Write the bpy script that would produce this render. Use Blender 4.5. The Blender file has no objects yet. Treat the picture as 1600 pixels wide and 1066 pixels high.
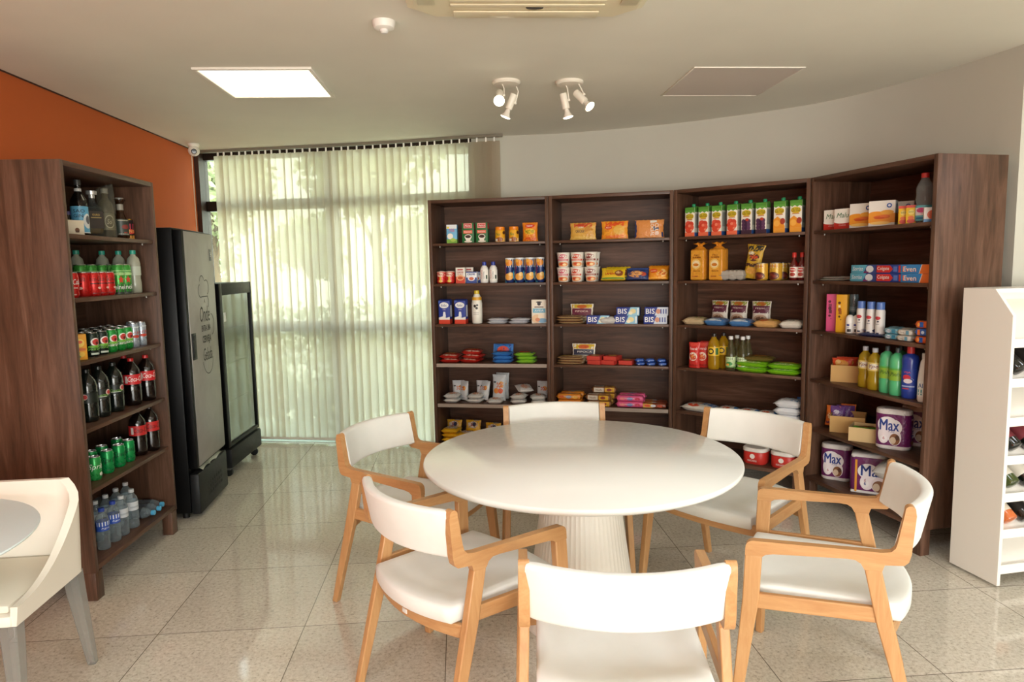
import bpy, bmesh, math, random
from math import sin, cos, pi, radians, sqrt, atan2
from mathutils import Vector, Matrix
random.seed(7)
SC = bpy.context.scene
COL = SC.collection
SC.view_settings.view_transform = 'Standard'
SC.view_settings.look = 'None'
SC.view_settings.gamma = 1.0
SC.view_settings.use_curve_mapping = False

# ------------------------------------------------------------------ camera
FPX, PITCH, ROLL, CAMH = 1067.96, 0.1094, 0.019, 1.58
_F = Vector((0, cos(PITCH), -sin(PITCH)))
_R0 = Vector((1, 0, 0)); _U0 = _R0.cross(_F)
CR = _R0 * cos(ROLL) - _U0 * sin(ROLL)
CU = _R0 * sin(ROLL) + _U0 * cos(ROLL)
cam = bpy.data.cameras.new('camera')
cam.sensor_width = 36.0
cam.lens = FPX / 1600 * 36
cam.clip_start = 0.05
cam_ob = bpy.data.objects.new('camera', cam)
COL.objects.link(cam_ob)
m = Matrix((CR, CU, -_F)).transposed().to_4x4()
m.translation = Vector((0, 0, CAMH))
cam_ob.matrix_world = m
SC.camera = cam_ob


def px_of(p):
    v = Vector(p) - Vector((0, 0, CAMH))
    return 800 + FPX * v.dot(CR) / v.dot(_F)


# ------------------------------------------------------------------ materials
def lin(c):
    if isinstance(c, str):
        c = c.lstrip('#')
        c = [int(c[i:i + 2], 16) / 255 for i in (0, 2, 4)]
    return tuple((x / 12.92 if x <= 0.04045 else ((x + 0.055) / 1.055) ** 2.4) for x in c) + (1.0,)


MATS = {}


def newmat(name):
    mt = bpy.data.materials.new(name)
    mt.use_nodes = True
    nt = mt.node_tree
    return mt, nt, nt.nodes['Principled BSDF']


def N(nt, kind, **kw):
    n = nt.nodes.new(kind)
    for k, v in kw.items():
        if k in n.inputs:
            n.inputs[k].default_value = v
        else:
            setattr(n, k, v)
    return n


def plain(col, rough=0.45, metal=0.0, coat=0.0, spec=0.5):
    key = ('p', col, rough, metal, coat, spec)
    if key in MATS:
        return MATS[key]
    mt, nt, b = newmat('paint_' + str(col).lstrip('#'))
    b.inputs['Base Color'].default_value = lin(col)
    b.inputs['Metallic'].default_value = metal
    b.inputs['Coat Weight'].default_value = coat
    b.inputs['Specular IOR Level'].default_value = spec
    tc = N(nt, 'ShaderNodeTexCoord')
    nz = N(nt, 'ShaderNodeTexNoise', Scale=40.0, Detail=2.0)
    nt.links.new(tc.outputs['Object'], nz.inputs['Vector'])
    mr = N(nt, 'ShaderNodeMapRange')
    mr.inputs['To Min'].default_value = max(0.02, rough - 0.06)
    mr.inputs['To Max'].default_value = min(1, rough + 0.06)
    nt.links.new(nz.outputs['Fac'], mr.inputs['Value'])
    nt.links.new(mr.outputs['Result'], b.inputs['Roughness'])
    MATS[key] = mt
    return mt


def film(col, rough=0.3):
    """glossy packaging film with small crinkles"""
    key = ('f', col, rough)
    if key in MATS:
        return MATS[key]
    mt, nt, b = newmat('film_' + str(col).lstrip('#'))
    b.inputs['Base Color'].default_value = lin(col)
    b.inputs['Roughness'].default_value = rough
    tc = N(nt, 'ShaderNodeTexCoord')
    nz = N(nt, 'ShaderNodeTexNoise', Scale=55.0, Detail=3.0, Distortion=0.6)
    nt.links.new(tc.outputs['Object'], nz.inputs['Vector'])
    bp = N(nt, 'ShaderNodeBump', Strength=0.6, Distance=0.008)
    nt.links.new(nz.outputs['Fac'], bp.inputs['Height'])
    nt.links.new(bp.outputs['Normal'], b.inputs['Normal'])
    MATS[key] = mt
    return mt


def clear(col, fac=0.8, rough=0.05, key=None, base=None):
    """thin clear or tinted plastic / glass: light passes straight, with a gloss"""
    k = ('c', col, fac, rough, base)
    if k in MATS:
        return MATS[k]
    mt, nt, b = newmat('clear_' + str(col).lstrip('#'))
    b.inputs['Base Color'].default_value = lin(base or col)
    b.inputs['Roughness'].default_value = rough
    b.inputs['Specular IOR Level'].default_value = 0.7
    tr = N(nt, 'ShaderNodeBsdfTransparent')
    tr.inputs['Color'].default_value = lin(col)
    fr = N(nt, 'ShaderNodeLayerWeight', Blend=0.35)
    mr = N(nt, 'ShaderNodeMapRange')
    mr.inputs['To Min'].default_value = fac
    mr.inputs['To Max'].default_value = fac * 0.45
    nt.links.new(fr.outputs['Facing'], mr.inputs['Value'])
    mx = N(nt, 'ShaderNodeMixShader')
    nt.links.new(mr.outputs['Result'], mx.inputs['Fac'])
    nt.links.new(b.outputs['BSDF'], mx.inputs[1])
    nt.links.new(tr.outputs['BSDF'], mx.inputs[2])
    nt.links.new(mx.outputs['Shader'], nt.nodes['Material Output'].inputs['Surface'])
    MATS[k] = mt
    return mt


def mirror_glass(col, gl=.3):
    k = ('mg', col, gl)
    if k in MATS:
        return MATS[k]
    mt, nt, b = newmat('cooler_glass')
    tr = N(nt, 'ShaderNodeBsdfTransparent'); tr.inputs['Color'].default_value = lin(col)
    b.inputs['Metallic'].default_value = 1.0; b.inputs['Base Color'].default_value = (.9, .92, .9, 1); b.inputs['Roughness'].default_value = .04
    mx = N(nt, 'ShaderNodeMixShader', Fac=gl)
    nt.links.new(tr.outputs[0], mx.inputs[1]); nt.links.new(b.outputs[0], mx.inputs[2])
    nt.links.new(mx.outputs[0], nt.nodes['Material Output'].inputs['Surface'])
    MATS[k] = mt
    return mt


def glow(col, strength):
    key = ('g', col, strength)
    if key in MATS:
        return MATS[key]
    mt, nt, b = newmat('lamp_glow')
    nt.nodes.remove(b)
    e = N(nt, 'ShaderNodeEmission', Strength=strength)
    e.inputs['Color'].default_value = lin(col)
    nt.links.new(e.outputs['Emission'], nt.nodes['Material Output'].inputs['Surface'])
    MATS[key] = mt
    return mt


def wood(name, c1, c2, c3, axis, rough=0.4, scale=1.0, stretch=14.0, spec=0.4):
    """grain stretched along axis (0,1,2) in object space"""
    key = ('w', name, axis)
    if key in MATS:
        return MATS[key]
    mt, nt, b = newmat(name)
    tc = N(nt, 'ShaderNodeTexCoord')
    mp = N(nt, 'ShaderNodeMapping')
    s = [stretch * scale] * 3
    s[axis] = scale
    mp.inputs['Scale'].default_value = s
    nt.links.new(tc.outputs['Object'], mp.inputs['Vector'])
    nz = N(nt, 'ShaderNodeTexNoise', Scale=1.6, Detail=6.0, Roughness=0.6, Distortion=0.9)
    nt.links.new(mp.outputs['Vector'], nz.inputs['Vector'])
    n2 = N(nt, 'ShaderNodeTexNoise', Scale=9.0, Detail=3.0, Roughness=0.7)
    nt.links.new(mp.outputs['Vector'], n2.inputs['Vector'])
    ad = N(nt, 'ShaderNodeMath', operation='MULTIPLY_ADD')
    ad.inputs[1].default_value = 0.3
    nt.links.new(n2.outputs['Fac'], ad.inputs[0])
    nt.links.new(nz.outputs['Fac'], ad.inputs[2])
    rp = N(nt, 'ShaderNodeValToRGB')
    rp.color_ramp.elements[0].position = 0.42
    rp.color_ramp.elements[0].color = lin(c1)
    rp.color_ramp.elements[1].position = 0.88
    rp.color_ramp.elements[1].color = lin(c3)
    e = rp.color_ramp.elements.new(0.64)
    e.color = lin(c2)
    nt.links.new(ad.outputs['Value'], rp.inputs['Fac'])
    nt.links.new(rp.outputs['Color'], b.inputs['Base Color'])
    b.inputs['Roughness'].default_value = rough
    b.inputs['Specular IOR Level'].default_value = spec
    bp = N(nt, 'ShaderNodeBump', Strength=0.12, Distance=0.002)
    nt.links.new(ad.outputs['Value'], bp.inputs['Height'])
    nt.links.new(bp.outputs['Normal'], b.inputs['Normal'])
    MATS[key] = mt
    return mt


def walnut(axis):
    return wood('dark_walnut_laminate', '#39271c', '#553a2b', '#6f5141', axis, 0.42, 1.0, 12.0)


def oak(axis):
    return wood('honey_oak', '#b58354', '#bf905f', '#c99d6c', axis, 0.38, 2.2, 10.0)


# ------------------------------------------------------------------ mesh builder
class MB:
    def __init__(s):
        s.v = []; s.f = []; s.mi = []; s.mats = []; s.T = None

    def m(s, mat):
        if mat not in s.mats:
            s.mats.append(mat)
        return s.mats.index(mat)

    def add(s, vs, fs, mat):
        o = len(s.v); i = s.m(mat)
        if s.T is not None:
            vs = [tuple(s.T @ Vector(p)) for p in vs]
        s.v += [tuple(p) for p in vs]
        for f in fs:
            s.f.append([o + k for k in f]); s.mi.append(i)
        return s

    def box(s, x0, x1, y0, y1, z0, z1, mat, c=0.0):
        """box with small chamfer c"""
        if c <= 0:
            vs = [(x, y, z) for x in (x0, x1) for y in (y0, y1) for z in (z0, z1)]
            fs = [(0, 1, 3, 2), (4, 6, 7, 5), (0, 4, 5, 1), (2, 3, 7, 6), (0, 2, 6, 4), (1, 5, 7, 3)]
            return s.add(vs, fs, mat)
        bm = bmesh.new()
        bmesh.ops.create_cube(bm, size=1.0)
        for q in bm.verts:
            q.co = Vector(((x0 + x1) / 2 + q.co.x * (x1 - x0), (y0 + y1) / 2 + q.co.y * (y1 - y0), (z0 + z1) / 2 + q.co.z * (z1 - z0)))
        c = min(c, 0.45 * min(x1 - x0, y1 - y0, z1 - z0))
        bmesh.ops.bevel(bm, geom=bm.edges[:] + bm.verts[:], offset=c, segments=2, affect='EDGES', profile=0.5)
        bm.verts.index_update()
        vs = [tuple(q.co) for q in bm.verts]
        fs = [[q.index for q in f.verts] for f in bm.faces]
        bm.free()
        return s.add(vs, fs, mat)

    def lathe(s, prof, mat, seg=24, x=0, y=0, z=0, cap0=True, cap1=True, sx=1, sy=1):
        vs = []; fs = []
        n = len(prof)
        for r, h in prof:
            for k in range(seg):
                a = 2 * pi * k / seg
                vs.append((x + r * cos(a) * sx, y + r * sin(a) * sy, z + h))
        for i in range(n - 1):
            for k in range(seg):
                k2 = (k + 1) % seg
                fs.append((i * seg + k, i * seg + k2, (i + 1) * seg + k2, (i + 1) * seg + k))
        if cap0 and prof[0][0] > 1e-6:
            fs.append(tuple(reversed(range(seg))))
        if cap1 and prof[-1][0] > 1e-6:
            fs.append(tuple((n - 1) * seg + k for k in range(seg)))
        return s.add(vs, fs, mat)

    def grid(s, fn, nu, nv, mat, flip=False):
        """fn(a,b) with a,b in 0..1"""
        vs = [fn(i / nu, j / nv) for j in range(nv + 1) for i in range(nu + 1)]
        fs = []
        for j in range(nv):
            for i in range(nu):
                q = (j * (nu + 1) + i, j * (nu + 1) + i + 1, (j + 1) * (nu + 1) + i + 1, (j + 1) * (nu + 1) + i)
                fs.append(q[::-1] if flip else q)
        return s.add(vs, fs, mat)

    def extrude(s, outline, t0, t1, mat, fn):
        """2-D outline [(a,b)] extruded between t0 and t1; fn(a,b,t) -> xyz"""
        n = len(outline)
        vs = [fn(a, b, t0) for a, b in outline] + [fn(a, b, t1) for a, b in outline]
        fs = [tuple(range(n))[::-1], tuple(range(n, 2 * n))]
        for i in range(n):
            j = (i + 1) % n
            fs.append((i, j, n + j, n + i))
        return s.add(vs, fs, mat)

    def tube(s, pts, r, mat, seg=10):
        pts = [Vector(p) for p in pts]
        vs = []; fs = []
        up = Vector((0.13, 0.21, 1)).normalized()
        for i, p in enumerate(pts):
            d = (pts[min(i + 1, len(pts) - 1)] - pts[max(i - 1, 0)]).normalized()
            a = d.cross(up)
            if a.length < 1e-3:
                a = d.cross(Vector((1, 0, 0)))
            a.normalize(); b = d.cross(a)
            rr = r[i] if isinstance(r, (list, tuple)) else r
            for k in range(seg):
                t = 2 * pi * k / seg
                vs.append(tuple(p + a * (rr * cos(t)) + b * (rr * sin(t))))
        for i in range(len(pts) - 1):
            for k in range(seg):
                k2 = (k + 1) % seg
                fs.append((i * seg + k, i * seg + k2, (i + 1) * seg + k2, (i + 1) * seg + k))
        fs.append(tuple(reversed(range(seg))))
        fs.append(tuple((len(pts) - 1) * seg + k for k in range(seg)))
        return s.add(vs, fs, mat)

    # ---- print on a mapped face; mp(a,b,off) -> xyz, a,b in 0..1
    def rect(s, mp, a0, b0, a1, b1, mat, off=0.0006, n=6):
        return s.grid(lambda i, j: mp(a0 + (a1 - a0) * i, b0 + (b1 - b0) * j, off), n, max(2, n // 2), mat)

    def poly(s, mp, pts, mat, off=0.0008):
        return s.add([mp(a, b, off) for a, b in pts], [tuple(range(len(pts)))], mat)

    def ell(s, mp, ca, cb, ra, rb, mat, off=0.0008, n=20):
        vs = [mp(ca, cb, off)]
        for rr in (0.5, 1.0):
            for k in range(n):
                t = 2 * pi * k / n
                vs.append(mp(ca + ra * rr * cos(t), cb + rb * rr * sin(t), off))
        fs = []
        for k in range(n):
            k2 = (k + 1) % n
            fs.append((0, 1 + k, 1 + k2))
            fs.append((1 + k, 1 + n + k, 1 + n + k2, 1 + k2))
        return s.add(vs, fs, mat)

    def text(s, mp, body, ca, cb, w, h, mat, off=0.0012, rot=0, bold=0.006, shear=0.0):
        """text fitted in a w x h box (face units) around ca,cb; rot in degrees (0 or 90)"""
        tv, tf = text_mesh(body, bold, shear)
        vs = []
        for x, y in tv:
            if rot == 90:
                vs.append(mp(ca - y * w, cb + x * h, off))
            elif rot == -90:
                vs.append(mp(ca + y * w, cb - x * h, off))
            else:
                vs.append(mp(ca + x * w, cb + y * h, off))
        return s.add(vs, tf, mat)

    def build(s, name, parent=None, smooth=True, angle=0.6, bevel=0.0, seg=2):
        me = bpy.data.meshes.new(name)
        me.from_pydata(s.v, [], s.f)
        for mt in s.mats:
            me.materials.append(mt)
        me.polygons.foreach_set('material_index', s.mi)
        if smooth:
            me.polygons.foreach_set('use_smooth', [True] * len(me.polygons))
            try:
                me.set_sharp_from_angle(angle=angle)
            except Exception:
                pass
        me.update()
        o = bpy.data.objects.new(name, me)
        COL.objects.link(o)
        if parent is not None:
            o.parent = parent
        if bevel:
            bv = o.modifiers.new('edge', 'BEVEL')
            bv.width = bevel; bv.segments = seg; bv.limit_method = 'ANGLE'; bv.angle_limit = radians(40)
        return o


_TX = {}


def text_mesh(body, bold=0.02, shear=0.0):
    key = (body, bold, shear)
    if key in _TX:
        return _TX[key]
    cu = bpy.data.curves.new('t', 'FONT')
    cu.body = body; cu.resolution_u = 2; cu.offset = bold; cu.shear = shear
    ob = bpy.data.objects.new('t', cu)
    me = ob.to_mesh()
    vs = [(q.co.x, q.co.y) for q in me.vertices]
    fs = [tuple(p.vertices) for p in me.polygons]
    ob.to_mesh_clear()
    bpy.data.objects.remove(ob); bpy.data.curves.remove(cu)
    x0 = min(a for a, b in vs); x1 = max(a for a, b in vs); y0 = min(b for a, b in vs); y1 = max(b for a, b in vs)
    bm = bmesh.new()
    q = [bm.verts.new((a, b, 0)) for a, b in vs]
    for f in fs:
        try:
            bm.faces.new([q[i] for i in f])
        except ValueError:
            pass
    nx = max(4, min(24, int((x1 - x0) * 4)))
    for i in range(1, nx):                       # cut into narrow strips so that lettering follows curved faces
        bmesh.ops.bisect_plane(bm, geom=bm.verts[:] + bm.edges[:] + bm.faces[:], plane_co=(x0 + (x1 - x0) * i / nx, 0, 0), plane_no=(1, 0, 0))
    bm.verts.index_update()
    vs = [(v.co.x, v.co.y) for v in bm.verts]; fs = [tuple(v.index for v in f.verts) for f in bm.faces]
    bm.free()
    vs = [((a - (x0 + x1) / 2) / (x1 - x0), (b - (y0 + y1) / 2) / (y1 - y0)) for a, b in vs]
    _TX[key] = (vs, fs)
    return vs, fs


# ------------------------------------------------------------------ things
def tag(o, label, cat, group=None):
    o['label'] = label; o['category'] = cat
    if group:
        o['group'] = group
    return o


def empty(name, loc=(0, 0, 0), rz=0.0):
    o = bpy.data.objects.new(name, None)
    COL.objects.link(o)
    o.location = loc; o.rotation_euler = (0, 0, rz)
    o.empty_display_size = 0.1
    return o


def struct(o):
    o['kind'] = 'structure'
    return o


def copy_tree(o, parent=None):
    c = o.copy()
    COL.objects.link(c)
    if parent is not None:
        c.parent = parent
    for k in ('label', 'group'):
        if parent is None and k in c:
            del c[k]
    for ch in o.children:
        copy_tree(ch, c)
    return c

SKY, SUN, EXPO, FILL, LED_FILL = 7.0, 8.5, 0.38, 110.0, 10.0
# ------------------------------------------------------------------ room shell
HC = 2.66


def mat_floor():
    mt, nt, b = newmat('polished_granite_tiles')
    L = nt.links.new
    tc = N(nt, 'ShaderNodeTexCoord')
    mp = N(nt, 'ShaderNodeMapping')
    mp.inputs['Rotation'].default_value = (0, 0, -radians(4.3))
    L(tc.outputs['Object'], mp.inputs['Vector'])
    sp = N(nt, 'ShaderNodeSeparateXYZ')
    L(mp.outputs['Vector'], sp.inputs['Vector'])
    T = 0.633
    outs = []; cells = []
    for ax, off in (('X', 1.17), ('Y', 2.957)):
        a = N(nt, 'ShaderNodeMath', operation='SUBTRACT'); a.inputs[1].default_value = off - 40 * T
        L(sp.outputs[ax], a.inputs[0])
        d = N(nt, 'ShaderNodeMath', operation='DIVIDE'); d.inputs[1].default_value = T
        L(a.outputs[0], d.inputs[0])
        fl = N(nt, 'ShaderNodeMath', operation='FLOOR'); L(d.outputs[0], fl.inputs[0]); cells.append(fl)
        fr = N(nt, 'ShaderNodeMath', operation='FRACT'); L(d.outputs[0], fr.inputs[0])
        c = N(nt, 'ShaderNodeMath', operation='SUBTRACT'); c.inputs[1].default_value = 0.5; L(fr.outputs[0], c.inputs[0])
        ab = N(nt, 'ShaderNodeMath', operation='ABSOLUTE'); L(c.outputs[0], ab.inputs[0])
        outs.append(ab)
    mx = N(nt, 'ShaderNodeMath', operation='MAXIMUM'); L(outs[0].outputs[0], mx.inputs[0]); L(outs[1].outputs[0], mx.inputs[1])
    jt = N(nt, 'ShaderNodeMapRange'); jt.inputs['From Min'].default_value = 0.4962; jt.inputs['From Max'].default_value = 0.4982
    L(mx.outputs[0], jt.inputs['Value'])
    # granite: fine speckle + cloudy variation + per tile shift
    n1 = N(nt, 'ShaderNodeTexNoise', Scale=60.0, Detail=8.0, Roughness=0.85); L(tc.outputs['Object'], n1.inputs['Vector'])
    r1 = N(nt, 'ShaderNodeValToRGB')
    r1.color_ramp.elements[0].position = 0.36; r1.color_ramp.elements[0].color = lin('#8a8272')
    r1.color_ramp.elements[1].position = 0.62; r1.color_ramp.elements[1].color = lin('#ebe6da')
    e = r1.color_ramp.elements.new(0.45); e.color = lin('#d3cbbb')
    L(n1.outputs['Fac'], r1.inputs['Fac'])
    n2 = N(nt, 'ShaderNodeTexNoise', Scale=3.0, Detail=5.0, Roughness=0.65); L(tc.outputs['Object'], n2.inputs['Vector'])
    r2 = N(nt, 'ShaderNodeMapRange'); r2.inputs['To Min'].default_value = 0.86; r2.inputs['To Max'].default_value = 1.08
    L(n2.outputs['Fac'], r2.inputs['Value'])
    n3 = N(nt, 'ShaderNodeTexNoise', Scale=9.0, Detail=8.0, Roughness=0.7, Distortion=1.6); L(tc.outputs['Object'], n3.inputs['Vector'])
    r3 = N(nt, 'ShaderNodeMapRange'); r3.inputs['From Min'].default_value = 0.62; r3.inputs['From Max'].default_value = 0.74
    r3.inputs['To Min'].default_value = 1.0; r3.inputs['To Max'].default_value = 0.50
    L(n3.outputs['Fac'], r3.inputs['Value'])
    cb = N(nt, 'ShaderNodeCombineXYZ'); L(cells[0].outputs[0], cb.inputs[0]); L(cells[1].outputs[0], cb.inputs[1])
    wn = N(nt, 'ShaderNodeTexWhiteNoise'); L(cb.outputs[0], wn.inputs['Vector'])
    rw = N(nt, 'ShaderNodeMapRange'); rw.inputs['To Min'].default_value = 0.93; rw.inputs['To Max'].default_value = 1.03
    L(wn.outputs['Value'], rw.inputs['Value'])
    m1 = N(nt, 'ShaderNodeMath', operation='MULTIPLY'); L(r2.outputs[0], m1.inputs[0]); L(r3.outputs[0], m1.inputs[1])
    m2 = N(nt, 'ShaderNodeMath', operation='MULTIPLY'); L(m1.outputs[0], m2.inputs[0]); L(rw.outputs[0], m2.inputs[1])
    mc = N(nt, 'ShaderNodeMix', data_type='RGBA', blend_type='MULTIPLY')
    mc.inputs[0].default_value = 1.0
    L(r1.outputs['Color'], mc.inputs[6])
    cc = N(nt, 'ShaderNodeCombineColor'); [L(m2.outputs[0], cc.inputs[k]) for k in range(3)]
    L(cc.outputs[0], mc.inputs[7])
    mj = N(nt, 'ShaderNodeMix', data_type='RGBA'); L(jt.outputs[0], mj.inputs[0]); L(mc.outputs[2], mj.inputs[6])
    mj.inputs[7].default_value = lin('#6e6557')
    L(mj.outputs[2], b.inputs['Base Color'])
    b.inputs['Roughness'].default_value = 0.075
    b.inputs['Specular IOR Level'].default_value = 0.5
    return mt


def mat_wall(name, col, rough=0.85, bump=0.05):
    mt, nt, b = newmat(name)
    tc = N(nt, 'ShaderNodeTexCoord')
    nz = N(nt, 'ShaderNodeTexNoise', Scale=120.0, Detail=4.0)
    nt.links.new(tc.outputs['Object'], nz.inputs['Vector'])
    bp = N(nt, 'ShaderNodeBump', Strength=bump, Distance=0.004)
    nt.links.new(nz.outputs['Fac'], bp.inputs['Height'])
    nt.links.new(bp.outputs['Normal'], b.inputs['Normal'])
    n2 = N(nt, 'ShaderNodeTexNoise', Scale=2.0, Detail=3.0)
    nt.links.new(tc.outputs['Object'], n2.inputs['Vector'])
    rp = N(nt, 'ShaderNodeValToRGB')
    c = lin(col)
    rp.color_ramp.elements[0].position = 0.3; rp.color_ramp.elements[0].color = tuple(x * 0.95 for x in c[:3]) + (1,)
    rp.color_ramp.elements[1].position = 0.7; rp.color_ramp.elements[1].color = c
    nt.links.new(n2.outputs['Fac'], rp.inputs['Fac'])
    nt.links.new(rp.outputs['Color'], b.inputs['Base Color'])
    b.inputs['Roughness'].default_value = rough
    return mt


M_CEIL = mat_wall('ceiling_paint', '#ebe8db')
M_WHITE = mat_wall('white_wall_paint', '#c3c1b5')
M_ORANGE = mat_wall('orange_wall_paint', '#c25c22')

# curved facade line in plan (x, y), from the window corner on the left to the wall end on the right
FAC = [(-2.83, 6.38), (-2.2, 6.285), (-1.49, 6.175), (-0.85, 6.045), (-0.235, 5.88), (0.2, 5.83), (0.60, 5.75), (1.30, 5.475), (1.93, 5.07),
       (2.25, 4.75), (2.46, 4.34), (2.575, 3.98), (2.655, 3.63)]


def crv(t):
    """smooth point on the facade line, t in 0..len-1"""
    i = max(0, min(len(FAC) - 2, int(t))); f = t - i
    P = [Vector(FAC[max(0, min(len(FAC) - 1, i + k))]) for k in (-1, 0, 1, 2)]
    return 0.5 * ((2 * P[1]) + (P[2] - P[0]) * f + (2 * P[0] - 5 * P[1] + 4 * P[2] - P[3]) * f * f + (-P[0] + 3 * P[1] - 3 * P[2] + P[3]) * f ** 3)


def crv_n(t):
    d = crv(min(t + .02, len(FAC) - 1)) - crv(max(t - .02, 0))
    d.normalize()
    return Vector((-d.y, d.x))        # outward (away from the room)


def strip(mb, t0, t1, z0, z1, o0, o1, mat, n=12):
    """a bar that follows the facade between offsets o0 (room side) and o1 (outer side)"""
    rings = []
    for i in range(n + 1):
        t = t0 + (t1 - t0) * i / n
        p = crv(t); nn = crv_n(t)
        a = p + nn * o0; b = p + nn * o1
        rings.append([(a.x, a.y, z0), (b.x, b.y, z0), (b.x, b.y, z1), (a.x, a.y, z1)])
    vs = [q for r in rings for q in r]; fs = []
    for i in range(n):
        for k in range(4):
            k2 = (k + 1) % 4
            fs.append((i * 4 + k, (i + 1) * 4 + k, (i + 1) * 4 + k2, i * 4 + k2))
    fs.append((0, 1, 2, 3)); fs.append((n * 4 + 3, n * 4 + 2, n * 4 + 1, n * 4))
    mb.add(vs, fs, mat)


TW = 3.86          # facade parameter where the window ends
b = MB(); b.box(-6, 7, -6, 6.6, -0.12, 0.0, mat_floor()); struct(b.build('floor', smooth=False))
b = MB(); b.box(-3.3, 7, -5.4, 6.75, HC, HC + 0.15, M_CEIL); struct(b.build('ceiling', smooth=False))
b = MB(); strip(b, TW, len(FAC) - 1, 0, HC, 0, 0.16, M_WHITE, 60); struct(b.build('wall_back', angle=1.0))
# left orange wall, from the window corner towards the camera side
b = MB()
xa, ya, xb, yb = -2.83, 6.52, -2.19, -5.2
b.add([(xa, ya, 0), (xb, yb, 0), (xb, yb, HC), (xa, ya, HC), (xa - .15, ya, 0), (xb - .15, yb, 0), (xb - .15, yb, HC), (xa - .15, ya, HC)],
      [(0, 1, 2, 3), (7, 6, 5, 4), (0, 3, 7, 4), (1, 5, 6, 2), (3, 2, 6, 7)], M_ORANGE)
struct(b.build('wall_left', smooth=False))
# return wall on the right, behind the wine rack, and the rest of the room behind the camera
b = MB()
b.add([(2.655, 3.63, 0), (6.2, 4.35, 0), (6.2, 4.35, HC), (2.655, 3.63, HC), (2.62, 3.79, 0), (6.2, 4.52, 0), (6.2, 4.52, HC), (2.62, 3.79, HC)],
      [(3, 2, 1, 0), (4, 5, 6, 7), (0, 4, 7, 3), (1, 2, 6, 5)], M_WHITE)
struct(b.build('wall_right', smooth=False))
b = MB(); b.box(6.2, 6.35, -5.2, 4.5, 0, HC, M_WHITE); struct(b.build('wall_side', smooth=False))
# unseen wall behind the camera; its wide window opening is added for front fill
b = MB()
b.box(-2.4, 6.3, -5.35, -5.2, 2.45, HC, M_WHITE); b.box(-2.4, -1.9, -5.35, -5.2, 0, 2.45, M_WHITE); b.box(5.8, 6.3, -5.35, -5.2, 0, 2.45, M_WHITE)
struct(b.build('wall_front', smooth=False))
M_FRAME = plain('#35271f', 0.4, 0.3)
M_GLASS = clear('#eef6f2', 0.94, 0.02)
wf = MB()
for x in (-1.9, 0.0, 1.95, 3.9, 5.74):
    wf.box(x, x + .06, -5.31, -5.24, 0, 2.45, M_FRAME)
wf.box(-1.9, 5.8, -5.31, -5.24, 2.39, 2.45, M_FRAME); wf.box(-1.9, 5.8, -5.31, -5.24, 0, .06, M_FRAME)
w2 = struct(wf.build('window_added', smooth=False))

# window behind the blind
wf = MB()
strip(wf, 0.03, 0.09, 0, HC, -0.02, 0.09, M_FRAME, 1)
strip(wf, TW - .05, TW, 0, HC, 0.0, 0.09, M_FRAME, 1)
strip(wf, 1.78, 1.90, 0, HC, 0.01, 0.09, M_FRAME, 2)
strip(wf, 0.03, TW, 2.13, 2.22, 0.01, 0.09, M_FRAME, 30)
strip(wf, 0.03, TW, 1.02, 1.11, 0.01, 0.09, M_FRAME, 30)
strip(wf, 0.03, TW, 0.0, 0.03, 0.0, 0.09, plain('#c3ccbd', .35, .2), 30)
strip(wf, 0.03, TW, HC - .07, HC, 0.01, 0.09, M_FRAME, 30)
w1 = struct(wf.build('window_1', smooth=False))
g = MB(); strip(g, 0.05, TW - .02, 0.03, HC - .03, 0.045, 0.051, M_GLASS, 30); g.build('window_glass', w1)

# aluminium floor track that runs under the blind
b = MB(); strip(b, 0.55, TW, 0.0, 0.008, -0.08, -0.02, plain('#cfd8c8', 0.3, 0.2), 30); struct(b.build('trim_1', smooth=False))
# dark corner cover beside the orange wall
b = MB(); b.box(-2.815, -2.775, 6.26, 6.36, 0, HC, plain('#3a2418', 0.5)); struct(b.build('trim_2', smooth=False))
# narrow dark brown strip where ceiling meets the orange wall
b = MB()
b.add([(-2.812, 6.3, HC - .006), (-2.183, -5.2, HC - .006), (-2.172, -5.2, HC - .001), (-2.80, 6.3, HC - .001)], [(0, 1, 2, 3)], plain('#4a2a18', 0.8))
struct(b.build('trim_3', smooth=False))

# ------------------------------------------------------------------ vertical blind
def mat_blind():
    mt, nt, bs = newmat('sheer_blind_fabric')
    L = nt.links.new
    nt.nodes.remove(bs)
    tc = N(nt, 'ShaderNodeTexCoord')
    nz = N(nt, 'ShaderNodeTexNoise', Scale=300.0, Detail=2.0); L(tc.outputs['Object'], nz.inputs['Vector'])
    rp = N(nt, 'ShaderNodeValToRGB')
    rp.color_ramp.elements[0].color = lin('#c5b8a6'); rp.color_ramp.elements[1].color = lin('#d8ccba')
    L(nz.outputs['Fac'], rp.inputs['Fac'])
    d = N(nt, 'ShaderNodeBsdfDiffuse'); L(rp.outputs['Color'], d.inputs['Color'])
    t = N(nt, 'ShaderNodeBsdfTranslucent'); L(rp.outputs['Color'], t.inputs['Color'])
    p = N(nt, 'ShaderNodeBsdfTransparent'); p.inputs['Color'].default_value = lin('#fbf8ea')
    a = N(nt, 'ShaderNodeMixShader', Fac=0.75); L(d.outputs[0], a.inputs[1]); L(t.outputs[0], a.inputs[2])
    c = N(nt, 'ShaderNodeMixShader', Fac=0.11); L(a.outputs[0], c.inputs[1]); L(p.outputs[0], c.inputs[2])
    L(c.outputs[0], nt.nodes['Material Output'].inputs['Surface'])
    return mt


M_BLIND = mat_blind()
blind = empty('vertical_blind', (-1.5, 6.08, 0))
tag(blind, 'pale sheer vertical blind with narrow fabric vanes hanging across the tall window', 'blind')
off = Vector((1.5, -6.08, 0))


def shifted(mb, v):
    mb.v = [tuple(Vector(p) + v) for p in mb.v]
    return mb


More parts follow.
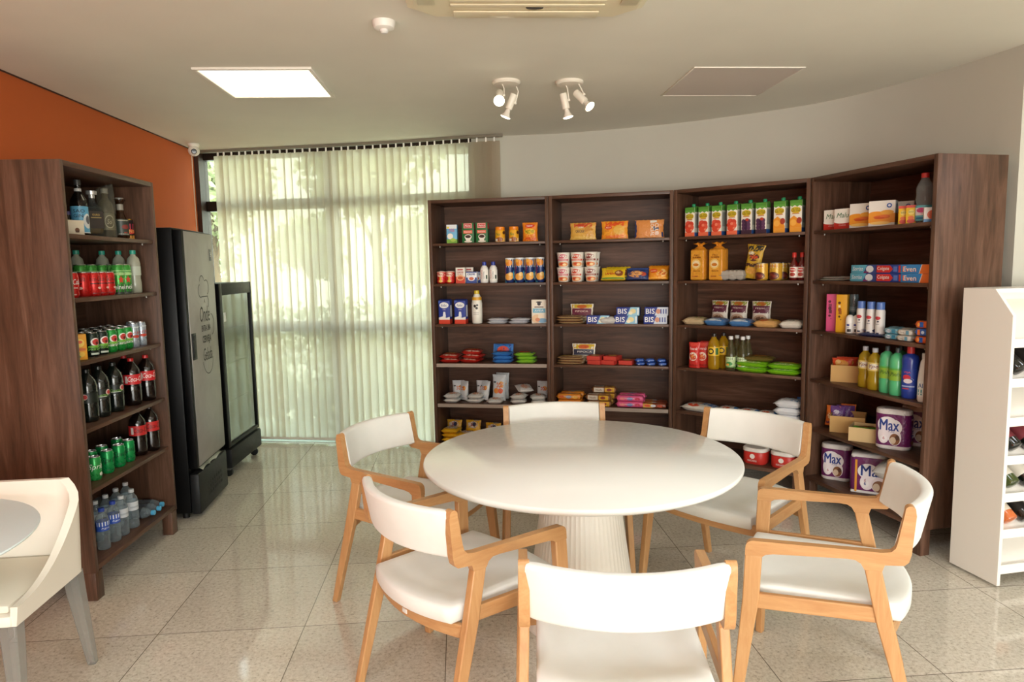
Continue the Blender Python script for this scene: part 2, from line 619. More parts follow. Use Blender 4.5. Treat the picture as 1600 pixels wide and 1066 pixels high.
b = MB(); strip(b, 0.03, 4.42, HC - .024, HC - .002, -0.108, -0.076, plain('#7f7867', 0.5), 40)
shifted(b, off).build('headrail', blind, smooth=False)
# vane positions evenly along the curve
acc = [(0.0, 0.0)]
L_ = 0.0
for i in range(1, 443):
    t = i / 100
    L_ += (crv(t) - crv(t - .01)).length
    acc.append((L_, t))


def t_at(s):
    for q, t in acc:
        if q >= s:
            return t
    return acc[-1][1]


v = MB(); h = MB(); w_ = MB()
rnd = random.Random(3)
s = 0.25
k = 0
while s < L_ - 0.03:
    t = t_at(s)
    p = crv(t); nn = crv_n(t); d = Vector((nn.y, -nn.x))
    ang = radians(rnd.choice([8, 10, 13, 12, 15]) if t < 1.2 else rnd.uniform(9, 15))
    if t > 3.9:
        ang = radians(12)
    dd = d * cos(ang) - nn * sin(ang)
    c0 = p - nn * 0.092
    hw = 0.048
    sway = rnd.uniform(-.006, .006)
    z0, z1 = 0.03, HC - .055

    def vane(a, bb):
        q = c0 + dd * (hw * (2 * a - 1)) - nn * (0.004 * (1 - (2 * a - 1) ** 2)) + d * (sway * (1 - bb))
        return (q.x, q.y, z0 + (z1 - z0) * bb)
    v.grid(vane, 4, 3, M_BLIND)
    h.box(c0.x - .006, c0.x + .006, c0.y - .006, c0.y + .006, z1 - .004, HC - .022, plain('#f2efe6', 0.4))
    w_.grid(lambda a, bb: tuple(Vector(vane(a, 0)) + Vector((0, 0, -.001 + .022 * bb)) - Vector((nn.x, nn.y, 0)) * .002), 2, 1, plain('#d9d2c4', 0.7))
    s += 0.0765 + (rnd.uniform(-.022, .003) if t < 1.5 else rnd.uniform(-.010, .003)); k += 1
shifted(v, off).build('vanes', blind)
shifted(h, off).build('carriers', blind, smooth=False)
shifted(w_, off).build('bottom_weights', blind)
# ------------------------------------------------------------------ bookcases
TH = 0.025
LEV = [1.765, 1.450, 1.130, 0.815, 0.490, 0.165]      # tops of the shelves, top compartment first
LEVL = [1.768, 1.467, 1.165, 0.838, 0.538, 0.172]


class Case:
    def __init__(s, p0, p1, D, lev, label, strips=()):
        s.o = Vector((p0[0], p0[1], 0)); d = Vector((p1[0] - p0[0], p1[1] - p0[1], 0))
        s.W = d.length; s.X = d.normalized(); s.Y = Vector((-s.X.y, s.X.x, 0)); s.D = D
        s.rz = atan2(s.X.y, s.X.x); s.lev = lev
        W = s.W - 0.003
        root = empty('bookcase', s.o, s.rz)
        tag(root, label, 'bookcase', None)
        s.root = root
        for x in (0.0, W - TH):
            b = MB(); b.box(x, x + TH, 0, D, 0.14, 2.10, walnut(2), .001); b.build('side_panel', root)
        b = MB(); b.box(TH, W - TH, 0, D, 2.10 - TH, 2.10, walnut(0), .001); b.build('top_panel', root)
        b = MB(); b.box(TH, W - TH, 0, D, lev[5] - TH, lev[5], walnut(0), .001); b.build('bottom_panel', root)
        b = MB(); b.box(TH, W - TH, D - .012, D, lev[5], 2.10 - TH, walnut(0)); b.build('back_panel', root)
        for i, z in enumerate(lev[:5]):
            b = MB(); b.box(TH, W - TH, 0.012, D - .012, z - .02, z, walnut(0), .001)
            sh = b.build('shelf', root)
            for x in (TH + .05, W - TH - .05):
                b = MB(); b.lathe([(.0035, -.012), (.005, -.010), (.005, 0)], plain('#8a857e', .4, .6), 8, x, .05, z - .020)
                b.build('shelf_support', sh)
            if i in strips:
                b = MB(); b.box(TH + .004, W - TH - .004, 0.008, 0.0115, z - .026, z + .002, clear('#cdbfb4', .45, .15)); b.build('price_strip', sh)
        for x in (0.0, W - .065):
            for y in (0.004, D - .065):
                b = MB(); b.box(x, x + .065, y, y + .06, 0, 0.14, walnut(2), .002); b.build('leg', root)

    def ux(s, px, z, d):
        lo, hi = -0.5, s.W + 0.5
        f = lambda u: px_of(s.o + s.X * u + s.Y * d + Vector((0, 0, z)))
        for _ in range(40):
            m_ = (lo + hi) / 2
            if f(m_) < px:
                lo = m_
            else:
                hi = m_
        return (lo + hi) / 2

    def at(s, u, d, z):
        return s.o + s.X * u + s.Y * d + Vector((0, 0, z))


P1, P2, P3, P4, P5 = (-.636, 5.401), (.295, 5.234), (1.183, 4.994), (1.920, 4.422), (2.148, 3.487)
B1 = Case(P1, P2, .40, LEV, 'dark walnut bookcase beside the vertical blind, holding coffee boxes and white snack bags', (3, 4))
B2 = Case(P2, P3, .40, LEV, 'dark walnut bookcase holding noodle cups and wafer packs, behind the back chair', (4,))
B3 = Case(P3, P4, .40, LEV, 'dark walnut bookcase with the row of juice cartons on its top shelf')
B4 = Case(P4, P5, .44, LEV, 'dark walnut bookcase with toothpaste and purple paper roll packs, beside the white wine rack')
BL = Case((-2.031, 3.165), (-2.070, 4.055), .44, LEVL, 'dark walnut bookcase of drinks standing against the orange wall')

# ------------------------------------------------------------------ round table
M_LACQ = plain('#f3f5f1', 0.2, 0, 0.0)
M_PED = plain('#efebe2', 0.4)
tab = empty('round_table', (.29, 2.93, 0))
tag(tab, 'large white round dining table with glossy top on a flared pedestal', 'table')
b = MB(); R = .685
b.lathe([(R - .06, .718), (R - .012, .722), (R - .002, .732), (R, .740), (R - .002, .7465), (R - .006, .75)], M_LACQ, 128)
b.build('tabletop', tab, angle=0.9)
b = MB()
seg = 180
prof = [(.262, 0), (.262, .012), (.252, .03), (.222, .2), (.196, .38), (.172, .56), (.156, .70), (.156, .72)]
vs = []; fs = []
for i, (r, z) in enumerate(prof):
    for k in range(seg):
        a = 2 * pi * k / seg
        rr = r + (0.0018 if k % 3 == 0 else 0.0) * (1 if 1 < i < 7 else 0)
        vs.append((rr * cos(a), rr * sin(a), z))
for i in range(len(prof) - 1):
    for k in range(seg):
        k2 = (k + 1) % seg
        fs.append((i * seg + k, i * seg + k2, (i + 1) * seg + k2, (i + 1) * seg + k))
fs.append(tuple(range(seg))[::-1])
b.add(vs, fs, M_PED)
b.build('pedestal', tab, angle=0.35)

# ------------------------------------------------------------------ armchairs
def mat_fabric():
    mt, nt, b = newmat('off_white_upholstery')
    tc = N(nt, 'ShaderNodeTexCoord')
    wv = N(nt, 'ShaderNodeTexNoise', Scale=420.0, Detail=2.0)
    nt.links.new(tc.outputs['Object'], wv.inputs['Vector'])
    bp = N(nt, 'ShaderNodeBump', Strength=0.25, Distance=0.001)
    nt.links.new(wv.outputs['Fac'], bp.inputs['Height'])
    nt.links.new(bp.outputs['Normal'], b.inputs['Normal'])
    n2 = N(nt, 'ShaderNodeTexNoise', Scale=6.0, Detail=4.0)
    nt.links.new(tc.outputs['Object'], n2.inputs['Vector'])
    rp = N(nt, 'ShaderNodeValToRGB')
    rp.color_ramp.elements[0].position = .3; rp.color_ramp.elements[0].color = lin('#e3e5df')
    rp.color_ramp.elements[1].position = .7; rp.color_ramp.elements[1].color = lin('#ecede8')
    nt.links.new(n2.outputs['Fac'], rp.inputs['Fac'])
    nt.links.new(rp.outputs['Color'], b.inputs['Base Color'])
    b.inputs['Roughness'].default_value = 0.7
    b.inputs['Sheen Weight'].default_value = 0.15
    return mt


M_FAB = mat_fabric()


def arc(cx, cy, r, a0, a1, n=5):
    return [(cx + r * cos(radians(a0 + (a1 - a0) * i / n)), cy + r * sin(radians(a0 + (a1 - a0) * i / n))) for i in range(n + 1)]


def xc(y, z):
    base = .266 + .023 * (y + .47) / .47
    return base + .022 * max(0, 1 - z / .63)


def rounded_pad(mb, outline, zs, mat, dish=0.0):
    """outline fn(inset)->points; zs list of (inset,z); closes bottom and top"""
    rings = [[(x, y, z - (dish * 0 if i < len(zs) - 1 else dish)) for x, y in outline(ins)] for i, (ins, z) in enumerate(zs)]
    n = len(rings[0])
    vs = [p for r in rings for p in r]; fs = []
    for i in range(len(rings) - 1):
        for k in range(n):
            k2 = (k + 1) % n
            fs.append((i * n + k, i * n + k2, (i + 1) * n + k2, (i + 1) * n + k))
    fs.append(tuple(range(n))[::-1]); fs.append(tuple((len(rings) - 1) * n + k for k in range(n)))
    mb.add(vs, fs, mat)


def make_armchair():
    root = empty('armchair')
    T2 = .0145
    for s_ in (-1, 1):
        def side(y, z, t, s_=s_):
            return (s_ * (xc(y, z) + t * T2), y, z)
        # armrest with the back post growing out of its rear end
        o = [(.004, .600)] + [(.003, .628)] + arc(-.022, .627, .025, 0, 90, 5) + [(-.40, .662)]
        o += [(-.428, .667), (-.440, .680), (-.4455, .70)] + [(-.462, .800)] + arc(-.4765, .806, .0145, 0, 180, 6)
        o += [(-.4935, .79), (-.484, .665), (-.478, .640), (-.466, .628)] + [(-.412, .622), (-.405, .600), (-.355, .600)]
        o += [(-.345, .618), (-.328, .628), (-.30, .629)] + [(-.085, .614), (-.062, .609), (-.050, .600)]
        b = MB(); b.extrude(o, -1, 1, oak(1), side); b.build('armrest', root, bevel=.004)
        # front leg
        o = [(.004, .602), (-.050, .602), (-.0435, .45), (.016, .0), (.046, .0), (.0095, .45)]
        b = MB(); b.extrude(o, -1, 1, oak(2), side); b.build('leg', root, bevel=.004)
        # rear leg
        o = [(-.355, .602), (-.405, .602), (-.446, .42), (-.548, .0), (-.518, .0), (-.396, .42)]
        b = MB(); b.extrude(o, -1, 1, oak(2), side); b.build('leg', root, bevel=.004)
        # side rail
        o = [(-.040, .470), (-.385, .478), (-.397, .428), (-.030, .418)]
        b = MB(); b.extrude(o, -.8, .6, oak(1), side); b.build('side_rail', root, bevel=.003)
    # curved front and rear rails
    for nm, y0, bow, z0, z1, hw in (('front_rail', -.022, .030, .392, .440, .268), ('rear_rail', -.432, -.052, .372, .418, .258)):
        b = MB(); vs = []; fs = []; n = 16
        for i in range(n + 1):
            u = -1 + 2 * i / n
            y = y0 + bow * (1 - u * u); x = u * hw
            vs += [(x, y - .011, z0), (x, y + .011, z0), (x, y + .011, z1), (x, y - .011, z1)]
        for i in range(n):
            for k in range(4):
                k2 = (k + 1) % 4
                fs.append((i * 4 + k, (i + 1) * 4 + k, (i + 1) * 4 + k2, i * 4 + k2))
        fs += [(0, 1, 2, 3), (n * 4 + 3, n * 4 + 2, n * 4 + 1, n * 4)]
        b.add(vs, fs, oak(0)); r_ = b.build(nm, root, bevel=.003)
        if nm == 'rear_rail':
            b = MB(); b.box(-.014, .014, y0 + bow - .0135, y0 + bow - .0105, .383, .399, plain('#e8e6e0', .5), .001); b.build('maker_tag', r_)
    # seat pad
    def outline(ins):
        pts = []
        n = 14
        for i in range(n + 1):                      # front edge, right to left
            u = 1 - 2 * i / n
            pts.append((u * (.247 - ins), .004 + .024 * (1 - u * u) - ins))
        for i in range(1, 6):
            f = i / 6
            pts.append((-(.247 - .010 * f - ins), (.004 - ins) * (1 - f) + (-.470 + ins) * f))
        for i in range(n + 1):
            u = -1 + 2 * i / n
            pts.append((u * (.237 - ins), -.470 - .052 * (1 - u * u) + ins))
        for i in range(1, 6):
            f = 1 - i / 6
            pts.append(((.247 - .010 * f - ins), (.004 - ins) * (1 - f) + (-.470 + ins) * f))
        return pts
    b = MB(); rounded_pad(b, outline, [(.006, .421), (0, .427), (0, .467), (.004, .475), (.012, .479), (.04, .479), (.12, .471), (.19, .467)], M_FAB)
    b.build('seat', root, angle=1.2)
    # curved back pad
    b = MB(); n = 24; sec = []
    hz, ht, rr = .083, .019, .014
    for cxs, czs, a0 in ((1, 1, 0), (-1, 1, 90), (-1, -1, 180), (1, -1, 270)):
        for i in range(5):
            a = radians(a0 + 90 * i / 4)
            sec.append((cxs * (ht - rr) + rr * cos(a), czs * (hz - rr) + rr * sin(a)))
    vs = []; fs = []; ns = len(sec)
    for i in range(n + 1):
        u = -1 + 2 * i / n
        x = u * .2535
        y0 = -.466 - .072 * (1 - u * u)
        sl = 2 * .072 * u / .2535
        nl = sqrt(1 + sl * sl); nx, ny = -sl / nl, 1 / nl
        ef = 1.0 if abs(u) < .97 else .9
        for a, z in sec:
            a *= ef; z *= (1.0 if abs(u) < .97 else .97)
            lean = -.20 * z
            vs.append((x + nx * a, y0 + ny * a + lean, .734 + z))
    for i in range(n):
        for k in range(ns):
            k2 = (k + 1) % ns
            fs.append((i * ns + k, i * ns + k2, (i + 1) * ns + k2, (i + 1) * ns + k))
    fs.append(tuple(range(ns))[::-1]); fs.append(tuple(n * ns + k for k in range(ns)))
    b.add(vs, fs, M_FAB); b.build('backrest', root, angle=0.9)
    return root


CH = [((-.020, 2.597), -.850, 'oak armchair with white seat at the near left of the round table, seen from behind'),
      ((-.261, 3.118), -2.072, 'oak armchair with white back standing between the round table and the blind'),
      ((.261, 3.225), 3.220, 'oak armchair on the far side of the table with only its white back showing'),
      ((.854, 3.034), 2.308, 'oak armchair facing the camera, between the round table and the juice bookcase'),
      ((.894, 2.480), 1.159, 'oak armchair in side view on the near right of the round table'),
      ((.311, 2.167), -.056, 'oak armchair nearest the camera, its white back turned to the viewer')]
ac0 = make_armchair()
for i, (p, t, lb) in enumerate(CH):
    c = ac0 if i == 0 else copy_tree(ac0)
    c.location = (p[0], p[1], 0); c.rotation_euler = (0, 0, t)
    tag(c, lb, 'chair', 'armchairs around the round table')

# ------------------------------------------------------------------ side setting: white shell chair with clear legs, glass table
M_SHELL = plain('#efe9dc', 0.45)
M_CLEARLEG = clear('#dcdcd8', .74, .06, None, '#b9b9b5')
sc_ = empty('shell_chair', (-1.955, 2.372, 0), radians(6))
tag(sc_, 'white shell chair with clear plastic legs pushed under the glass table', 'chair')
# local: x right, +y towards the back (away from the camera)
b = MB()
nn_ = 26


def rim(u):
    """top height of the wrap-round shell, u 0..1 from the front left arm over the back to the front right arm"""
    a = abs(2 * u - 1)
    if a < .36:
        return .785
    k = (a - .36) / .64
    return .785 - .30 * (1 - (1 - k) ** 2.2)


def plan(u, off):
    """plan position on the shell, straight arms and a square back with rounded corners"""
    a = 2 * u - 1
    hw, back, front, r = .262 - off, .225 - off, -.235, .05
    t = abs(a); s_ = 1 if a > 0 else -1
    if t < .36:
        q = t / .36
        return (s_ * q * (hw - r), back)
    if t < .46:
        an = (t - .36) / .10 * pi / 2
        return (s_ * (hw - r + r * sin(an)), back - r + r * cos(an))
    q = (t - .46) / .54
    return (s_ * hw, (back - r) + (front - back + r) * q)


def shell(off, bot):
    def fn(a, v):
        x, y = plan(a, off)
        z = bot + (rim(a) - bot) * v
        fl = 1 + .045 * v
        return (x * fl, y * (1 + .02 * v), z)
    return fn


Z0 = .415
outer = shell(0, Z0); inner = shell(.022, Z0)
NU = 72
b.grid(outer, NU, 8, M_SHELL, flip=True); b.grid(inner, NU, 8, M_SHELL)
b.grid(lambda a, v: tuple(Vector(outer(a, 1)).lerp(Vector(inner(a, 1)), v)), NU, 1, M_SHELL, flip=True)
for a in (0, 1):
    b.grid(lambda p, v, a=a: tuple(Vector(outer(a, v)).lerp(Vector(inner(a, v)), p)), 1, 8, M_SHELL, flip=(a == 0))
b.build('shell', sc_, angle=.7)
b = MB(); b.box(-.25, .25, -.245, .215, Z0, .455, M_SHELL, .01); b.build('seat', sc_)
b = MB(); b.box(-.236, .236, -.225, .20, .455, .485, plain('#e9e3d4', .8), .012); b.build('seat_cushion', sc_)
for sx in (-1, 1):
    for sy in (-1, 1):
        b = MB()
        x, y = sx * .222, sy * .195
        x2, y2 = sx * (.246), sy * (.238)
        r1, r2 = .028, .016
        vs = []
        for (cx, cy, r, z) in ((x, y, r1, .416), (x + (x2 - x) * .15, y + (y2 - y) * .15, r1 * .95, .33), (x2, y2, r2, 0)):
            vs += [(cx - r, cy - r, z), (cx + r, cy - r, z), (cx + r, cy + r, z), (cx - r, cy + r, z)]
        fs = [(0, 1, 2, 3), (11, 10, 9, 8)]
        for i in range(2):
            for k in range(4):
                k2 = (k + 1) % 4
                fs.append((i * 4 + k, (i + 1) * 4 + k, (i + 1) * 4 + k2, i * 4 + k2))
        b.add(vs, fs, M_CLEARLEG); b.build('leg', sc_, bevel=.006)

gt = empty('glass_table', (-2.06, 1.995, 0))
tag(gt, 'round side table with frosted pale glass top over the white shell chair', 'table')
b = MB(); b.lathe([(.50, .738), (.508, .741), (.510, .745), (.508, .749), (.502, .75)], plain('#e4f3f4', .35), 96); b.build('glass_top', gt, angle=.9)
b = MB(); b.lathe([(.12, 0), (.12, .01), (.03, .03), (.025, .05), (.025, .725), (.07, .738)], plain('#e6e6e2', .3), 32); b.build('pedestal', gt)

# ------------------------------------------------------------------ fridges
M_BLK = plain('#050506', .4, 0, 0, .2)
M_BLK2 = plain('#141516', .5, 0, 0, .3)


def mat_door():
    mt, nt, b_ = newmat('brushed_grey_fridge_door')
    tc = N(nt, 'ShaderNodeTexCoord')
    nz = N(nt, 'ShaderNodeTexNoise', Scale=4.0, Detail=5.0, Roughness=.6, Distortion=.6)
    nt.links.new(tc.outputs['Object'], nz.inputs['Vector'])
    rp = N(nt, 'ShaderNodeValToRGB')
    rp.color_ramp.elements[0].position = .3; rp.color_ramp.elements[0].color = lin('#86807e')
    rp.color_ramp.elements[1].position = .75; rp.color_ramp.elements[1].color = lin('#9a9492')
    nt.links.new(nz.outputs['Fac'], rp.inputs['Fac'])
    nt.links.new(rp.outputs['Color'], b_.inputs['Base Color'])
    b_.inputs['Metallic'].default_value = .25
    b_.inputs['Roughness'].default_value = .34
    return mt


# local frame: X along the front (near -> far), Y into the unit, front face at y=0
fr = empty('beer_fridge', (-2.045, 4.245, 0), radians(97))
tag(fr, 'tall black upright fridge with grey door and beer mug print by the bookcase', 'fridge')
W = .61
b = MB(); b.box(0, W, .03, .60, .04, 1.855, M_BLK, .006); b.build('body', fr)
b = MB()
b.box(.012, W - .004, -.022, .028, .325, 1.842, M_BLK, .006)
door = b.build('door', fr)
b = MB(); b.box(.045, W - .006, -.0255, -.0215, .335, 1.835, mat_door(), .002); b.build('door_skin', door)
b = MB(); b.box(.058, .13, -.031, -.022, 1.02, 1.19, M_BLK, .003); b.box(.068, .12, -.034, -.03, 1.035, 1.175, M_BLK2, .002); b.build('door_handle', door)
b = MB()
ink = plain('#2a2624', .5)
mpd = lambda a, bb, off: (a, -.0256 - off, bb)
ocx, oz = .355, 1.20
b.text(mpd, 'A', ocx, 1.385, .025, .028, ink, bold=.01)
b.text(mpd, 'Onde', ocx - .01, 1.30, .20, .105, ink, bold=.0, shear=.25)
b.text(mpd, 'ENTRA UMA', ocx + .0, 1.205, .185, .042, ink, bold=.02)
b.text(mpd, 'CERVEJA', ocx, 1.125, .18, .062, ink, bold=.03)
b.text(mpd, 'Gelada', ocx, 1.03, .18, .085, ink, bold=.0, shear=.25)


def pline(pts, w):
    for (xa_, za_), (xb_, zb_) in zip(pts, pts[1:]):
        d_ = Vector((xb_ - xa_, zb_ - za_)); d_.normalize(); n_ = Vector((-d_.y, d_.x)) * w
        b.add([(xa_ + n_.x, -.0266, za_ + n_.y), (xb_ + n_.x, -.0266, zb_ + n_.y), (xb_ - n_.x, -.0266, zb_ - n_.y), (xa_ - n_.x, -.0266, za_ - n_.y)], [(0, 1, 2, 3)], ink)


pline(arc(ocx - .07, 1.455, .042, 100, 260, 8) + [(ocx - .06, 1.41)], .003)
pline(arc(ocx - .03, 1.51, .045, 20, 170, 8), .003)
pline(arc(ocx + .055, 1.475, .05, -70, 110, 8) + [(ocx + .02, 1.52)], .003)
pline([(ocx - .06, 1.415), (ocx + .07, 1.415), (ocx + .085, 1.39), (ocx + .075, 1.34)], .003)
pline(arc(ocx + .10, 1.22, .075, 75, -75, 10), .003)
pline([(ocx - .105, .985)] + arc(ocx, 1.0, .105, 200, 340, 8) + [(ocx + .105, 1.0)], .003)
b.build('beer_mug_print', door, smooth=False)
b = MB(); b.box(W - .085, W - .045, -.0275, -.0255, 1.655, 1.735, plain('#262a2e', .3)); b.text(mpd, '24', W - .065, 1.70, .026, .035, plain('#e8e8e8', .4), off=.0025); b.build('temperature_sticker', door, smooth=False)
b = MB(); b.box(.0, W, -.03, .03, .03, .295, M_BLK2, .012)
for i in range(7):
    for j in range(3):
        b.box(.17 + i * .045, .195 + i * .045, -.0325, -.029, .105 + j * .035, .125 + j * .035, plain('#050505', .6))
b.build('grille', fr)
b = MB(); b.grid(lambda a, v: (.10 + .42 * a, -.026 + .05 * v, .296 + .014 * sin(a * 9) * (1 - v) + .028 * v), 16, 4, clear('#d8dcc8', .35, .2)); b.build('plastic_wrap', fr)
b = MB()
for x in (.05, W - .05):
    for y in (.08, .52):
        b.lathe([(.022, 0), (.022, .03), (.012, .042)], M_BLK2, 12, x, y, 0)
b.build('feet', fr)

f2 = empty('drinks_cooler', (-2.19, 5.105, 0), radians(92.6))
tag(f2, 'black glass door drinks cooler on wheels standing in front of the blind', 'fridge')
W = .715
b = MB()
for x0, x1, y0, y1, z0, z1 in ((0, .025, .03, .50, .075, 1.49), (W - .025, W, .03, .50, .075, 1.49), (.025, W - .025, .03, .50, 1.46, 1.49), (.025, W - .025, .48, .50, .14, 1.46), (.025, W - .025, .03, .48, .075, .14)):
    b.box(x0, x1, y0, y1, z0, z1, M_BLK, .003)
b.build('body', f2)
b = MB()
b.box(.0, .055, -.015, .028, .235, 1.49, M_BLK, .004); b.box(W - .03, W, -.015, .028, .235, 1.49, M_BLK, .004)
b.box(.055, W - .03, -.015, .028, 1.40, 1.49, M_BLK, .003); b.box(.055, W - .03, -.015, .028, .235, .262, M_BLK, .003)
dr = b.build('door', f2)
b = MB(); b.box(.05, W - .025, -.002, .006, .255, 1.41, mirror_glass('#c9d2c4', .34)); b.build('door_glass', dr)
b = MB(); b.box(.06, .10, -.017, -.0145, 1.20, 1.27, plain('#d9dcda', .3)); b.build('door_sticker', dr)
b = MB(); b.box(.026, W - .026, .470, .479, .141, 1.459, plain('#a3a99c', .5)); b.box(.0255, .030, .035, .470, .141, 1.459, plain('#a3a99c', .5)); b.box(W - .030, W - .0255, .035, .470, .141, 1.459, plain('#a3a99c', .5)); b.build('liner', f2)
for z in (.55, .85, 1.13):
    b = MB()
    for i in range(9):
        b.tube([(.06 + i * .074, .05, z), (.06 + i * .074, .46, z)], .003, plain('#b9bdb8', .3, .6), 6)
    b.tube([(.03, .05, z), (W - .03, .05, z)], .004, plain('#b9bdb8', .3, .6), 6); b.tube([(.03, .46, z), (W - .03, .46, z)], .004, plain('#b9bdb8', .3, .6), 6)
    b.build('wire_shelf', f2)
b = MB(); b.box(.0, W, -.03, .06, .075, .225, M_BLK2, .012); b.build('base_panel', f2)
for x in (.06, W - .06):
    for y in (.02, .44):
        b = MB(); b.T = Matrix.Translation((x, y, .032)) @ Matrix.Rotation(pi / 2, 4, 'Y'); b.lathe([(.01, -.014), (.03, -.012), (.032, 0), (.03, .012), (.01, .014)], M_BLK2, 18); b.T = None
        b.box(x - .02, x + .02, y - .02, y + .02, .052, .078, plain('#6a6a68', .4, .5)); b.build('caster', f2)

# ------------------------------------------------------------------ white wine rack (front faces the camera)
M_RACK = plain('#f0ece4', 0.38)
# local: X to the right along the front, Y into the rack, front at y=0
wr = empty('wine_rack', (2.297, 3.119, 0), radians(11.3))
tag(wr, 'white slanted shelf wine rack standing beside the bookcase', 'wine rack')
RW, RD = .92, .276
b = MB()
o = [(0, .012), (RD, .012), (RD, 1.43), (RD * .36, 1.43), (0, 1.31)]
b.extrude(o, 0, .018, M_RACK, lambda y, z, t: (t, y, z)); b.build('side_panel', wr, bevel=.001)
b = MB(); b.extrude(o, RW - .018, RW, M_RACK, lambda y, z, t: (t, y, z)); b.build('side_panel', wr, bevel=.001)
b = MB(); b.box(.018, RW - .018, RD - .012, RD, .02, 1.43, M_RACK); b.build('back_panel', wr)
b = MB(); b.box(.018, RW - .018, RD * .36, RD - .012, 1.41, 1.43, M_RACK); b.build('top_panel', wr)
RZ = [1.178, .992, .806, .622, .440, .262, .085]
for i, z in enumerate(RZ):
    b = MB()
    b.extrude([(0.004, z - .018), (.012, z + .022), (.022, z + .022), (.024, z), (RD - .0125, z + .19), (RD - .0125, z + .172), (.03, z - .018)], .0185, RW - .0185, M_RACK, lambda y, zz, t: (t, y, zz))
    b.build('slanted_shelf', wr)

# ------------------------------------------------------------------ ceiling fittings
M_FIT = plain('#ece7dc', .45)
lp = empty('ceiling_light', (-1.375, 4.09, HC), radians(3.0))
tag(lp, 'square lit ceiling panel light in front of the blind', 'light')


def panel_light(root, s_, strength, col='#fff0cc'):
    b = MB()
    for x0, x1, y0, y1 in ((-s_, s_, -s_, -s_ + .022), (-s_, s_, s_ - .022, s_), (-s_, -s_ + .022, -s_ + .022, s_ - .022), (s_ - .022, s_, -s_ + .022, s_ - .022)):
        b.box(x0, x1, y0, y1, -.014, -.001, M_FIT, .002)
    b.build('frame', root)
    b = MB(); b.add([(-s_ + .022, -s_ + .022, -.006), (s_ - .022, -s_ + .022, -.006), (s_ - .022, s_ - .022, -.006), (-s_ + .022, s_ - .022, -.006)], [(3, 2, 1, 0)], glow(col, strength))
    b.build('diffuser', root, smooth=False)


LED = 2.6
panel_light(lp, .315, LED)
for i, (x, y) in enumerate(((-1.30, .7), (.25, .85), (1.75, .95), (3.6, 2.2), (-1.1, -2.4), (1.6, -2.2), (4.2, -1.2))):  # unseen panels added to strengthen the overhead light on table and chairs
    q = empty('ceiling_light', (x, y, HC), radians(3))
    tag(q, 'square unseen ceiling panel light, added behind the camera for overhead fill', 'light', 'added fill panels behind the camera')
    panel_light(q, .315, LED_FILL, '#f4f8ff')

ap = empty('ceiling_access_panel', (1.335, 4.27, HC), radians(4))
tag(ap, 'square flush ceiling access panel with white frame, unlit', 'access panel')
b = MB(); s_ = .32
for x0, x1, y0, y1 in ((-s_, s_, -s_, -s_ + .010), (-s_, s_, s_ - .010, s_), (-s_, -s_ + .010, -s_ + .010, s_ - .010), (s_ - .010, s_, -s_ + .010, s_ - .010)):
    b.box(x0, x1, y0, y1, -.007, -.001, plain('#eae4d8', .5), .001)
b.build('frame', ap)
b = MB(); b.box(-s_ + .010, s_ - .010, -s_ + .010, s_ - .010, -.005, -.001, plain('#d9cfc6', .7)); b.build('panel', ap)

# twin spotlights
M_SPOT = plain('#efe8da', .35)


def spot_pair(loc, label, lamps):
    r_ = empty('ceiling_spotlight', loc)
    tag(r_, label, 'spotlight', 'twin spotlights on the ceiling')
    b = MB(); b.lathe([(.082, -.001), (.082, -.012), (.074, -.020), (.02, -.024), (0, -.024)], M_SPOT, 40); b.build('base', r_, angle=.5)
    for (ox, oy, dx, dy, dz, lit) in lamps:
        d = Vector((dx, dy, dz)).normalized()
        st = Vector((ox, oy, -.07)); top = st
        q = d.to_track_quat('Z', 'Y').to_matrix().to_4x4(); q.translation = st
        b = MB(); b.T = q; b.lathe([(.0, -.002), (.021, 0), (.022, .004), (.022, .088), (.021, .09), (.015, .091)], M_SPOT, 24)
        lampo = b.build('lamp_holder', r_, angle=.5)
        b = MB(); b.T = q; b.lathe([(.013, .085), (.014, .10), (.019, .118), (.029, .134), (.031, .139)], plain('#e9e2d6', .3), 24, cap1=False); b.build('bulb', lampo, angle=.9)
        b = MB(); b.T = q; b.lathe([(.030, .1385), (.024, .143), (.0, .146)], glow('#fff1d2', 16.0 if lit else 6.0), 24, cap0=False); b.build('bulb_face', lampo, angle=.9)
        mid = st + d * .045
        sd = d.cross(Vector((0, 1, 0))).normalized() * .027
        b = MB(); b.tube([Vector((ox, oy, -.02)) + sd * .6, Vector((ox, oy, -.045)) + sd, mid + sd], .0035, M_SPOT, 8); b.tube([mid + sd * 1.2, mid + sd * .7], .007, M_SPOT, 10); b.build('arm', r_)


spot_pair((-.005, 4.16, HC), 'white twin spotlight with one glaring bulb, closer to the blind',
          [(-.040, -.02, -.02, -1.0, -.62, True), (.045, .02, -.42, .10, -1.0, False)])
spot_pair((.370, 4.19, HC), 'white twin spotlight with bulbs aimed apart, nearer the access panel',
          [(-.040, .0, .22, .02, -1.0, False), (.035, -.02, .62, -.55, -.8, True)])

sd_ = empty('smoke_detector', (-.537, 3.14, HC))
tag(sd_, 'small white round smoke detector on the ceiling', 'smoke detector')
b = MB(); b.lathe([(.050, -.001), (.050, -.012), (.044, -.030), (.03, -.036), (0, -.037)], plain('#f1eee8', .4), 32); b.build('housing', sd_, angle=.6)
b = MB(); b.lathe([(.018, -.034), (.018, -.046), (.012, -.052), (0, -.053)], plain('#e4e2de', .4), 20); b.build('sensor', sd_, angle=.6)

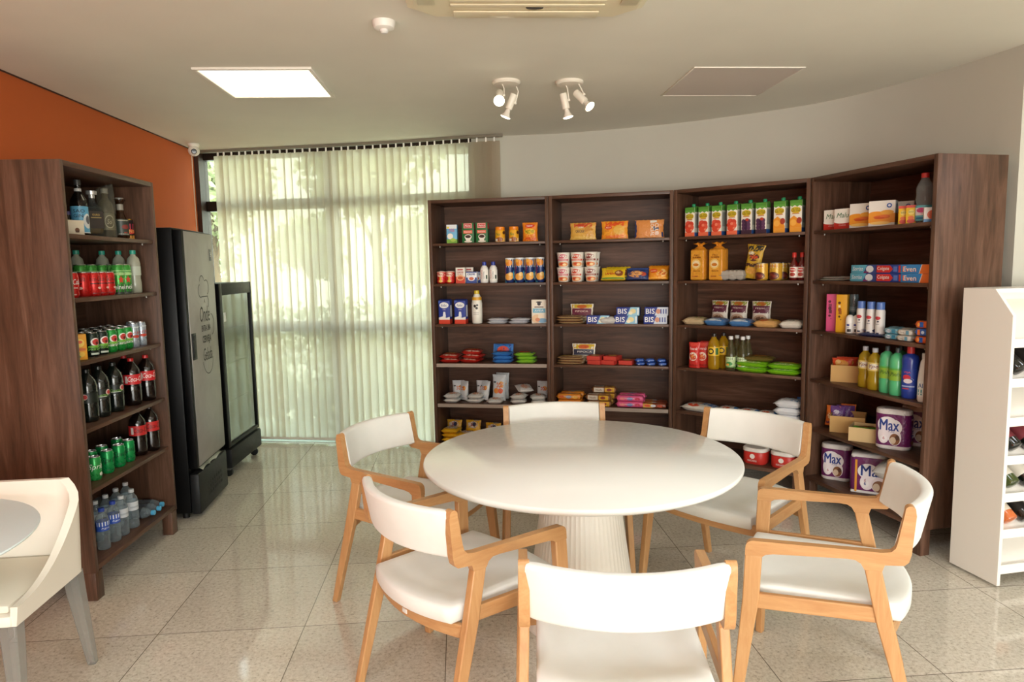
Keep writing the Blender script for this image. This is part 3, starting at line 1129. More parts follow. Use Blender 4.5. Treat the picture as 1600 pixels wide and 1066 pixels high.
cm = empty('security_camera', (-2.665, 5.94, HC))
tag(cm, 'small white security camera at the ceiling corner above the fridge', 'camera')
b = MB(); b.lathe([(.045, -.001), (.045, -.018), (.036, -.03), (0, -.03)], M_FIT, 28); b.build('mount', cm, angle=.6)
b = MB(); b.T = Matrix.Translation((.004, -.01, -.062)); b.lathe([(0, -.044)] + [(.046 * cos(radians(a)), .044 * sin(radians(a))) for a in range(-70, 71, 14)] + [(0, .044)], M_FIT, 28); b.build('housing', cm, angle=1)
dv = Vector((.42, -.9, -.18)).normalized(); q = dv.to_track_quat('Z', 'Y').to_matrix().to_4x4(); q.translation = Vector((.004, -.01, -.064))
b = MB(); b.T = q; b.lathe([(.022, .036), (.022, .047), (.017, .051), (0, .05)], plain('#141414', .15), 24); b.build('lens', cm, angle=.5)
b = MB(); b.tube([(-.03, .02, -.03), (-.045, .05, -.2), (-.052, .07, -.9)], .004, plain('#d8c6b2', .5), 8); b.build('cable', cm)

# cassette air conditioner, only its front edge is in the frame
M_AC = plain('#e9dfc0', .4)
ac = empty('air_conditioner', (.105, 2.565, HC), radians(3))
tag(ac, 'cream ceiling cassette air conditioner above the table', 'air conditioner')
b = MB()
S = .49
o_out = [(-S + .09, -S), (S - .09, -S), (S, -S + .09), (S, S - .09), (S - .09, S), (-S + .09, S), (-S, S - .09), (-S, -S + .09)]
n = 8
k1, k2 = .93, .72
vs = [(x, y, -.001) for x, y in o_out] + [(x, y, -.016) for x, y in o_out] + [(x * k1, y * k1, -.034) for x, y in o_out] + [(x * k2, y * k2, -.038) for x, y in o_out]
fs = []
for r_ in range(3):
    for i in range(n):
        j = (i + 1) % n
        fs.append((r_ * n + i, (r_ + 1) * n + i, (r_ + 1) * n + j, r_ * n + j))
fs.append(tuple(3 * n + i for i in range(n)))
b.add(vs, fs, M_AC); b.build('fascia_frame', ac, smooth=False, bevel=.006)
for a in range(4):
    b = MB(); b.T = Matrix.Rotation(a * pi / 2, 4, 'Z')
    b.box(-.30, .30, .37, .44, -.046, -.039, plain('#ddd2b2', .35), .003); b.build('louver', ac)
b = MB()
for i in range(13):
    b.box(-.31, .31, -.305 + i * .05, -.28 + i * .05, -.045, -.039, M_AC, .001)
b.build('intake_grille', ac)
b = MB(); b.T = Matrix.Translation((0.03, .335, -.040)); b.lathe([(.036, 0), (.034, -.004), (0, -.005)], plain('#4a4a48', .3), 24, sy=.4); b.build('badge', ac)
# ------------------------------------------------------------------ goods: builders
ORD = ['first', 'second', 'third', 'fourth', 'fifth', 'sixth', 'seventh', 'eighth', 'ninth', 'tenth']
SILV = '#c9cacc'


def draw(mb, mp, ops, mk=plain, rough=.4):
    for i, op in enumerate(ops):
        off = .0004 * (i + 1)
        c = mk(op[-1], rough)
        if op[0] == 'r':
            mb.rect(mp, op[1], op[2], op[3], op[4], c, off)
        elif op[0] == 'e':
            mb.ell(mp, op[1], op[2], op[3], op[4], c, off)
        elif op[0] == 'p':
            mb.poly(mp, op[1], c, off)
        elif op[0] == 't':
            for dx_ in ((-.006, .006) if 'M' in op[1] else (0,)):
                mb.text(mp, op[1], op[2] + dx_, op[3], op[4], op[5], c, off + .0004, bold=(0 if 'M' in op[1] else .006))
        elif op[0] == 'v':
            mb.text(mp, op[1], op[2], op[3], op[4], op[5], c, off + .0004, rot=90, bold=0)
        elif op[0] == 'd':
            mb.text(mp, op[1], op[2], op[3], op[4], op[5], c, off + .0004, rot=-90, bold=0)
        elif op[0] == 's':
            mb.text(mp, op[1], op[2], op[3], op[4], op[5], c, off + .0004, shear=.3, bold=.0)


def carton(name, w, d, h, base, ops, right=(), left=(), top=(), cap=None, gable=0, ch=.0015):
    b = MB(); b.box(-w / 2, w / 2, -d / 2, d / 2, 0, h, plain(base), ch)
    draw(b, lambda a, q, o: (-w / 2 + a * w, -d / 2 - o, q * h), ops)
    draw(b, lambda a, q, o: (w / 2 + o, -d / 2 + a * d, q * h), right)
    draw(b, lambda a, q, o: (-w / 2 - o, d / 2 - a * d, q * h), left)
    draw(b, lambda a, q, o: (-w / 2 + a * w, -d / 2 + q * d, h + o), top)
    if gable:
        b.add([(-w / 2, -d / 2, h), (w / 2, -d / 2, h), (w / 2, d / 2, h), (-w / 2, d / 2, h), (-w / 2, d * .2, h + gable), (w / 2, d * .2, h + gable)],
              [(0, 1, 5, 4), (2, 3, 4, 5), (1, 2, 5), (3, 0, 4)], plain(gable and (top[0][-1] if top else base)))
    o = b.build(name)
    if cap:
        r, hh, col, cx = cap
        k = MB(); k.lathe([(r, 0), (r, hh * .8), (r * .85, hh), (0, hh)], plain(col, .35), 16, cx, 0, h + (gable * .5 if gable else 0)); k.build('cap', o)
    return o


def cylmap(r, h, z0=0., arcd=170, yaw=-90):
    def mp(a, q, o):
        t = radians(yaw + (a - .5) * arcd)
        return ((r + o) * cos(t), (r + o) * sin(t), z0 + q * h)
    return mp


def can(name, r, h, base, ops, lid=SILV, metal=.35, yaw=-90, neck=.86, band=()):
    b = MB()
    b.lathe([(r * .80, 0), (r * .86, .003), (r, .012), (r, h - .016), (r * neck, h - .004)], plain(base, .28, metal), 32, cap1=False)
    for z0, z1, c in band:
        b.lathe([(r + .0003, z0), (r + .0003, z1)], plain(c, .28, metal), 32, cap0=False, cap1=False)
    draw(b, cylmap(r, h, 0, 170, yaw), ops)
    o = b.build(name, angle=.5)
    k = MB(); k.lathe([(r * neck, h - .005), (r * (neck + .02), h - .002), (r * neck, h), (r * (neck - .06), h - .001), (r * (neck - .08), h - .005), (0, h - .005)], plain(lid, .25, .9), 32, cap0=False)
    k.build('lid', o, angle=.5)
    return o


def tin(name, r, h, base, ops, rim=SILV, yaw=-90):
    return can(name, r, h, base, ops, rim, .1, yaw, .97)


def bottle(name, prof, mat, cap, label=None, ops=(), yaw=-90, collar=None, sx=1, sy=1, seg=28, liquid=None):
    """prof [(r,z)], cap (r,z0,z1,col), label (z0,z1,r,col)"""
    b = MB(); b.lathe(prof, mat, seg, sx=sx, sy=sy)
    o = b.build(name, angle=.9)
    if liquid:
        q = MB(); top, mt = liquid
        pr = [(max(.001, r - .0025), z + .002) for r, z in prof if z < top]
        q.lathe(pr, mt, seg, sx=sx, sy=sy); q.build('liquid', o, angle=.9)
    k = MB(); r, z0, z1, c = cap
    k.lathe([(r, z0), (r, z1 - .002), (r * .9, z1), (0, z1)], plain(c, .35), 20); k.build('cap', o, angle=.6)
    if label:
        z0, z1, r, c = label[:4]
        k = MB(); k.lathe([(r, z0), (r, z1)], plain(c, .4), seg, cap0=False, cap1=False, sx=sx, sy=sy)
        mp = cylmap(r, z1 - z0, z0, 150, yaw)
        draw(k, lambda a, q, off: (mp(a, q, off)[0] * sx, mp(a, q, off)[1] * sy, mp(a, q, off)[2]), ops); k.build('label', o, angle=.9)
    if collar:
        z0, z1, r, c = collar
        k = MB(); k.lathe([(r, z0), (r, z1)], plain(c, .4), seg, cap0=False, cap1=False); k.build('neck_label', o, angle=.9)
    return o


def pil(a, q):
    u = abs(2 * a - 1); v = abs(2 * q - 1)
    return (max(0, 1 - u ** 3.2) * max(0, 1 - v ** 3.0)) ** .55


def wob(x, y, k):
    return sin(x * 31 + k) * sin(y * 27 + 1.7 * k) * .5 + sin(x * 57 + y * 43 + k) * .3


def flat_pack(name, w, l, t, base, ops, k=0., crimp=.008, wb=.06, mk=film):
    """soft pack lying on its back: w wide, l deep"""
    b = MB()

    def top(a, q, o=0.):
        p = pil(a, q)
        return (-w / 2 + a * w, -l / 2 + q * l, t * .5 + t * .5 * p + t * wb * p * wob(a, q, k) + o)

    def bot(a, q):
        p = pil(a, q)
        return (-w / 2 + a * w, -l / 2 + q * l, t * .5 - t * .5 * min(1, p * 1.5))
    mt = mk(base)
    b.grid(top, 14, 12, mt); b.grid(bot, 14, 12, mt, flip=True)
    for s_ in (-1, 1):
        b.grid(lambda a, q, s_=s_: (s_ * (w / 2 - .001 + a * crimp), -l / 2 + q * l, t * .5 + .0012 * sin(q * 60) * a), 1, 24, mt, flip=s_ < 0)
    draw(b, top, ops, mk, .3)
    return b.build(name, angle=1.2)


def pouch(name, w, h, t, base, ops, k=0., wb=.07, mk=film, taper=.0, flare=0.):
    """soft bag standing upright, fuller at the bottom, sealed at the top"""
    b = MB()

    def pr(a, q):
        u = abs(2 * a - 1)
        v = (1 - q ** 2.4) if q > .35 else (1 - .35 ** 2.4) * min(1, .55 + q * 1.6)
        return max(0, 1 - u ** 3) ** .55 * max(0.02, v) ** .7

    def wd(q):
        return w * (1 - taper * q) * (1 + flare * max(0, q - .82) * 5) * (1 - .075 * sin(pi * min(1, max(0, q))) ** .8 + .012 * sin(q * 23 + k * 3))

    def front(a, q, o=0.):
        p = pr(a, q)
        return (wd(q) * (a - .5), -t * .5 * p - t * wb * p * wob(a, q, k) - o, q * h + .002 * sin(a * 50) * (q > .97))

    def back(a, q):
        p = pr(a, q)
        return (wd(q) * (a - .5), t * .5 * p + t * wb * p * wob(a, q, k + 2), q * h)
    mt = mk(base)
    b.grid(front, 14, 16, mt); b.grid(back, 14, 16, mt, flip=True)
    b.grid(lambda a, q: tuple(Vector(front(a, 0)).lerp(Vector(back(a, 0)), q)), 14, 2, mt, flip=True)
    draw(b, front, ops, mk, .3)
    return b.build(name, angle=1.2)


def bar(name, w, d, h, base, ops, k=0., mk=film, r=.35):
    """wrapped bar or wafer packet: rounded long body with crimped ends"""
    b = MB(); n = 16

    def sec(x, f, th):
        return (x, d / 2 * f * (abs(cos(th)) ** .6) * (1 if cos(th) > 0 else -1), h / 2 + h / 2 * f * (abs(sin(th)) ** .6) * (1 if sin(th) > 0 else -1))
    xs = [(-w / 2 - .012, 0), (-w / 2 - .001, 0), (-w / 2 + .004, .88), (-w / 2 + .012, 1), (w / 2 - .012, 1), (w / 2 - .004, .88), (w / 2 + .001, 0), (w / 2 + .012, 0)]
    vs = []; fs = []
    for x, f in xs:
        for i in range(n):
            th = 2 * pi * i / n
            if f == 0:
                vs.append((x, d * .42 * cos(th), h / 2 + .0008 * sin(th)))
            else:
                vs.append(sec(x, f, th))
    for i in range(len(xs) - 1):
        for j in range(n):
            j2 = (j + 1) % n
            fs.append((i * n + j, i * n + j2, (i + 1) * n + j2, (i + 1) * n + j))
    b.add(vs, fs, mk(base))
    draw(b, lambda a, q, o: (-w / 2 + .012 + a * (w - .024), -d / 2 - o - .0002, h * .12 + q * h * .76), ops, mk, .3)
    draw(b, lambda a, q, o: (-w / 2 + .012 + a * (w - .024), -d * .34 + q * d * .68, h + o - h * .012), ops, mk, .3)
    return b.build(name, angle=.9)


PROTO = {}


def inst(key):
    fn = DES[key]
    if key not in PROTO:
        PROTO[key] = fn()
        return PROTO[key]
    return copy_tree(PROTO[key])


CATS = {}


BB = {}


def bbox(key):
    """corner points of the prototype with its parts"""
    if key not in BB:
        r = PROTO[key]; pts = []
        for o in [r] + [c for c in r.children]:
            pts += [Vector(c) for c in o.bound_box]
        BB[key] = pts
    return BB[key]


PLACED = []


def put(cs, sh, key, px, df, label, cat, group=None, z=0., yaw=0., lean=0., dep=None, roll=0.):
    """stand one item on shelf sh of a bookcase; df = distance of its front from the shelf edge"""
    o = inst(key)
    zz = cs.lev[sh] + .0006 + z
    Rm = (Matrix.Rotation(radians(yaw), 4, 'Z') @ Matrix.Rotation(radians(roll), 4, 'Y') @ Matrix.Rotation(radians(lean), 4, 'X'))
    pts = [Rm @ p for p in bbox(key)]
    x0 = min(p.x for p in pts); x1 = max(p.x for p in pts); y0 = min(p.y for p in pts); y1 = max(p.y for p in pts); z0 = min(p.z for p in pts)
    d = df - y0 if dep is None else df + dep
    d = max(.008 - y0, min(d, cs.D - .015 - y1))
    u = cs.ux(px, zz + .05, d) - (x0 + x1) / 2
    u = min(max(u, TH + .003 - x0), cs.W - TH - .006 - x1)
    zz -= min(0, z0)
    o.location = cs.at(u, d, zz)
    o.rotation_euler = (radians(lean), radians(roll), cs.rz + radians(yaw))
    PLACED.append((o, cs, sh, u, d))
    return tag(o, label, cat, group)


def row(cs, sh, key, pxs, df, label, cat, group, yaw=None, z=0., lean=0.):
    for i, px in enumerate(pxs):
        dd = df[i] if isinstance(df, (list, tuple)) else df
        put(cs, sh, key, px, dd, label.replace('{o}', ORD[i]), cat, group, z, (yaw[i] if yaw else rs.uniform(-3, 3)), lean)


def pile(cs, sh, key, px, df, n, hgt, label, cat, group, yaw=0., jit=4, step=0.):
    nm = {1: [''], 2: ['lower', 'upper'], 3: ['bottom', 'middle', 'top'], 4: ['bottom', 'second', 'third', 'top']}[n]
    for i in range(n):
        put(cs, sh, key, px + rs.uniform(-1, 1) * min(jit, 2), df + step * i, label.replace('{o}', nm[i]).strip(), cat, group, i * hgt, yaw + rs.uniform(-jit, jit))


rs = random.Random(5)
W_, K_ = '#f2efe8', '#1b1a1c'
DES = {}; DEP = {}


def des(key, dep, fn):
    DES[key] = fn; DEP[key] = dep
# ================================================================== bookcase beside the blind
des('milkbox', .05, lambda: carton('milk_drink_carton', .082, .05, .145, '#6db4dd', [('r', 0, 0, 1, .22, '#7ab03c'), ('r', 0, .78, 1, 1, '#e9eef2'), ('e', .35, .38, .28, .16, '#f4f1e6'), ('e', .62, .18, .25, .10, '#a9c64c'), ('s', 'Milk', .52, .70, .6, .18, '#d55a8a'), ('e', .15, .84, .12, .06, '#e8cf4a')], right=[('r', 0, 0, 1, .22, '#6b9a34')]))
des('coffee', .06, lambda: carton('coffee_box', .094, .06, .155, '#1f6b35', [('r', .14, .73, .86, .98, '#cf2b2b'), ('r', .17, .75, .83, .96, '#f0dcd4'), ('r', .2, .765, .8, .945, '#c8282a'), ('s', 'Melitta', .5, .855, .5, .11, W_), ('r', .12, .47, .88, .63, '#e4694f'), ('t', 'TRADICIONAL', .5, .55, .66, .07, '#f6e6dc'), ('e', .52, .30, .30, .13, '#f2ece0'), ('p', [(.24, .28), (.80, .28), (.66, .08), (.38, .08)], '#f2ece0'), ('e', .52, .32, .24, .08, '#3a1d12'), ('e', .52, .07, .34, .05, '#e8e0d0')], right=[('r', .1, .7, .9, .96, '#cf2b2b')]))


def _jar():
    r, h = .039, .118
    b = MB(); b.lathe([(r * .88, 0), (r, .006), (r, .085), (r * .93, .092)], plain('#e8a81f', .35), 28)
    mp = cylmap(r, .085)
    draw(b, mp, [('r', 0, .05, 1, .35, '#efe4cc'), ('e', .5, .25, .26, .2, '#9a5a2a'), ('t', 'No', .42, .72, .26, .26, '#2d7a3a'), ('e', .85, .85, .12, .16, '#4a2414'), ('e', .3, .2, .1, .1, '#f4efe2')])
    o = b.build('drink_powder_jar', angle=.6)
    k = MB(); k.lathe([(r * .90, .090), (r * .95, .094), (r * .95, .114), (r * .86, .118), (0, .118)], plain('#f08a1c', .35), 28); k.build('lid', o, angle=.6)
    return o


des('jar', .078, _jar)
des('pouchO', .05, lambda: pouch('drink_powder_pouch', .122, .145, .05, '#e8861c', [('r', .06, .06, .94, .22, '#d9531c'), ('e', .5, .52, .38, .16, '#f0c22c'), ('t', 'NOW', .5, .52, .60, .20, '#4a7a1e'), ('e', .5, .82, .32, .1, '#d8382a'), ('t', 'NEW', .5, .82, .4, .09, W_)]))
put(B1, 0, 'milkbox', 707, .06, 'small white and blue milk drink carton beside the green coffee boxes', 'carton', None, yaw=3)
row(B1, 0, 'coffee', [732.5, 754], .06, '{o} green coffee box with red emblem, counted from the blind', 'box', 'green coffee boxes', [1, -1])
row(B1, 0, 'jar', [781.5, 803], .05, '{o} orange lidded drink powder jar, counted from the coffee boxes', 'jar', 'orange powder jars')
put(B1, 0, 'pouchO', 828.5, .07, 'orange drink powder pouch standing to the right of the orange jars', 'pouch', yaw=-2)

des('redtin', .08, lambda: tin('condensed_milk_tin', .0385, .10, '#c4241f', [('e', .5, .70, .30, .16, '#e9d9c0'), ('s', 'Moca', .5, .72, .45, .16, '#c02020'), ('r', .44, .1, .56, .56, '#e2b23c'), ('e', .5, .2, .14, .10, '#e9c45a'), ('r', 0, .9, 1, .94, '#e9d9c0')]))
des('creambox', .05, lambda: carton('cream_carton', .075, .05, .125, '#efe9df', [('r', 0, 0, 1, .42, '#d84a35'), ('e', .5, .36, .40, .18, '#f0b98a'), ('e', .5, .34, .3, .1, '#c9582c'), ('t', 'CREME', .5, .70, .7, .10, '#b52a2a'), ('t', 'DE LEITE', .5, .58, .6, .07, '#b52a2a'), ('r', .2, .82, .8, .9, '#b52a2a')]))
des('bluebox', .05, lambda: carton('dairy_carton', .085, .05, .09, '#eceef2', [('r', 0, 0, 1, .5, '#2c4a94'), ('e', .5, .42, .34, .22, '#e9edf4'), ('e', .5, .40, .22, .14, '#d26a4a'), ('t', 'CREME', .5, .78, .7, .16, '#27448c'), ('r', 0, .92, 1, 1, '#27448c')]))
des('whitebot', .064, lambda: bottle('yogurt_bottle', [(.026, 0), (.031, .006), (.032, .05), (.031, .095), (.029, .118), (.018, .134), (.014, .14)], plain('#efede8', .35), (.016, .137, .166, '#2a3f9c'), (.02, .105, .0325, '#f1eee6'), [('v', 'YOGURTE', .3, .55, .18, .8, '#c43c50'), ('v', 'NATURAL', .52, .5, .10, .7, '#5a5a66'), ('r', .7, .15, .85, .5, '#2e4a3c')]))
des('tubecan', .068, lambda: can('crisp_tube', .0335, .192, '#22366e', [('r', 0, .62, 1, 1, '#dfe3e6'), ('p', [(.1, .62), (.5, .42), (.9, .62)], '#dfe3e6'), ('e', .5, .80, .30, .13, '#e7902c'), ('e', .34, .88, .16, .07, '#f0b552'), ('e', .5, .24, .36, .14, '#e8a64a'), ('e', .66, .34, .18, .08, '#f2c878'), ('p', [(0, 0), (.35, 0), (0, .3)], '#4aa3c8'), ('p', [(1, .1), (1, .5), (.7, .3)], '#4aa3c8'), ('v', 'Pringles', .26, .55, .16, .42, '#c03a6a')], lid='#d8d8d4', metal=.1, neck=.96))
row(B1, 1, 'redtin', [687.5, 703.5], .05, '{o} red tin at the blind end of the second shelf down', 'tin', 'red tins')
put(B1, 1, 'creambox', 720.5, .05, 'red and white cream carton next to the red tins, front one', 'carton')
put(B1, 1, 'creambox', 733, .17, 'red and white cream carton half hidden behind the blue and white carton', 'carton', yaw=4)
put(B1, 1, 'bluebox', 737.5, .05, 'short blue and white dairy carton in front beside the white bottles', 'carton', yaw=2)
put(B1, 1, 'bluebox', 746.5, .13, 'short blue and white dairy carton behind the front one', 'carton', yaw=-3)
row(B1, 1, 'whitebot', [757, 771], .05, '{o} white bottle with blue cap beside the blue carton', 'bottle', 'white bottles with blue caps')
row(B1, 1, 'tubecan', [796.5, 812, 828, 844.5], .045, '{o} blue and white crisp tube in the front row of tubes', 'crisp tube', 'crisp tubes')
row(B1, 1, 'tubecan', [804.5, 820.5, 836.5], .14, '{o} crisp tube showing through in the back row of tubes', 'crisp tube', 'crisp tubes')

des('milk1l', .065, lambda: carton('milk_carton', .092, .065, .185, '#2a3f96', [('r', 0, 0, 1, .20, '#d4452f'), ('p', [(0, .18), (1, .18), (1, .30), (.7, .26), (.4, .33), (0, .27)], '#f0eee8'), ('p', [(.36, .30), (.66, .30), (.60, .52), (.42, .52)], '#e8ecf2'), ('e', .5, .80, .42, .13, '#eff0f0'), ('p', [(0, .86), (0, 1), (.3, 1)], '#4a62b4'), ('s', 'Italac', .5, .80, .55, .10, '#26418f'), ('t', 'INTEGRAL', .52, .61, .3, .035, '#e9dfe8')], right=[('r', 0, 0, 1, .2, '#b83a28'), ('r', .2, .3, .8, .8, '#dfe2ea')], gable=.010, top=[('r', 0, 0, 1, 1, '#2a3f96')]))
des('milkbot', .08, lambda: bottle('milk_bottle', [(.034, 0), (.040, .006), (.041, .06), (.041, .155), (.037, .195), (.024, .228), (.019, .238)], plain('#ece8dc', .35), (.021, .234, .262, '#e3c233'), (.05, .165, .0415, '#efebe0'), [('e', .42, .78, .10, .10, '#26262a'), ('e', .60, .84, .08, .07, '#26262a'), ('e', .56, .64, .09, .09, '#26262a'), ('r', .3, .3, .7, .33, '#8a8a86'), ('r', .3, .2, .7, .22, '#8a8a86')], collar=(.185, .210, .0385, '#e0a52c')))
des('sachet', .105, lambda: flat_pack('silver_sachet_pack', .155, .105, .022, '#c9cbd2', [('r', .05, .02, .95, .26, '#dfe1e6'), ('r', .1, .3, .9, .8, '#3a4470')], 1.1, wb=.10))
des('oatbox', .055, lambda: carton('oat_flakes_box', .118, .055, .185, '#efe6d6', [('r', .08, .45, .92, .63, '#6fb0cc'), ('t', 'AVEIA', .5, .54, .6, .09, W_), ('e', .5, .83, .12, .08, '#2a2a30'), ('e', .5, .9, .2, .03, '#2a2a30'), ('r', .2, .67, .8, .71, '#4a4a50'), ('e', .35, .2, .34, .18, '#e6c39a'), ('e', .62, .28, .2, .12, '#f1e0c6'), ('e', .72, .12, .3, .10, '#7aa7c6'), ('e', .4, .16, .16, .08, '#d78d6a')]))
row(B1, 2, 'milk1l', [696.5, 721], .05, '{o} blue, white and red milk carton, counted from the blind', 'carton', 'blue milk cartons', [-4, -4])
put(B1, 2, 'milkbot', 745.7, .05, 'tall white milk bottle with yellow cap beside the blue cartons', 'bottle')
pile(B1, 2, 'sachet', 779, .04, 2, .022, '{o} silver sachet in the pile nearer the milk bottle', 'sachet', 'silver sachets')
pile(B1, 2, 'sachet', 812, .04, 2, .022, '{o} silver sachet in the pile nearer the beige oat box', 'sachet', 'silver sachets')
put(B1, 2, 'oatbox', 844, .06, 'beige oat flakes box with blue band at the shelf end', 'box')

des('redbag', .16, lambda: flat_pack('red_snack_bag', .155, .17, .034, '#b3281f', [('r', .05, .03, .95, .3, '#c9372a'), ('e', .4, .14, .2, .09, '#e9d4c0'), ('r', .55, .03, .9, .12, '#e0b9a8'), ('e', .5, .6, .3, .25, '#e0842c')], 2.3, wb=.12))
des('bluebag', .13, lambda: flat_pack('blue_cookie_bag', .150, .13, .030, '#3f7ec8', [('r', .16, .0, .30, .95, '#22408c'), ('r', .48, .0, .62, .95, '#22408c'), ('r', .80, .0, .93, .95, '#22408c'), ('e', .5, .55, .32, .3, '#d8482c')], .7, wb=.12))
des('greenbag', .13, lambda: flat_pack('green_cookie_bag', .150, .13, .028, '#8cc63a', [('r', .16, .0, .30, .95, '#27346e'), ('r', .48, .0, .62, .95, '#27346e'), ('r', .80, .0, .93, .95, '#27346e'), ('e', .5, .55, .32, .3, '#c9452c')], .7, wb=.12))
pile(B1, 3, 'redbag', 704, .045, 2, .034, '{o} red snack bag in the low pile at the blind end', 'snack bag', 'red snack bags', jit=7)
pile(B1, 3, 'redbag', 739, .04, 3, .034, '{o} red snack bag in the taller red pile', 'snack bag', 'red snack bags', jit=9)
pile(B1, 3, 'bluebag', 785, .045, 3, .030, '{o} blue striped cookie bag of the pile', 'cookie bag', 'blue cookie bags', jit=7)
put(B1, 3, 'bluebag', 787, .16, 'blue cookie bag propped upright behind the blue pile', 'cookie bag', 'blue cookie bags', lean=72, z=.008)
pile(B1, 3, 'greenbag', 821, .045, 3, .028, '{o} lime green striped cookie bag of the pile', 'cookie bag', 'green cookie bags', jit=7)

SOL = [('r', .30, .50, .62, .80, '#55585c'), ('t', 'SOL', .62, .60, .52, .20, '#d9701c'), ('e', .7, .62, .2, .12, '#e9a03a'), ('t', 'SOL', .60, .60, .42, .16, '#c4461c'), ('r', .1, .68, .3, .74, '#44484c'), ('r', .12, .1, .88, .13, '#9aa0a6')]
des('solup', .06, lambda: pouch('white_snack_bag', .10, .155, .06, '#cfd4d8', SOL[1:], .4))
des('soltall', .07, lambda: pouch('tall_white_snack_bag', .115, .212, .07, '#cdd2d6', SOL[1:] + [('e', .35, .38, .2, .1, '#dd8a3c'), ('e', .68, .38, .18, .1, '#d9582c')], 1.3))
des('solflat', .12, lambda: flat_pack('white_snack_bag', .115, .13, .036, '#dcdcda', [('e', .55, .45, .3, .28, '#e2a070'), ('t', 'SOL', .5, .5, .5, .3, '#d4601c'), ('r', .1, .06, .9, .10, '#b5b8ba')], 1.9, wb=.16))
put(B1, 4, 'solup', 716, .16, 'white snack bag standing at the back of the group nearest the blind', 'snack bag', 'white snack bags', yaw=8, lean=-8)
put(B1, 4, 'solup', 725, .13, 'white snack bag turned sideways at the back of the group nearest the blind', 'snack bag', 'white snack bags', yaw=-35, lean=-6)
pile(B1, 4, 'solflat', 709, .04, 2, .036, '{o} lying white snack bag in the group nearest the blind', 'snack bag', 'white snack bags', jit=8)
put(B1, 4, 'solup', 753, .17, 'standing white snack bag with brown print in the second group', 'snack bag', 'white snack bags', yaw=-4, lean=-8)
put(B1, 4, 'solup', 757, .12, 'white snack bag slumped in the middle of the second group', 'snack bag', 'white snack bags', yaw=-30, lean=-14)
pile(B1, 4, 'solflat', 743, .04, 2, .036, '{o} lying white snack bag in the second group', 'snack bag', 'white snack bags', jit=8)
put(B1, 4, 'soltall', 780, .12, 'tallest white snack bag standing in the third group', 'snack bag', 'white snack bags', yaw=-5, lean=-6)
put(B1, 4, 'soltall', 785, .21, 'tall white snack bag right behind the tallest one', 'snack bag', 'white snack bags', yaw=-9, lean=-6)
put(B1, 4, 'solflat', 774, .03, 'single white snack bag lying in front of the tallest one', 'snack bag', 'white snack bags', yaw=3)
pile(B1, 4, 'solflat', 811, .04, 2, .036, '{o} lying white snack bag in the fourth group', 'snack bag', 'white snack bags', jit=14)
put(B1, 4, 'solflat', 819, .10, 'crumpled white snack bag on top of the fourth group', 'snack bag', 'white snack bags', z=.072, yaw=25, lean=14)
pile(B1, 4, 'solflat', 843, .03, 2, .036, '{o} lying white snack bag in the group at the shelf end', 'snack bag', 'white snack bags', jit=6)
put(B1, 4, 'solup', 848, .17, 'standing white snack bag at the shelf end', 'snack bag', 'white snack bags', yaw=-6, lean=-8)

YEL = [('e', .5, .55, .36, .30, '#d9d0c8'), ('t', 'S', .42, .56, .16, .32, '#b02838'), ('e', .62, .6, .12, .16, '#252a4a'), ('e', .5, .88, .3, .08, '#efd23c')]
des('yelbag', .13, lambda: flat_pack('yellow_snack_bag', .135, .14, .036, '#e0ac22', [('r', .1, .3, .9, .98, '#8f8a84')] + YEL, .9, wb=.16))
des('yelup', .05, lambda: pouch('yellow_snack_bag', .135, .10, .05, '#e0ac22', [('r', .05, .3, .95, 1, '#8a8580'), ('e', .5, .6, .34, .26, '#cfc8c4'), ('t', 'S', .45, .6, .14, .3, '#b02838'), ('e', .62, .62, .12, .18, '#23284a')], 2.2))
for i, (px, df, n) in enumerate(((700, .04, 3), (731, .045, 2), (762, .05, 2), (795, .05, 2))):
    w_n = ['nearest the blind', 'second from the blind', 'third from the blind', 'fourth from the blind'][i]
    pile(B1, 5, 'yelbag', px, df, n, .036, '{o} yellow snack bag of the bottom shelf pile ' + w_n, 'snack bag', 'yellow snack bags', jit=10)
    put(B1, 5, 'yelup', px + 8, .19, 'yellow snack bag propped behind the bottom shelf pile ' + w_n, 'snack bag', 'yellow snack bags', yaw=-6, lean=-16, z=.04 if i < 2 else .02)

# ================================================================== bookcase behind the back chair
def ck(c0, c1, c2, ops):
    return [('r', .0, .72, 1, .97, c1), ('r', .03, .03, .97, .2, c2)] + ops


des('crackerA', .05, lambda: pouch('cracker_pack', .205, .128, .05, '#d9a648', ck('', '#c94a2c', '#e2b85c', [('t', 'CREAM', .42, .72, .22, .10, '#e9d5b4'), ('t', 'CRACKER', .40, .50, .36, .17, '#3c3550'), ('e', .74, .58, .16, .2, '#c98d3c'), ('e', .78, .36, .15, .18, '#d7a04c')]), .3, wb=.04))
des('crackerB', .05, lambda: pouch('cracker_pack', .205, .132, .05, '#e89a26', ck('', '#dd5420', '#e8772a', [('e', .26, .64, .15, .11, '#d64522'), ('t', 'AGUA', .26, .64, .2, .09, '#f2dcb4'), ('t', 'SAL', .22, .46, .15, .07, '#b5481c'), ('e', .68, .5, .22, .26, '#e2b04c')]), 1.1, wb=.04))
des('crackerC', .05, lambda: pouch('cracker_pack', .215, .132, .05, '#d88d4a', [('p', [(0, 0), (.12, .0), (.25, .5), (.12, .97), (0, .97)], '#26305c'), ('p', [(.84, .5), (.72, .9), (.62, .5), (.74, .1)], '#26305c'), ('r', .52, .86, .75, .97, '#e9e4da'), ('d', 'CLUB', .76, .48, .13, .66, W_), ('d', 'SOCIAL', .60, .48, .13, .80, W_), ('r', .92, .04, .98, .3, '#26305c')], .6, wb=.04))
put(B2, 0, 'crackerA', 911, .06, 'red topped beige cracker pack, first on the top shelf', 'cracker pack', None, yaw=-2, lean=-3)
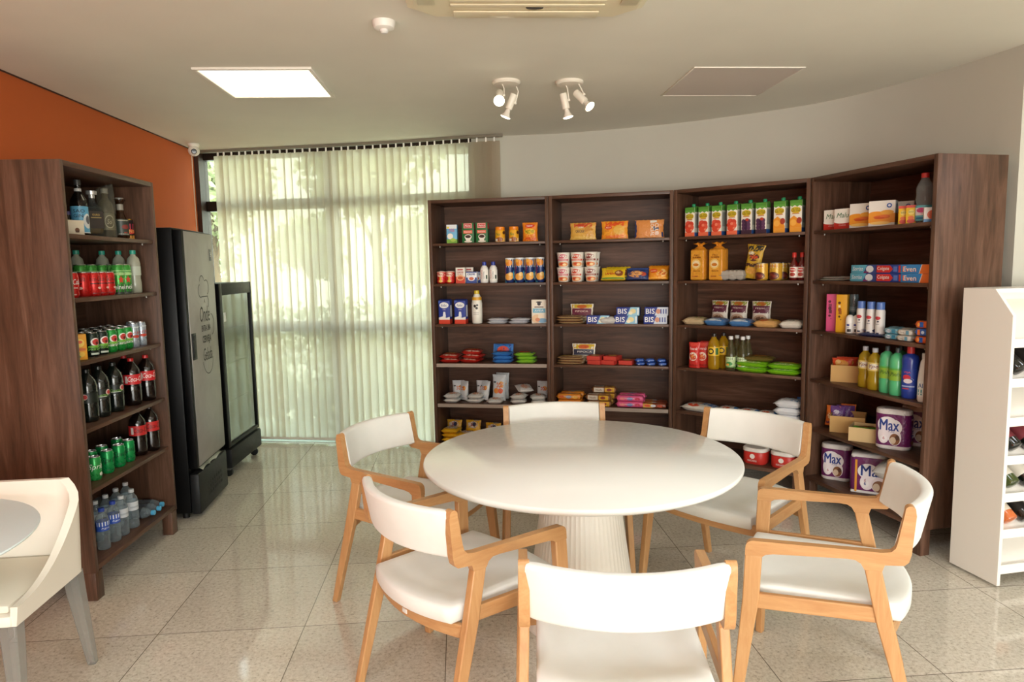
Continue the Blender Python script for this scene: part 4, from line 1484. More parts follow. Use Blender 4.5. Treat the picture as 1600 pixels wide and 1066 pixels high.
put(B2, 0, 'crackerB', 960.5, .06, 'bright orange cracker pack in the middle of the top shelf', 'cracker pack', None, yaw=-1, lean=-3)
put(B2, 0, 'crackerC', 1015, .05, 'navy and orange cracker pack with white sideways lettering', 'cracker pack', None, yaw=1, lean=-3)


def cup(name, c):
    r0, r1, h = .036, .050, .112
    b = MB(); b.lathe([(r0, 0), (r0 + .002, .004), (r1, h - .006)], plain('#eae4d8', .45), 28, cap1=False)

    def mp(a, q, o):
        t = radians(-90 + (a - .5) * 170); r = r0 + .002 + (r1 - r0 - .002) * q + o
        return (r * cos(t), r * sin(t), .004 + q * (h - .01))
    draw(b, mp, [('e', .45, .76, .30, .17, c), ('s', 'Cup', .45, .82, .3, .12, W_), ('r', .1, .42, .85, .56, c), ('t', 'NOODLES', .48, .49, .55, .09, '#f3ead8'), ('e', .5, .18, .34, .17, '#e2925a'), ('e', .44, .2, .14, .09, '#c9482c'), ('e', .6, .16, .12, .08, '#efd09a')])
    o = b.build(name, angle=.6)
    k = MB(); k.lathe([(r1, h - .006), (r1 + .0025, h - .005), (r1 + .0025, h - .001), (r1 - .002, h), (0, h - .0005)], plain('#dfd9cf', .35), 28, cap0=False); k.build('lid', o, angle=.6)
    return o


des('cupA', .1, lambda: cup('noodle_cup', '#d06a7a')); des('cupB', .1, lambda: cup('noodle_cup', '#d4553c')); des('cupC', .1, lambda: cup('noodle_cup', '#8a3a34'))
for r_, df in ((0, .03), (1, .145)):
    for t_ in (0, 1):
        for i, (k_, px) in enumerate((('cupA', 880), ('cupB', 901.5), ('cupC', 923.5))):
            put(B2, 1, k_, px + (r_ * (2.0 + i)) + .3, df, f'noodle cup, {ORD[i]} column from the divider, {["lower", "upper"][t_]} tier, {["front", "back"][r_]} row', 'noodle cup', 'noodle cups', z=t_ * .1125, yaw=rs.uniform(-8, 8))
des('yelpk', .045, lambda: pouch('yellow_noodle_pack', .185, .098, .045, '#e3bc22', [('r', .03, .78, .97, .97, '#c9b022'), ('t', 'Nissin', .34, .70, .28, .14, '#c9342a'), ('t', 'LAMEN', .36, .46, .4, .2, '#c23a22'), ('e', .76, .5, .18, .26, '#8a4a26'), ('e', .72, .56, .1, .12, '#e6c48a'), ('r', .04, .03, .96, .14, '#5a8a2c')], .2))
des('blupk', .05, lambda: pouch('blue_cake_pack', .170, .092, .05, '#27386a', [('e', .46, .42, .38, .30, '#c98a4e'), ('e', .5, .45, .26, .18, '#e3ab6c'), ('e', .8, .4, .12, .18, '#b5482c'), ('r', .05, .84, .95, .96, '#4a62a4')], 1.6))
des('orapk', .05, lambda: pouch('orange_cake_pack', .150, .102, .05, '#e5901e', [('e', .68, .46, .28, .30, '#eec27a'), ('e', .72, .44, .16, .2, '#c9642c'), ('e', .26, .62, .2, .16, '#d8451e'), ('t', 'Bauducco', .26, .62, .32, .12, '#f3dfb4'), ('r', .03, .03, .97, .14, '#f0ae3a')], 1.0))
put(B2, 1, 'yelpk', 958, .04, 'yellow noodle pack leaning in front, next to the noodle cups', 'noodle pack', 'yellow noodle packs', yaw=-3, lean=-24)
put(B2, 1, 'yelpk', 966, .13, 'yellow noodle pack standing behind the front yellow one', 'noodle pack', 'yellow noodle packs', yaw=2, lean=-16, z=.006)
put(B2, 1, 'blupk', 996, .04, 'navy cake pack leaning in front, between yellow and orange packs', 'cake pack', 'navy cake packs', yaw=-4, lean=-22)
put(B2, 1, 'blupk', 1004, .12, 'navy cake pack standing behind the front navy one', 'cake pack', 'navy cake packs', yaw=3, lean=-16)
put(B2, 1, 'orapk', 1034, .035, 'orange cake pack leaning in front at the shelf end', 'cake pack', 'orange cake packs', yaw=-5, lean=-20)
put(B2, 1, 'orapk', 1037, .12, 'orange cake pack standing behind the front orange one', 'cake pack', 'orange cake packs', yaw=0, lean=-14, z=.006)

des('pipoM', .035, lambda: pouch('popcorn_pack', .185, .14, .035, '#e0d8c8', [('r', .06, .76, .94, .97, '#cfae2c'), ('e', .5, .84, .22, .1, '#c9642c'), ('r', .06, .3, .94, .74, '#6a1d3a'), ('t', 'PIPOCA', .5, .58, .6, .1, '#e9d4c4'), ('e', .5, .14, .3, .12, '#e9d2a4')], .1, wb=.03))
des('pipoF', .13, lambda: flat_pack('popcorn_pack', .20, .14, .020, '#c9a878', [('r', .04, .02, .96, .30, '#b58a5c'), ('r', .1, .04, .9, .12, '#5a2a2c'), ('r', .04, .55, .96, .95, '#cfae2c'), ('r', .92, 0, .99, 1, '#e3ddd0')], 2.0, wb=.08))
des('pipoB', .035, lambda: pouch('popcorn_pack', .19, .14, .035, '#e6e0d2', [('r', .05, .70, .95, .97, '#d9b52a'), ('e', .5, .82, .24, .12, '#d0682c'), ('t', 'YOKI', .5, .82, .3, .1, '#c03a22'), ('r', .05, .36, .95, .68, '#1f2740'), ('t', 'PIPOCA', .55, .54, .66, .10, '#e6e2da'), ('e', .5, .16, .36, .16, '#e3d3b4')], .1, wb=.03))
put(B2, 2, 'pipoM', 909, .17, 'maroon and yellow popcorn pack standing behind the lying ones', 'popcorn pack', 'maroon popcorn packs', yaw=-1, lean=-8, z=.001)
pile(B2, 2, 'pipoF', 893, .03, 3, .020, '{o} popcorn pack of the pile in front of the maroon pack', 'popcorn pack', 'maroon popcorn packs', jit=3)


def bisbox(n, c, ops):
    return carton(n, .172, .075, .062, '#243a8c', ops, right=[('r', .1, .2, .9, .8, '#1d2f74')], top=[('r', .05, .1, .95, .9, '#3350a8')])


des('bis', .075, lambda: bisbox('wafer_box', 0, [('r', .0, .0, 1, .12, '#1d2f74'), ('p', [(.45, 0), (.62, 1), (1, 1), (1, 0)], '#8fc2d8'), ('t', 'BIS', .26, .52, .40, .62, '#f1f1f4'), ('e', .72, .52, .13, .3, '#e3d29a'), ('e', .62, .3, .09, .2, '#efe6c8'), ('r', .9, .1, .97, .9, '#dfe9ee')]))
des('bisw', .075, lambda: bisbox('wafer_box', 0, [('p', [(.42, 0), (.55, 1), (1, 1), (1, 0)], '#c9d2e0'), ('t', 'BIS', .24, .52, .38, .62, '#f1f1f4'), ('e', .58, .5, .10, .3, '#c9896a'), ('t', 'III', .80, .5, .26, .56, '#2c3f8c')]))
des('biswrap', .06, lambda: flat_pack('white_wafer_pack', .12, .10, .055, '#d6d3ce', [('r', .05, .02, .95, .5, '#c6c2be'), ('r', .3, .05, .6, .3, '#a6a2a4')], 2.6, wb=.05))
put(B2, 2, 'bis', 935, .04, 'single blue wafer box beside the popcorn packs', 'wafer box', 'blue wafer boxes', yaw=2)
put(B2, 2, 'biswrap', 951, .03, 'crinkled white wafer pack overlapping the single blue box', 'wafer pack', yaw=-3, z=0.0)
pile(B2, 2, 'bis', 980, .04, 2, .0625, '{o} blue wafer box of the middle pile', 'wafer box', 'blue wafer boxes', jit=2)
pile(B2, 2, 'bisw', 1026, .04, 2, .0625, '{o} blue wafer box of the pile at the shelf end', 'wafer box', 'blue wafer boxes', jit=2)

put(B2, 3, 'pipoB', 912, .17, 'white popcorn pack with dark blue band standing at the back', 'popcorn pack', 'white popcorn packs', yaw=-1, lean=-8, z=.001)
pile(B2, 3, 'pipoF', 894, .03, 3, .019, '{o} popcorn pack lying below the white popcorn pack', 'popcorn pack', 'white popcorn packs', jit=3)
des('redbox', .11, lambda: carton('red_chocolate_box', .105, .12, .032, '#b8352c', [('r', .04, .1, .96, .9, '#c9453a')], top=[('e', .5, .5, .3, .3, '#d8a03c'), ('t', 'Garoto', .5, .5, .5, .2, '#f0d28c')]))
pile(B2, 3, 'redbox', 930.5, .035, 2, .0325, '{o} red chocolate box in the pile nearest the popcorn', 'chocolate box', 'red chocolate boxes', yaw=-12, jit=3)
pile(B2, 3, 'redbox', 955.5, .035, 2, .0325, '{o} red chocolate box in the second red pile', 'chocolate box', 'red chocolate boxes', yaw=-18, jit=3)
put(B2, 3, 'redbox', 980, .05, 'single red chocolate box between the piles and the blue bars', 'chocolate box', 'red chocolate boxes', yaw=-10)
des('bluebar', .05, lambda: bar('blue_chocolate_bar', .062, .055, .026, '#2c4f9e', [('e', .5, .5, .36, .3, '#4f78c4'), ('r', .1, .1, .4, .3, '#c9d4ea')]))
for i, px in enumerate((1000, 1016, 1034)):
    pile(B2, 3, 'bluebar', px, .04, 2, .026, '{o} blue wrapped chocolate, ' + ORD[i] + ' stack after the red boxes', 'chocolate bar', 'blue wrapped chocolates', jit=4)
    put(B2, 3, 'bluebar', px + 3, .12, 'blue wrapped chocolate at the back of the ' + ORD[i] + ' stack', 'chocolate bar', 'blue wrapped chocolates', z=.0, yaw=-8)

des('waferO', .07, lambda: bar('orange_biscuit_packet', .185, .075, .046, '#d9862a', [('e', .5, .5, .14, .34, '#7a92c0'), ('e', .18, .5, .14, .3, '#c9602c'), ('e', .82, .5, .14, .3, '#e8b85a'), ('t', 'TRAKINAS', .5, .55, .5, .3, '#f0e2c4')]))
des('waferB', .07, lambda: bar('brown_biscuit_packet', .185, .075, .046, '#8a5a34', [('r', .02, .0, .5, 1, '#cfc6b8'), ('r', .55, 0, 1, 1, '#d0a02a'), ('t', 'Nesfit', .26, .5, .3, .4, '#6a4a34'), ('e', .75, .5, .12, .34, '#8a3c22')]))
des('waferP', .07, lambda: bar('pink_biscuit_packet', .20, .075, .046, '#d95a8a', [('e', .5, .5, .13, .34, '#4a6fb4'), ('t', 'TRAKINAS', .5, .55, .5, .3, '#f3dde4'), ('e', .18, .5, .12, .3, '#e4868a'), ('e', .82, .5, .12, .3, '#c93c5a')]))
des('waferM', .07, lambda: bar('mixed_biscuit_packet', .185, .075, .040, '#7a3c26', [('r', .0, .0, .45, 1, '#cfa24a'), ('e', .2, .5, .14, .36, '#d5603c'), ('e', .48, .5, .12, .34, '#d9dce4'), ('e', .78, .5, .13, .3, '#b5482c')]))
pile(B2, 4, 'waferO', 890, .03, 2, .046, '{o} orange biscuit packet in the front pile by the divider', 'biscuit packet', 'orange biscuit packets', jit=3)
pile(B2, 4, 'waferO', 893, .12, 2, .046, '{o} orange biscuit packet in the pile just behind', 'biscuit packet', 'orange biscuit packets', jit=3)
pile(B2, 4, 'waferB', 936, .03, 2, .046, '{o} brown and yellow biscuit packet of the front pile', 'biscuit packet', 'brown biscuit packets', jit=4)
pile(B2, 4, 'waferB', 943, .12, 3, .046, '{o} brown and yellow biscuit packet of the back pile', 'biscuit packet', 'brown biscuit packets', jit=4)
pile(B2, 4, 'waferP', 984, .03, 2, .046, '{o} pink biscuit packet of the front pile', 'biscuit packet', 'pink biscuit packets', jit=3)
pile(B2, 4, 'waferP', 988, .12, 2, .046, '{o} pink biscuit packet of the back pile', 'biscuit packet', 'pink biscuit packets', jit=3)
put(B2, 4, 'waferM', 1025, .03, 'brown and red biscuit packet lying in front at the shelf end', 'biscuit packet', 'mixed biscuit packets', yaw=-3)
put(B2, 4, 'waferM', 1027, .12, 'brown and red biscuit packet lying behind another at the shelf end', 'biscuit packet', 'mixed biscuit packets', yaw=2)
# ================================================================== bookcase with the juice cartons
def juice(c_fruit, kind):
    ops = [('r', 0, .0, 1, .14, {'s': '#e8704e', 'g': '#3a2436', 'm': '#e59a34'}[kind]), ('r', 0, .84, 1, 1, '#4f8f35'), ('p', [(0, .84), (.2, .80), (.4, .85), (.6, .79), (.8, .84), (1, .80), (1, .9), (0, .9)], '#5fa03f'),
           ('e', .5, .69, .42, .10, '#d9b92c'), ('t', 'DEL VALLE', .5, .73, .72, .05, '#3f6a24'), ('t', 'NECTAR', .5, .665, .72, .06, '#5a4a1e'), ('r', .2, .565, .8, .60, '#c98d5a')]
    if kind == 's':
        ops += [('e', .36, .44, .30, .10, '#d9513c'), ('e', .66, .42, .28, .10, '#cf4330'), ('e', .30, .33, .28, .10, '#c93c28'), ('e', .66, .31, .32, .11, '#de5a42'), ('e', .45, .22, .36, .10, '#d8492f'), ('e', .5, .37, .14, .05, '#ea8468'), ('e', .72, .22, .12, .04, '#ea8468')]
    elif kind == 'g':
        ops += [('e', .25 + .25 * (i % 3), .20 + .11 * (i // 3), .17, .075, ['#4a2a4c', '#5d3a5c', '#3a2040'][(i * 2) % 3]) for i in range(9)] + [('e', .6, .47, .16, .05, '#b5402c')]
    else:
        ops += [('p', [(.0, .14), (.0, .42), (.35, .52), (.75, .40), (1, .2), (1, .14)], '#e5942c'), ('e', .80, .36, .22, .10, '#a8402c'), ('e', .3, .3, .26, .1, '#efae4a')]
    return carton('juice_carton', .075, .068, .205, '#ece7da', ops, right=[('r', 0, .0, 1, .14, '#27508f'), ('r', 0, .14, 1, .84, '#b9b6ac'), ('r', .15, .3, .85, .78, '#85857f'), ('r', 0, .84, 1, 1, '#46812f')], gable=.009, top=[('r', 0, 0, 1, 1, '#4f8f35')], cap=(.0135, .020, '#1f8a5a', .012))


for k_ in 'sgm':
    des('juice' + k_, .068, lambda k_=k_: juice(None, k_))
row(B3, 0, 'juices', [1081.5, 1102.5, 1123, 1147], .03, '{o} strawberry juice carton from the left on the top shelf', 'juice carton', 'strawberry juice cartons', [-6, -5, -5, -4])
row(B3, 0, 'juiceg', [1169.5, 1192], .03, '{o} dark grape juice carton from the left on the top shelf', 'juice carton', 'grape juice cartons', [-5, -4])
row(B3, 0, 'juicem', [1220.5, 1246], .03, '{o} orange mango juice carton from the left on the top shelf', 'juice carton', 'mango juice cartons', [-3, -2])


def loaf():
    M = film('#d28a2a', .25)
    b = MB(); w, d, h = .105, .10, .225
    b.box(-w / 2, w / 2, -d / 2, d / 2, 0, h, M, .014)
    draw(b, lambda a, q, o: (-w / 2 + a * w, -d / 2 - o, q * h), [('r', .06, .04, .94, .94, '#dc9a34'), ('e', .45, .52, .34, .16, '#e8c06a'), ('e', .45, .52, .26, .11, '#efdcae'), ('t', 'PAO', .5, .80, .4, .06, '#8a4a1a'), ('t', 'DE FORMA', .5, .73, .6, .05, '#8a4a1a'), ('t', 'BRIOCHE', .5, .30, .5, .04, '#8a4a1a'), ('r', .2, .12, .6, .15, '#a8602a'), ('e', .45, .50, .2, .05, '#c97a2a')], film, .3)
    vs = []; fs = []; n = 24
    prof = [(.050, h - .006, 1), (.034, h + .010, 1), (.016, h + .020, .9), (.020, h + .028, 1), (.052, h + .042, 1)]
    for i, (r, z, f) in enumerate(prof):
        for k in range(n):
            t = 2 * pi * k / n
            rr = r * (1 + (.16 * sin(5 * t) + .10 * sin(9 * t + 1)) * (i > 1))
            vs.append((rr * cos(t), rr * sin(t) * .75, z + (.006 * sin(7 * t) if i == 4 else 0)))
    for i in range(len(prof) - 1):
        for k in range(n):
            k2 = (k + 1) % n
            fs.append((i * n + k, i * n + k2, (i + 1) * n + k2, (i + 1) * n + k))
    o = b.build('bread_loaf_bag', angle=.8)
    t_ = MB(); t_.add(vs, fs, film('#d98f2c', .25)); t_.build('twisted_bag_top', o, angle=1.2)
    return o


des('loaf', .10, loaf)
put(B3, 1, 'loaf', 1093, .04, 'orange bagged bread loaf nearer the bookcase side', 'bread loaf', 'bagged bread loaves', yaw=-4)
put(B3, 1, 'loaf', 1122, .035, 'orange bagged bread loaf leaning beside the egg carton', 'bread loaf', 'bagged bread loaves', yaw=-6)


def eggs():
    b = MB(); M = plain('#a8a196', .9); w, d, h = .165, .12, .075

    def lid(a, q):
        u, v = 2 * a - 1, 2 * q - 1
        e = max(abs(u) ** 8, abs(v) ** 8)
        bump = .006 * (sin(a * pi * 6) ** 2) * (sin(q * pi * 4) ** 2)
        s_ = 1 - .10 * (1 - min(1, e * 1.0)) * 0
        return (u * w / 2, v * d / 2, h * .48 + h * .47 * (1 - e) ** .5 * .9 + bump * (1 - e))
    b.grid(lid, 36, 24, M)

    def base(a, q):
        u, v = 2 * a - 1, 2 * q - 1
        e = max(abs(u) ** 10, abs(v) ** 10)
        return (u * w / 2 * .98, v * d / 2 * .98, h * .48 - h * .48 * (1 - e) ** .5 * (.72 + .28 * abs(sin(a * pi * 3)) * abs(sin(q * pi * 2)) ** .5))
    b.grid(base, 36, 24, M, flip=True)
    draw(b, lambda a, q, o: (-w / 2 * .55 + a * w * .55, -d / 2 + .004 + q * .022, h * .58 + q * .022 + o + .004), [('t', 'OVOS', .5, .5, .9, .7, '#857e74')])
    o = b.build('egg_carton', angle=1.2)
    k = MB(); k.box(-w / 2 - .004, w / 2 + .004, -d / 2 - .004, d / 2 + .004, h * .45, h * .51, M, .002); k.box(-.014, .014, -d / 2 - .008, -d / 2 - .002, h * .36, h * .58, M, .002); k.build('rim', o)
    return o


des('eggs', .12, eggs)
put(B3, 1, 'eggs', 1147, .03, 'grey pulp egg carton between the bread loaves and the tins', 'egg carton', yaw=4)
des('chipbag', .05, lambda: pouch('snack_bag', .115, .235, .055, '#c9a02c', [('r', .06, .80, .94, .98, '#3a3a34'), ('e', .5, .62, .36, .12, '#6a3a2c'), ('e', .5, .63, .26, .06, '#c9432c'), ('e', .3, .74, .2, .05, '#d9d0b8'), ('r', .08, .34, .92, .44, '#4a2a24'), ('e', .5, .22, .34, .1, '#d9a04a')], 1.4, wb=.14, flare=.15))
put(B3, 1, 'chipbag', 1177, .09, 'crinkled yellow and dark snack bag leaning behind the tins', 'snack bag', yaw=-4, lean=-6, roll=7)
des('beantin', .082, lambda: tin('bean_tin', .041, .118, '#cfa33a', [('r', 0, .70, 1, .92, '#d6c9b4'), ('t', 'FEIJOADA', .45, .80, .5, .1, '#c0361f'), ('e', .45, .26, .34, .22, '#5a1f14'), ('e', .36, .32, .12, .08, '#7a2f1c'), ('e', .56, .24, .12, .08, '#86382a'), ('r', .78, .1, 1, .92, '#c9962c')]))
row(B3, 1, 'beantin', [1191, 1212.5], .035, '{o} bean tin from the left in front of the snack bag', 'tin', 'bean tins', [-8, -4])
put(B3, 1, 'beantin', 1222, .13, 'bean tin showing behind the second front tin', 'tin', 'bean tins', yaw=30)
put(B3, 1, 'beantin', 1232, .20, 'bean tin furthest back beside the red sauce bottles', 'tin', 'bean tins', yaw=50)
des('sauce', .056, lambda: bottle('sauce_bottle', [(.024, 0), (.028, .005), (.028, .095), (.024, .112), (.0125, .135), (.011, .158)], plain('#5e0f0c', .15, 0, .4), (.0135, .150, .182, '#c22a22'), (.018, .088, .0285, '#e6ddd2'), [('e', .5, .72, .3, .2, '#c0281f'), ('e', .5, .3, .24, .18, '#a8382a'), ('t', 'PIMENTA', .5, .74, .5, .12, W_)], collar=None))
row(B3, 1, 'sauce', [1240.5, 1255], .04, '{o} dark red sauce bottle with red cap, from the left', 'bottle', 'red sauce bottles', [-6, -4])

des('beanpouch', .05, lambda: pouch('bean_pouch', .135, .165, .055, '#cfc8bc', [('r', .05, .80, .95, .97, '#8f9a3a'), ('e', .5, .88, .26, .09, '#b5702c'), ('t', 'YOKI', .5, .88, .3, .07, '#a83a1e'), ('r', .05, .48, .95, .80, '#5a1f36'), ('t', 'FEIJAO', .5, .68, .6, .08, '#e0d0c8'), ('e', .5, .24, .36, .18, '#b59a84'), ('e', .5, .24, .24, .1, '#6a4a36')], .8, wb=.05))
row(B3, 2, 'beanpouch', [1124, 1153.5, 1189], .20, '{o} maroon bean pouch standing at the back, from the left', 'pouch', 'maroon bean pouches', [-8, -4, 2], lean=-6)


def grain(nm, base, ops, k, w=.20):
    return flat_pack(nm, w, .15, .052, base, ops, k, wb=.10)


des('riceA', .15, lambda: grain('grain_bag', '#cdb48e', [('r', .55, .05, .95, .95, '#6a8a3c'), ('e', .3, .25, .2, .2, '#d9c6a4')], .2, .165))
des('riceB', .15, lambda: grain('rice_bag', '#4a7ab0', [('r', .08, .3, .92, .95, '#8a5a5c'), ('e', .5, .14, .3, .10, '#c9d4dc'), ('r', .1, .03, .9, .08, '#d9dde0')], .9, .150))
des('riceC', .15, lambda: grain('corn_bag', '#d9a86a', [('r', .1, .5, .95, .95, '#d9801e'), ('e', .4, .2, .2, .12, '#c9602c'), ('e', .75, .5, .2, .3, '#e3b13c')], 1.7, .160))
des('riceD', .15, lambda: grain('flour_bag', '#e3ddd0', [('e', .5, .3, .12, .08, '#8a8478'), ('r', .7, .5, .95, .9, '#d0cabc')], 2.4, .150))
put(B3, 2, 'riceA', 1088, .03, 'beige grain bag with green end lying on the bean shelf', 'grain bag', yaw=4)
put(B3, 2, 'riceB', 1121, .025, 'blue edged rice bag lying under the first bean pouch', 'rice bag', 'blue edged rice bags', yaw=-3)
put(B3, 2, 'riceB', 1159, .025, 'blue edged rice bag lying under the second bean pouch', 'rice bag', 'blue edged rice bags', yaw=3)
put(B3, 2, 'riceC', 1200, .025, 'orange and beige corn bag lying under the third bean pouch', 'corn bag', yaw=-2)
put(B3, 2, 'riceD', 1239, .03, 'plain white flour bag lying at the shelf end', 'flour bag', yaw=2)

des('redpouch', .055, lambda: pouch('red_sauce_pouch', .085, .185, .06, '#c9302a', [('r', .04, .86, .96, .97, '#d9483c'), ('s', 'Pomarola', .5, .76, .7, .1, W_), ('e', .5, .45, .38, .17, '#e6d6c4'), ('e', .5, .43, .3, .12, '#c9502c'), ('e', .46, .46, .12, .05, '#e0904a'), ('r', .08, .06, .92, .14, '#a8241f')], .6, wb=.04))
put(B3, 3, 'redpouch', 1085, .03, 'red sauce pouch in front at the left of its shelf', 'pouch', 'red sauce pouches', yaw=-2)
put(B3, 3, 'redpouch', 1098.5, .07, 'red sauce pouch standing beside the oil bottles', 'pouch', 'red sauce pouches', yaw=6)
put(B3, 3, 'redpouch', 1103, .15, 'red sauce pouch at the back behind the other two', 'pouch', 'red sauce pouches', yaw=4)
M_OIL = clear('#e0b43a', .55, .08, None, '#c9a020')
OILP = [(.034, 0), (.040, .008), (.041, .05), (.038, .075), (.041, .10), (.041, .165), (.034, .20), (.018, .222), (.014, .238)]
des('oil', .082, lambda: bottle('cooking_oil_bottle', OILP, M_OIL, (.017, .234, .256, '#2a2420'), (.10, .162, .0415, '#dfb52a'), [('e', .45, .5, .2, .34, '#2a2a22'), ('e', .45, .5, .13, .2, '#e8c43a'), ('r', .75, .1, .95, .9, '#3a6a34')]))
put(B3, 3, 'oil', 1115, .025, 'yellow cooking oil bottle standing in front next to the red pouches', 'bottle', 'cooking oil bottles', yaw=-90 + 90)
put(B3, 3, 'oil', 1130, .10, 'yellow cooking oil bottle behind the front one', 'bottle', 'cooking oil bottles', yaw=10)
M_VIN = clear('#e0d8a8', .68, .06, None, '#6a6648')
VINP = [(.030, 0), (.034, .006), (.034, .105), (.031, .13), (.020, .175), (.0135, .205), (.0125, .225)]
des('vin', .068, lambda: bottle('vinegar_bottle', VINP, M_VIN, (.0155, .220, .243, '#dcdcd8'), (.022, .098, .0345, '#b9cf9a'), [('r', 0, .72, 1, .95, '#e4ead6'), ('r', 0, .0, 1, .12, '#4f8a3a'), ('e', .5, .36, .26, .18, '#3f8a44'), ('t', 'VINAGRE', .5, .82, .6, .13, '#2f6a34'), ('e', .4, .28, .12, .1, '#d8a03c')]))
for i, (px, df) in enumerate(((1141.5, .03), (1151, .12), (1160, .04), (1168, .12))):
    put(B3, 3, 'vin', px, df, f'{ORD[i]} tall vinegar bottle from the left, in the {["front", "back"][i % 2]} row', 'bottle', 'vinegar bottles', yaw=rs.uniform(-8, 8))
des('greenpk', .13, lambda: flat_pack('green_pasta_pack', .215, .14, .038, '#7ec01f', [('e', .5, .14, .3, .10, '#cfe09a'), ('t', 'Adria', .5, .16, .4, .12, '#2f7a24'), ('e', .6, .6, .3, .25, '#d9b04a'), ('r', .04, .02, .96, .06, '#5a9a1c')], 1.2, wb=.10))
pile(B3, 3, 'greenpk', 1178, .025, 2, .038, '{o} lime green pasta pack of the pile beside the vinegar', 'pasta pack', 'green pasta packs', jit=4)
des('darkpk', .12, lambda: flat_pack('brown_pasta_pack', .20, .12, .034, '#6a5a2a', [('r', .05, .3, .95, .95, '#4f7a2a'), ('e', .5, .5, .3, .3, '#b5702c')], 1.9, wb=.12))
put(B3, 3, 'darkpk', 1187, .045, 'dark green and brown pasta pack on top of the pile beside the vinegar', 'pasta pack', z=.077, yaw=6)
pile(B3, 3, 'greenpk', 1226, .03, 2, .038, '{o} lime green pasta pack of the pile at the shelf end', 'pasta pack', 'green pasta packs', jit=4)

des('sugarA', .16, lambda: grain('coloured_flour_bag', '#d6d2c8', [('r', .0, .2, .22, .95, '#3f7ab4'), ('r', .22, .4, .6, .95, '#c97a3c'), ('r', .6, .3, .98, .95, '#3a6aa8'), ('e', .4, .16, .2, .12, '#c9482c')], .5, .24))
des('sugarB', .16, lambda: grain('sugar_bag', '#e6e4e0', [('r', .2, .4, .8, .95, '#7a5a6a'), ('e', .5, .25, .2, .16, '#c9603c'), ('r', .82, .3, .98, .95, '#3a78b4')], 1.5, .135))
des('sugarW', .15, lambda: grain('white_sugar_bag', '#e4e6ea', [('r', .55, .2, .95, .9, '#3f7fc0'), ('e', .3, .3, .15, .14, '#d9d9de')], 2.2, .17))
put(B3, 4, 'sugarA', 1094, .03, 'blue and orange printed flour bag lying alone by the divider', 'flour bag', yaw=-3)
for i, px in enumerate((1137, 1170, 1199)):
    put(B3, 4, 'sugarB', px, .03, f'{ORD[i]} sugar bag seen over the chair back, from the left', 'sugar bag', 'sugar bags behind the chair', yaw=rs.uniform(-6, 6))
pile(B3, 4, 'sugarW', 1234, .03, 3, .050, '{o} white and blue sugar bag of the pile at the shelf end', 'sugar bag', 'white sugar bags', jit=4)
des('bluesach', .03, lambda: pouch('blue_sachet', .07, .14, .03, '#2f6ab0', [('r', .1, .4, .9, .6, '#8ab4d8')], .2))
put(B3, 4, 'bluesach', 1252, .24, 'blue sachet standing upright behind the sugar pile', 'sachet', lean=-6)

pile(B3, 5, 'sugarB', 1084, .03, 2, .050, '{o} flour bag on the bottom shelf by the divider', 'flour bag', 'bottom shelf flour bags', jit=3)


def redtub():
    w, d, h = .160, .15, .115
    b = MB(); M = plain('#c8332b', .4)
    def ol(ins):
        pts = []
        for cx, cy, a0 in ((1, 1, 0), (-1, 1, 90), (-1, -1, 180), (1, -1, 270)):
            pts += [(cx * (w / 2 - .05) + (.05 - ins) * cos(radians(a0 + 15 * i)), cy * (d / 2 - .05) + (.05 - ins) * sin(radians(a0 + 15 * i))) for i in range(7)]
        return pts
    rounded_pad(b, ol, [(.006, 0), (0, .008), (0, .085), (.002, .088)], M)
    draw(b, lambda a, q, o: (-w / 2 + .05 + a * (w - .10), -d / 2 - o, q * .085), [('t', 'MARGARINA', .5, .30, 1.1, .16, '#f0dcd4'), ('e', .5, .66, .3, .2, '#f0e8e0')])
    o = b.build('red_tub', angle=.7)
    k = MB(); rounded_pad(k, ol, [(.001, .086), (-.004, .090), (-.004, .108), (.002, .114)], plain('#ece6de', .4)); k.build('lid', o, angle=.7)
    return o


des('redtub', .15, redtub)
row(B3, 5, 'redtub', [1182, 1226], .03, '{o} red tub with white lid on the bottom shelf, under the chair back', 'tub', 'red tubs', [-4, -2])

# ================================================================== bookcase of household goods
des('malu', .07, lambda: carton('white_red_box', .105, .07, .125, '#efebe2', [('r', 0, 0, 1, .36, '#b8281f'), ('e', .5, .38, .52, .10, '#efebe2'), ('s', 'Malu', .5, .68, .72, .24, '#2f6a3a'), ('t', 'COADOR', .5, .20, .4, .06, '#e0b8ac')], left=[('r', 0, 0, 1, .36, '#a0221a')], right=[('r', 0, 0, 1, .36, '#a0221a'), ('r', .2, .5, .8, .56, '#a0221a'), ('r', .2, .64, .8, .7, '#5a6a5c')]))
row(B4, 0, 'malu', [1298, 1321], .05, '{o} white and red box on the top shelf, counted from the divider', 'box', 'white and red boxes', [26, 24])
des('orabox', .085, lambda: carton('white_orange_box', .135, .085, .145, '#ece8e0', [('r', 0, .14, 1, .5, '#e59426'), ('e', .3, .5, .3, .09, '#e59426'), ('e', .7, .54, .26, .09, '#e8a63c'), ('e', .45, .13, .4, .06, '#f0c46a'), ('e', .5, .36, .32, .07, '#d9641f'), ('e', .42, .33, .2, .05, '#c9501c'), ('e', .62, .40, .2, .05, '#dd7030'), ('e', .78, .80, .10, .09, '#2f5fa8'), ('e', .78, .80, .05, .045, '#e8e8ee')], right=[('r', 0, .14, 1, .5, '#dd8a1e'), ('e', .5, .8, .18, .09, '#2f5fa8')], left=[('r', 0, .14, 1, .5, '#dd8a1e'), ('e', .5, .8, .18, .09, '#2f5fa8')]))
put(B4, 0, 'orabox', 1350, .06, 'white and orange box beside the white and red boxes', 'box', 'white and orange boxes', yaw=30)
put(B4, 0, 'orabox', 1380, .045, 'white and orange box in the middle with a side showing', 'box', 'white and orange boxes', yaw=38)
